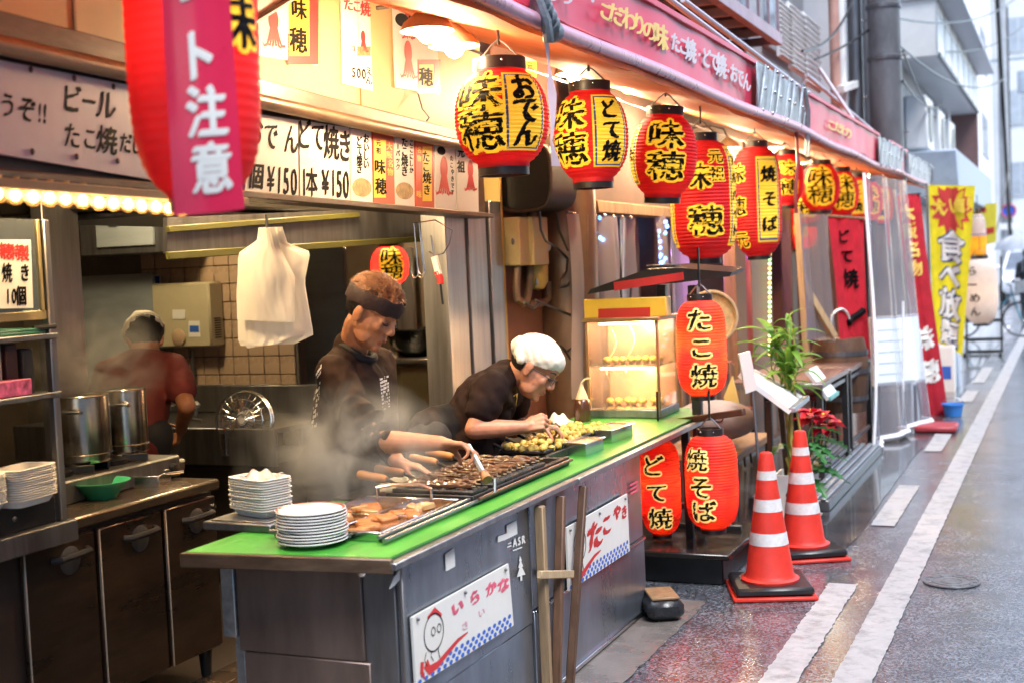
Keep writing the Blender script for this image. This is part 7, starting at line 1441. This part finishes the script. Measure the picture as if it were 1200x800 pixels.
for i, (x, y, D) in enumerate(((1106, 420, 15), (1112, 432, 15.5))):
    p = at(x, y, D=D); t = T('stacked_crate', ['white crate with print standing past the red flag', 'pale blue crate stacked by the white crate'][i], 'crate', Vector((p.x, p.y, .004))); opentray(MB(), .24, .3, .4+.12*(1-i), .02).build('crate_body', white if not i else mat('pale_blue', (.45, .55, .7), .5), t, world=False); MB().lohi((-.09, -.154, .15), (.09, -.15, .3), .001).build('print', bluep if not i else whitep, t, world=False)
# yellow all-you-can-eat flag
Yb = 16.3; q = Quad(at(1088, 217, Y=Yb), at(1143, 218, Y=Yb), at(1128, 416, Y=Yb), at(1094, 398, Y=Yb)); t = T('yellow_flag', 'tall yellow flag with red burst and white all-you-can-eat characters', 'flag', Vector((q.c[3].x, Yb, 0))); ycl = paper_mat('yellow_cloth', (.85, .72, .02), .35, rough=.7, var=.08); mp = cloth(q, 'cloth', ycl, t, .02, 24, 0, 7)
burst = [(.5+(.36 if k % 2 else .5)*math.cos(k*math.pi/14)*.98, .86+(.12 if k % 2 else .165)*math.sin(k*math.pi/14)) for k in range(28)]
mb = MB(); cc = mp(.5, .86, .006); mb.v = [tuple(cc)]+[tuple(mp(u, min(.99, v), .006)) for u, v in burst]; mb.f = [(0, 1+k, 1+(k+1) % 28) for k in range(28)]; mb.build('burst', redp, t, smooth=False)
lettering('burst_lettering', [('大', .22, .86, .3, .11), ('人', .47, .87, .24, .09), ('気', .68, .88, .26, .1), ('!', .88, .9, .3, .12)], yel, t, mp, (.07, .05), 0, .009)
cl_ = [('食', .52, .62, .66, .2), ('べ', .5, .445, .58, .17), ('放', .53, .27, .62, .19), ('題', .54, .09, .56, .16)]
lettering('letter_outline', cl_, mat('navy_print', (.02, .04, .15), .5), t, mp, (.06, .05), .08, .006); lettering('lettering', cl_, whitep, t, mp, (.05, .04), 0, .010); MB().tube([q(-.04, 1.01), Vector((q.c[3].x-.02, Yb, .0))], .015, 8).build('pole', steel, t)
q = Quad(at(1143, 240, Y=27), at(1168, 238, Y=27), at(1167, 284, Y=27), at(1145, 290, Y=27)); t = T('yellow_sign', 'small yellow hanging shop sign down the street', 'sign', (q.c[2]+q.c[3])/2); q.board(.15).build('sign_box', mat('sign_yellow', (.8, .66, .05), .5), t, smooth=False); q.rect(.1, .8, .5, .92, .005).build('print', redp, t, smooth=False); q.rect(.5, .25, .9, .4, .005).build('print', redp, t, smooth=False); MB().bar(q.c[0], q.c[0]+Vector((-1.6, .2, .1)), .05).build('bracket', steel, t)
# ramen lantern + beer lantern on a stand, bicycle
wp = paper_mat('white_paper', (.82, .74, .68), .4, var=.05)
D_ = 18.5; lantern(1149, 341, 38, 76, 'tall', 'white ramen lantern on the black stand down the street', [('text', [('ら', -28, .62, .6), ('ー', -28, .2, .6), ('め', -20, -.2, .62), ('ん', -20, -.62, .62)], 1, 0)], D=D_, paper=wp, bulb=.6, yellow=wp)
lantern(1146, 286, 19, 72, 'tall', 'amber beer lantern with white foam top above the ramen lantern', [('panel', -80, 80, .25, .95, '', .4)], D=D_+.3, paper=paper_mat('beer_paper', (.75, .42, .02), .4), bulb=.4, yellow=wp)
t = T('black_sign_stand', 'black steel stand under the ramen lantern', 'stand', at(1155, 415, Z=0)); p = Vector(t.location)
for x in (1133, 1174): MB().bar(at(x-1, 300, Y=p.y+.1), at(x, 412, Y=p.y+.1), .03).build('upright', blackm, t)
for y in (376, 398, 412): MB().bar(at(1132, y, Y=p.y+.1), at(1176, y-1, Y=p.y+.1), .05).build('cross_bar', blackm, t)
for x in (1133, 1174): a = at(x, 413, Y=p.y+.1); MB().bar(a, a+Vector((0, -.5, -.0)), .05).build('foot', blackm, t)
# bicycle
bc = T('bicycle', 'parked bicycle behind the ramen lantern stand', 'bicycle', at(1158, 400, Z=0)+Vector((0, 1.0, 0))); bo = Vector(bc.location)
def wheel(x):
    w_ = MB().tube([(x+.31*math.cos(a_), 0, .33+.31*math.sin(a_)) for a_ in np.linspace(0, 2*math.pi, 32, False)], .018, 8, closed=True).build('tyre', blackp, bc, world=False)
    for k in range(16): a_ = k*math.pi/8; MB().tube([(x, 0, .33), (x+.3*math.cos(a_), 0, .33+.3*math.sin(a_))], .003, 4).build('spoke', steel_br, w_, world=False)
    MB().cyl((x, -.03, .33), (x, .03, .33), .02, 8).build('hub', steel, w_, world=False)
wheel(-.5); wheel(.52)
for a_, b_ in (((-.5, 0, .33), (-.05, 0, .32)), ((-.05, 0, .32), (-.2, 0, .8)), ((-.5, 0, .33), (-.18, 0, .7)), ((-.05, 0, .32), (.36, 0, .78)), ((.36, 0, .85), (.52, 0, .33))): MB().tube([a_, b_], .017, 8).build('frame_tube', mat('bike_teal', (.1, .3, .4), .35), bc, world=False)
MB().ell((-.22, 0, .84), (.13, .07, .04)).build('saddle', blackp, bc, world=False); MB().tube([(.3, -.26, .98), (.36, -.1, .95), (.36, .1, .95), (.3, .26, .98)], .012, 8).build('handlebar', steel, bc, world=False); MB().tube([(.36, 0, .85), (.36, 0, .95)], .015).build('stem', steel, bc, world=False); opentray(MB(), .24, .3, .22, .01).build('basket', galv, bc, world=False).location = (.55, 0, .82); MB().lathe([(.09, -.005), (.095, 0), (.09, .005)], (-.05, -.05, .32), 20, (0, 1, 0)).build('chain_ring', steel, bc, world=False)
# ================================================================== buildings above and beyond
bw = mat('pale_render', (.74, .75, .77), .6, 0, .08, 1.2, .05, 20, dirt=.25, dirtcol=(.3, .3, .32)); bg2 = mat('grey_render', (.33, .34, .37), .6, 0, .12, 1.2, dirt=.3); glassd = mat('window_glass', (.12, .14, .17), .08, 0, .3, 2, spec=.8); glassf = mat('far_window_glass', (.4, .44, .5), .1, 0, .2, 2); frm = mat('alu_frame', (.5, .52, .55), .4, .5)  # far panes: reflected sky painted in as a pale base colour
def block(name, label, lo, hi, m): t = T(name, label, 'building', ((lo[0]+hi[0])/2, (lo[1]+hi[1])/2, 0)); MB().lohi(lo, hi, .01).build('wall', m, t); return t
def window(t, X, y0, y1, z0, z1, m=glassd, panes=2, face='X'):
    """window on a wall facing the street (+X) or facing the camera (-Y)"""
    P = (lambda a, z, o: (X+o, a, z)) if face == 'X' else (lambda a, z, o: (a, X-o, z))
    w_ = MB(); w_.lohi(P(y0, z0, -.05), P(y1, z1, .012), .002); o = w_.build('window', frm, t)
    for k in range(panes):
        a = y0+(y1-y0)*k/panes+.04; b = y0+(y1-y0)*(k+1)/panes-.04; MB().lohi(P(a, z0+.05, .0), P(b, z1-.05, .016), .002).build('pane', m, o)
    MB().lohi(P(y0-.05, z0-.05, -.02), P(y1+.05, z0, .05), .004).build('sill', frm, o)
UX = -2.9
b1 = block('upper_storey', 'grey upper storey above the pink awning with steel balcony frame', (-7, 6.5, 3.12), (UX, 15.9, 8.5), bg2)
for k in range(4): window(b1, UX, 7.2+2.1*k, 8.6+2.1*k, 3.9, 5.2)
# steel balcony frame seen from below
bal = T('balcony_frame', 'rust-stained steel balcony frame jutting over the awning', 'balcony', (-2.4, 10.3, 3.5)); pinkst = mat('pinkish_steel', (.38, .26, .3), .45, .4, .25, 6, dirt=.4)
ya, yb = at(800, 20, X=-2.3).y, at(912, 40, X=-2.3).y; zb_ = at(905, 42, X=-2.3).z
for X in (-2.85, -2.3): MB().bar((X, ya, zb_), (X, yb, zb_), .07, .1).build('edge_beam', pinkst, bal)
for k in range(7): y = ya+(yb-ya)*k/6; MB().bar((-2.88, y, zb_), (-2.3, y, zb_), .05, .07).build('cross_beam', pinkst, bal)
MB().lohi((-2.86, ya, zb_+.06), (-2.32, yb, zb_+.08), .003).build('deck_mesh', mat('deck_dark', (.05, .045, .05), .6, .3), bal)
for k in range(9): y = ya+(yb-ya)*k/8; MB().bar((-2.3, y, zb_), (-2.3, y, zb_+1.0), .025).build('baluster', pinkst, bal)
MB().bar((-2.3, ya, zb_+1.0), (-2.3, yb, zb_+1.0), .05).build('hand_rail', pinkst, bal)
a, b_ = at(860, 62, X=-2.5), at(912, 75, X=-2.5); MB().lohi((-2.85, a.y, a.z-.12), (-2.4, b_.y, a.z+.05), .01).build('dark_box', blackm, bal)
# stay rods above the awning
for i, (p0, p1) in enumerate((((780, -4), (880, 72)), ((800, 0), (960, 120)), ((945, 88), (1030, 160)), ((960, 80), (1000, 140)))):
    single(MB().tube([at(*p0, X=-2.0), at(*p1, X=-1.72)], .017, 8), 'stay_rod', mat('rod_pale', (.6, .55, .6), .4, .4), ['pale stay rod running down to the first scissor arm', 'long pale stay rod above the pink valance', 'pale stay rod running to the second scissor arm', 'short pale stay rod behind the gold lettered valance'][i], 'rod')
# white louvre panels
lv = T('louvre_screen', 'white louvred screens on the upper storey behind the balcony frame', 'screen', at(930, 110, X=-2.6))
for x0, y0, x1, y1 in ((916, 12, 930, 66), (929, 18, 945, 80), (946, 30, 962, 98)):
    a, b_ = at(x0, y1, X=-2.55), at(x1, y0, X=-2.55); fr_ = MB().lohi((-2.6, a.y, a.z), (-2.57, b_.y, b_.z), .004).build('screen_back', bw, lv); n = 12
    for k in range(n): z = a.z+(b_.z-a.z)*(k+.5)/n; MB().box((-2.555, (a.y+b_.y)/2, z), (.03, b_.y-a.y-.03, .012), .003, Matrix.Rotation(.5, 3, 'Y')).build('louvre', white, fr_)
b2 = block('pale_house', 'pale house with drain pipes and dark recess past the grey upper storey', (-7, 15.9, 0), (-2.5, 20.2, 9), bw)
for k in range(2): window(b2, -2.5, 16.5+1.9*k, 17.8+1.9*k, 3.4, 4.8); window(b2, -2.5, 16.5+1.9*k, 17.8+1.9*k, 5.9, 7.2)
for x, X, m in ((978, -2.42, mat('terracotta_pipe', (.45, .25, .2), .5)), (985, -2.4, white), (1002, -2.3, steel_dk), (1012, -2.25, bg2)):
    p = at(x, 60, X=X); MB().tube([(X, p.y, .0), (X, p.y, 3.6), (X+.0, p.y+.02, 3.8), (X, p.y, 9)], .06 if x < 1000 else .09, 10).build('down_pipe', m, b2)
MB().lohi((-2.52, 18.2, 2.6), (-2.46, 19.9, 5.4), .005).build('dark_recess', mat('recess', (.06, .07, .09), .5), b2)  # dark slab on the wall; its colour stands in for recess shade
MB().bar(at(985, 105, X=-2.3), at(1005, 98, X=-2.3), .08).build('pipe_elbow', white, b2)
# big utility pole with wrapping
up = at(1040, 180, D=15.2); pt = T('utility_pole', 'thick dark utility pole rising behind the awning end', 'pole', (up.x, up.y, 0)); r = 19/FPX*15.2
polem = mat('weathered_pole', (.12, .125, .135), .5, .1, .5, 2.5, .1, 30, stretch=(1, 1, .4), dirt=.5, dirtcol=(.35, .36, .38))
MB().lathe([(r*1.05, 0), (r, 2.5), (r*.94, 8.5), (0, 8.5)], (0, 0, 0), 28, cap=False).build('shaft', polem, pt, world=False)
for z in (2.75, 3.9, 4.5, 5.3): MB().lathe([(r*1.0, z), (r*1.06, z+.01), (r*1.06, z+.05), (r*.99, z+.06)], (0, 0, 0), 28, cap=False).build('strap', steel_dk, pt, world=False)
for k in range(8): MB().tube([(r*.9, 0, 2.6+.45*k), (r*1.35, -.02, 2.6+.45*k)] if k % 2 else [(-r*.9, 0, 2.6+.45*k), (-r*1.35, -.02, 2.6+.45*k)], .01, 6).build('climbing_peg', steel, pt, world=False)
# white clad building with overhang
b3 = block('clad_building', 'white clad building with overhanging upper floor and air conditioners', (-8, 20.3, 0), (-2.35, 29.5, 3.2), bw)
MB().lohi((-8, 20.3, 4.55), (-1.75, 29.6, 8.5), .01).build('overhang', white, b3); MB().lohi((-8, 20.3, 3.2), (-2.35, 29.5, 4.55), .01).build('recessed_wall', bg2, b3)
for k in range(7): MB().lohi((-1.752, 20.3+1.32*k, 4.56), (-1.738, 20.33+1.32*k, 8.4), .001).build('panel_joint', frm, b3)
for z in (5.2, 6.1, 7.0): MB().lohi((-1.752, 20.3, z), (-1.74, 29.6, z+.03), .001).build('panel_joint', frm, b3)
MB().lohi((-8, 20.25, 5.4), (-1.4, 29.8, 5.46), .01).build('brow', mat('alu_brow', (.45, .46, .5), .4, .4), b3)
MB().bar((-1.74, 20.4, 4.58), (-1.74, 29.5, 4.58), .06).build('gutter', steel_dk, b3); MB().lohi((-2.3, 29.4, 2.4), (-1.75, 29.6, 8.4), .01).build('brown_end', mat('brown_clad', (.2, .11, .1), .5), b3)
for k in range(3):
    y = 21.2+2.2*k; ac = MB().lohi((-2.35, y, 3.25), (-2.0, y+1.0, 4.1), .03).build('air_conditioner', white, b3); MB().lathe([(0, 0), (.3, 0), (.3, .02), (0, .02)], (-2.0, y+.45, 3.67), 20, (1, 0, 0)).build('fan_grille', steel_dk, ac)
MB().lohi((-2.4, 20.3, 2.45), (-1.5, 29.5, 3.15), .02).build('canopy', mat('blue_grey_canopy', (.3, .36, .44), .5, .2), b3); window(b3, -2.35, 24.5, 27.5, .5, 2.2)
# lean panel high on the clad building
MB().prism([at(1075, -20, Y=23), at(1098, -20, Y=23), at(1116, 16, Y=23), at(1092, 30, Y=23)], (.05, .1, .05)).build('awning_panel', mat('grey_panel', (.3, .33, .37), .4, .3), b3)
# far buildings closing the street
b4 = block('far_white_building', 'hazy white building closing the end of the street', (-9, 62, 0), (6.5, 72, 26), bw)
for k in range(5):
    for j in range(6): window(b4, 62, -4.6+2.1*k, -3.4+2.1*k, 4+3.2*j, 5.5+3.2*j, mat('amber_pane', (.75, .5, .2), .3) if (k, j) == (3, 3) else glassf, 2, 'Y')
for k in range(5): MB().bar((-6+k*2, 61.6, 14+2.0*k), (-4+k*2, 61.6, 16+2.0*k), .3, .5).build('stair_flight', frm, b4)
b5 = block('far_grey_house', 'pale low house on the left side far down the street', (-9, 30, 0), (-2.6, 44, 7.5), bw); window(b5, -2.6, 31, 33, 1, 2.6); window(b5, -2.6, 35, 38, 1, 2.6); window(b5, -2.6, 31, 34, 4.3, 5.8); window(b5, -2.6, 36, 39, 4.3, 5.8)
b6 = block('far_tall_block', 'tall pale block far down on the left', (-10, 45, 0), (-3, 61, 20), bw)
for j in range(5): window(b6, -3, 47, 50, 2+3.4*j, 3.6+3.4*j); window(b6, -3, 53, 57, 2+3.4*j, 3.6+3.4*j)
b7 = block('opposite_building', 'grey building across the road', (4.4, -8, 0), (11, 21, 8.0), bg2)  # out-of-view block, placed and sized to cut sky fill under the awning
for k in range(5):
    for j in range(2): MB().lohi((4.385, -6+5.6*k, 1.0+2.6*j), (4.4, -3+5.6*k, 2.6+2.6*j), .004).build('window', glassd, b7)
# far utility pole, wires, road sign
fp_ = at(1180, 300, D=45); p2 = T('utility_pole', 'slim grey utility pole with transformer at the far right of the street', 'pole', (fp_.x, fp_.y, 0)); r = 6/FPX*45
MB().lathe([(r*1.1, 0), (r*.85, 12), (0, 12)], (0, 0, 0), 16, cap=False).build('shaft', mat('concrete_pole', (.34, .35, .37), .7, 0, .15, 3), p2, world=False); MB().bar((-.8, 0, 8.2), (.9, 0, 8.2), .1).build('cross_arm', galv, p2, world=False)
MB().lathe([(0, 0), (.28, 0), (.3, .05), (.3, .75), (.2, .82), (0, .82)], (.75, 0, 7.0), 20).build('transformer', mat('transformer_grey', (.45, .5, .56), .5), p2, world=False)
MB().tube([(r, -.05, 0), (r*1.05, -.05, 10)], .03, 6).build('cable_duct', blackp, p2, world=False); MB().lathe([(0, 0), (.24, 0), (.24, .02), (0, .02)], (.1, -.28, 2.95), 24, (0, -1, 0)).build('sign_disc', mat('sign_blue', (.03, .1, .55), .4), p2, world=False)
MB().tube([(.1+.23*math.cos(a_), -.305, 2.95+.23*math.sin(a_)) for a_ in np.linspace(0, 2*math.pi, 24, False)], .028, 6, closed=True).build('sign_ring', redp, p2, world=False); MB().bar((-.05, -.31, 3.12), (.25, -.31, 2.78), .05, .012).build('sign_slash', redp, p2, world=False); MB().lohi((-.2, -.31, 2.3), (.4, -.29, 2.52), .004).build('sub_plate', whitep, p2, world=False)
wires = [((1168, -10), (1184, 280), 24, 30, .0), ((1100, 60), (1200, 30), 20, 30, .2), ((1040, 40), (1180, 90), 15, 26, .4), ((1045, 20), (1200, -10), 15, 28, .3), ((955, 70), (1062, -6), 14, 16, .1), ((1058, 95), (1105, 120), 15, 24, .2), ((1058, 60), (1110, 140), 15, 27, .3), ((1165, 280), (1182, 200), 26, 27, .1), ((940, 60), (1000, 0), 12, 15, .15)]
wl2 = ['thick black cable descending beside the slim utility pole', 'overhead wire crossing towards the slim pole', 'overhead wire from the thick pole to the slim pole', 'upper overhead wire leaving the thick pole', 'wire from the louvre screens up to the thick pole', 'short wire along the clad building front', 'slack wire along the clad building overhang', 'guy wire of the slim utility pole', 'wire rising from the pale house wall']
for (a, b_, D0, D1, s), lb_ in zip(wires, wl2): p = sag(at(*a, D=D0), at(*b_, D=D1), s); single(MB().tube(p, .045 if D0 == 24 else .014, 5), 'overhead_wire', blackp, lb_, 'wire')
# parked white car
def car(loc, rz, label):
    t = T('parked_car', label, 'car', loc, rz); paint = mat('car_white', (.72, .74, .78), .25, 0, .03, 3, coat=.8)
    sec = [(-1.85, .42, .78, .7, .66), (-1.8, .3, .95, .78, .72), (-1.2, .22, 1.0, .82, .78), (-.75, .2, 1.02, .83, .8), (.9, .2, 1.04, .83, .8), (1.6, .22, 1.05, .82, .78), (1.8, .3, 1.0, .78, .74), (1.85, .4, .85, .72, .68)]
    mb = MB(); n = 12
    for x, z0, z1, wb, wt in sec:
        mb.v += [(x, -wt*.9, z0), (x, -wb, z0+.12), (x, -wb, (z0+z1)/2), (x, -wt, z1-.05), (x, -wt*.85, z1), (x, wt*.85, z1), (x, wt, z1-.05), (x, wb, (z0+z1)/2), (x, wb, z0+.12), (x, wt*.9, z0)]
    n = 10
    for i in range(len(sec)-1):
        for k in range(n): mb.f.append((i*n+k, i*n+(k+1) % n, (i+1)*n+(k+1) % n, (i+1)*n+k))
    mb.f += [tuple(range(n)), tuple(range((len(sec)-1)*n, len(sec)*n))]; mb.build('body', paint, t, world=False)
    def cab(o, z0, z1): return [(-1.1-o, z0), (-.5-o*.3, z1), (1.1+o*.3, z1), (1.62+o, z0)]
    mb = MB(); c = cab(0, 1.0, 1.52)
    for y, s in ((-.74, .6), (.74, -.6)): pass
    mb.add([(x, y*(.8 if z > 1.2 else 1), z) for y in (-.76, .76) for x, z in c], [(0, 1, 2, 3), (4, 5, 6, 7), (0, 1, 5, 4), (1, 2, 6, 5), (2, 3, 7, 6)]); mb.build('cabin_glass', glassd, t, world=False)
    MB().lohi((-.5, -.62, 1.5), (1.12, .62, 1.55), .03).build('roof', paint, t, world=False)
    for y in (-.68, .68):
        for (x0, z0, x1, z1) in ((-1.1, 1.0, -.5, 1.53), (.3, 1.0, .3, 1.53), (1.62, 1.0, 1.1, 1.53)): MB().bar((x0, y*1.1, z0), (x1, y*.9, z1), .06).build('pillar', paint, t, world=False)
    for x in (-1.15, 1.15):
        for y in (-.78, .78):
            w_ = MB().lathe([(.2, -.09), (.3, -.09), (.31, -.05), (.31, .05), (.3, .09), (.2, .09)], (x, y, .31), 24, (0, 1, 0)).build('tyre', blackp, t, world=False); MB().lathe([(0, -.095), (.19, -.095), (.2, -.06), (.2, .06), (.19, .095), (0, .095)], (x, y, .31), 16, (0, 1, 0)).build('rim', steel_br, w_, world=False)
    for y in (-.6, .6): MB().ell((-1.8, y, .75), (.08, .14, .09)).build('headlight', glow('headlight', (.95, .95, 1.), 1.), t, world=False); MB().lohi((1.8, y-.1, .7), (1.86, y+.1, .9), .02).build('tail_light', redp, t, world=False); MB().ell((-.75, y*1.5, 1.08), (.06, .1, .07)).build('wing_mirror', paint, t, world=False)
    MB().lohi((-1.87, -.25, .48), (-1.84, .25, .6), .004).build('number_plate', whitep, t, world=False); MB().lohi((-1.86, -.5, .62), (-1.83, .5, .7), .01).build('grille', blackp, t, world=False)
cp = at(1188, 356, Z=0); car((cp.x+.45, cp.y+1.9, 0), math.pi/2, 'white parked car far down the street')
# passer-by with umbrella
up_ = at(1193, 380, Z=0); pz = T('person', 'passer-by in dark coat under a clear umbrella far down the street', 'person', (up_.x+.22, up_.y, 0)); po = Vector(pz.location)
mb = MB(); mb.ell(po+UP*1.5, (.09, .1, .12)); mb.cap(po+UP*1.28, .15, po+UP*.95, .16); mb.cap(po+UP*1.4, .05, po+UP*1.3, .1)
for s in (-1, 1): mb.cap(po+Vector((s*.17, 0, 1.28)), .06, po+Vector((s*.22, -.05, 1.02)), .05); mb.cap(po+Vector((s*.22, -.05, 1.02)), .05, po+Vector((s*.12, -.22, 1.12)), .04); mb.cap(po+Vector((s*.08, 0, .9)), .1, po+Vector((s*.1, 0, .1)), .06); mb.ell(po+Vector((s*.1, -.06, .05)), (.05, .13, .05))
V, F = blob(mb, .02, 3); from_np(V, F).build('body', mat('dark_coat', (.03, .035, .045), .8), pz, ang=3); MB().ell(po+UP*1.53+Vector((0, .02, 0)), (.1, .11, .11)).build('hair', hairb, pz)
um = T('umbrella', 'clear plastic umbrella held by the passer-by', 'umbrella', po+Vector((-.1, -.15, 1.2))); uo = po+Vector((-.1, -.15, 1.62)); MB().lathe([(.58*math.sin(a_), .42*math.cos(a_)-.1) for a_ in np.linspace(.02, 1.35, 9)], uo, 16, cap=False).build('canopy', sheet_mat('umbrella_film', (.95, .97, 1), .6, .75, .6, .1), um); MB().tube([uo-UP*.5, uo+UP*.36], .008, 6).build('shaft', steel, um)
for k in range(8): a_ = k*math.pi/4; MB().tube([uo+Vector((.58*math.sin(t_)*math.cos(a_), .58*math.sin(t_)*math.sin(a_), .42*math.cos(t_)-.1)) for t_ in np.linspace(.05, 1.35, 6)], .005, 4).build('rib', steel, um)
bpy.data.objects.remove(_fo)
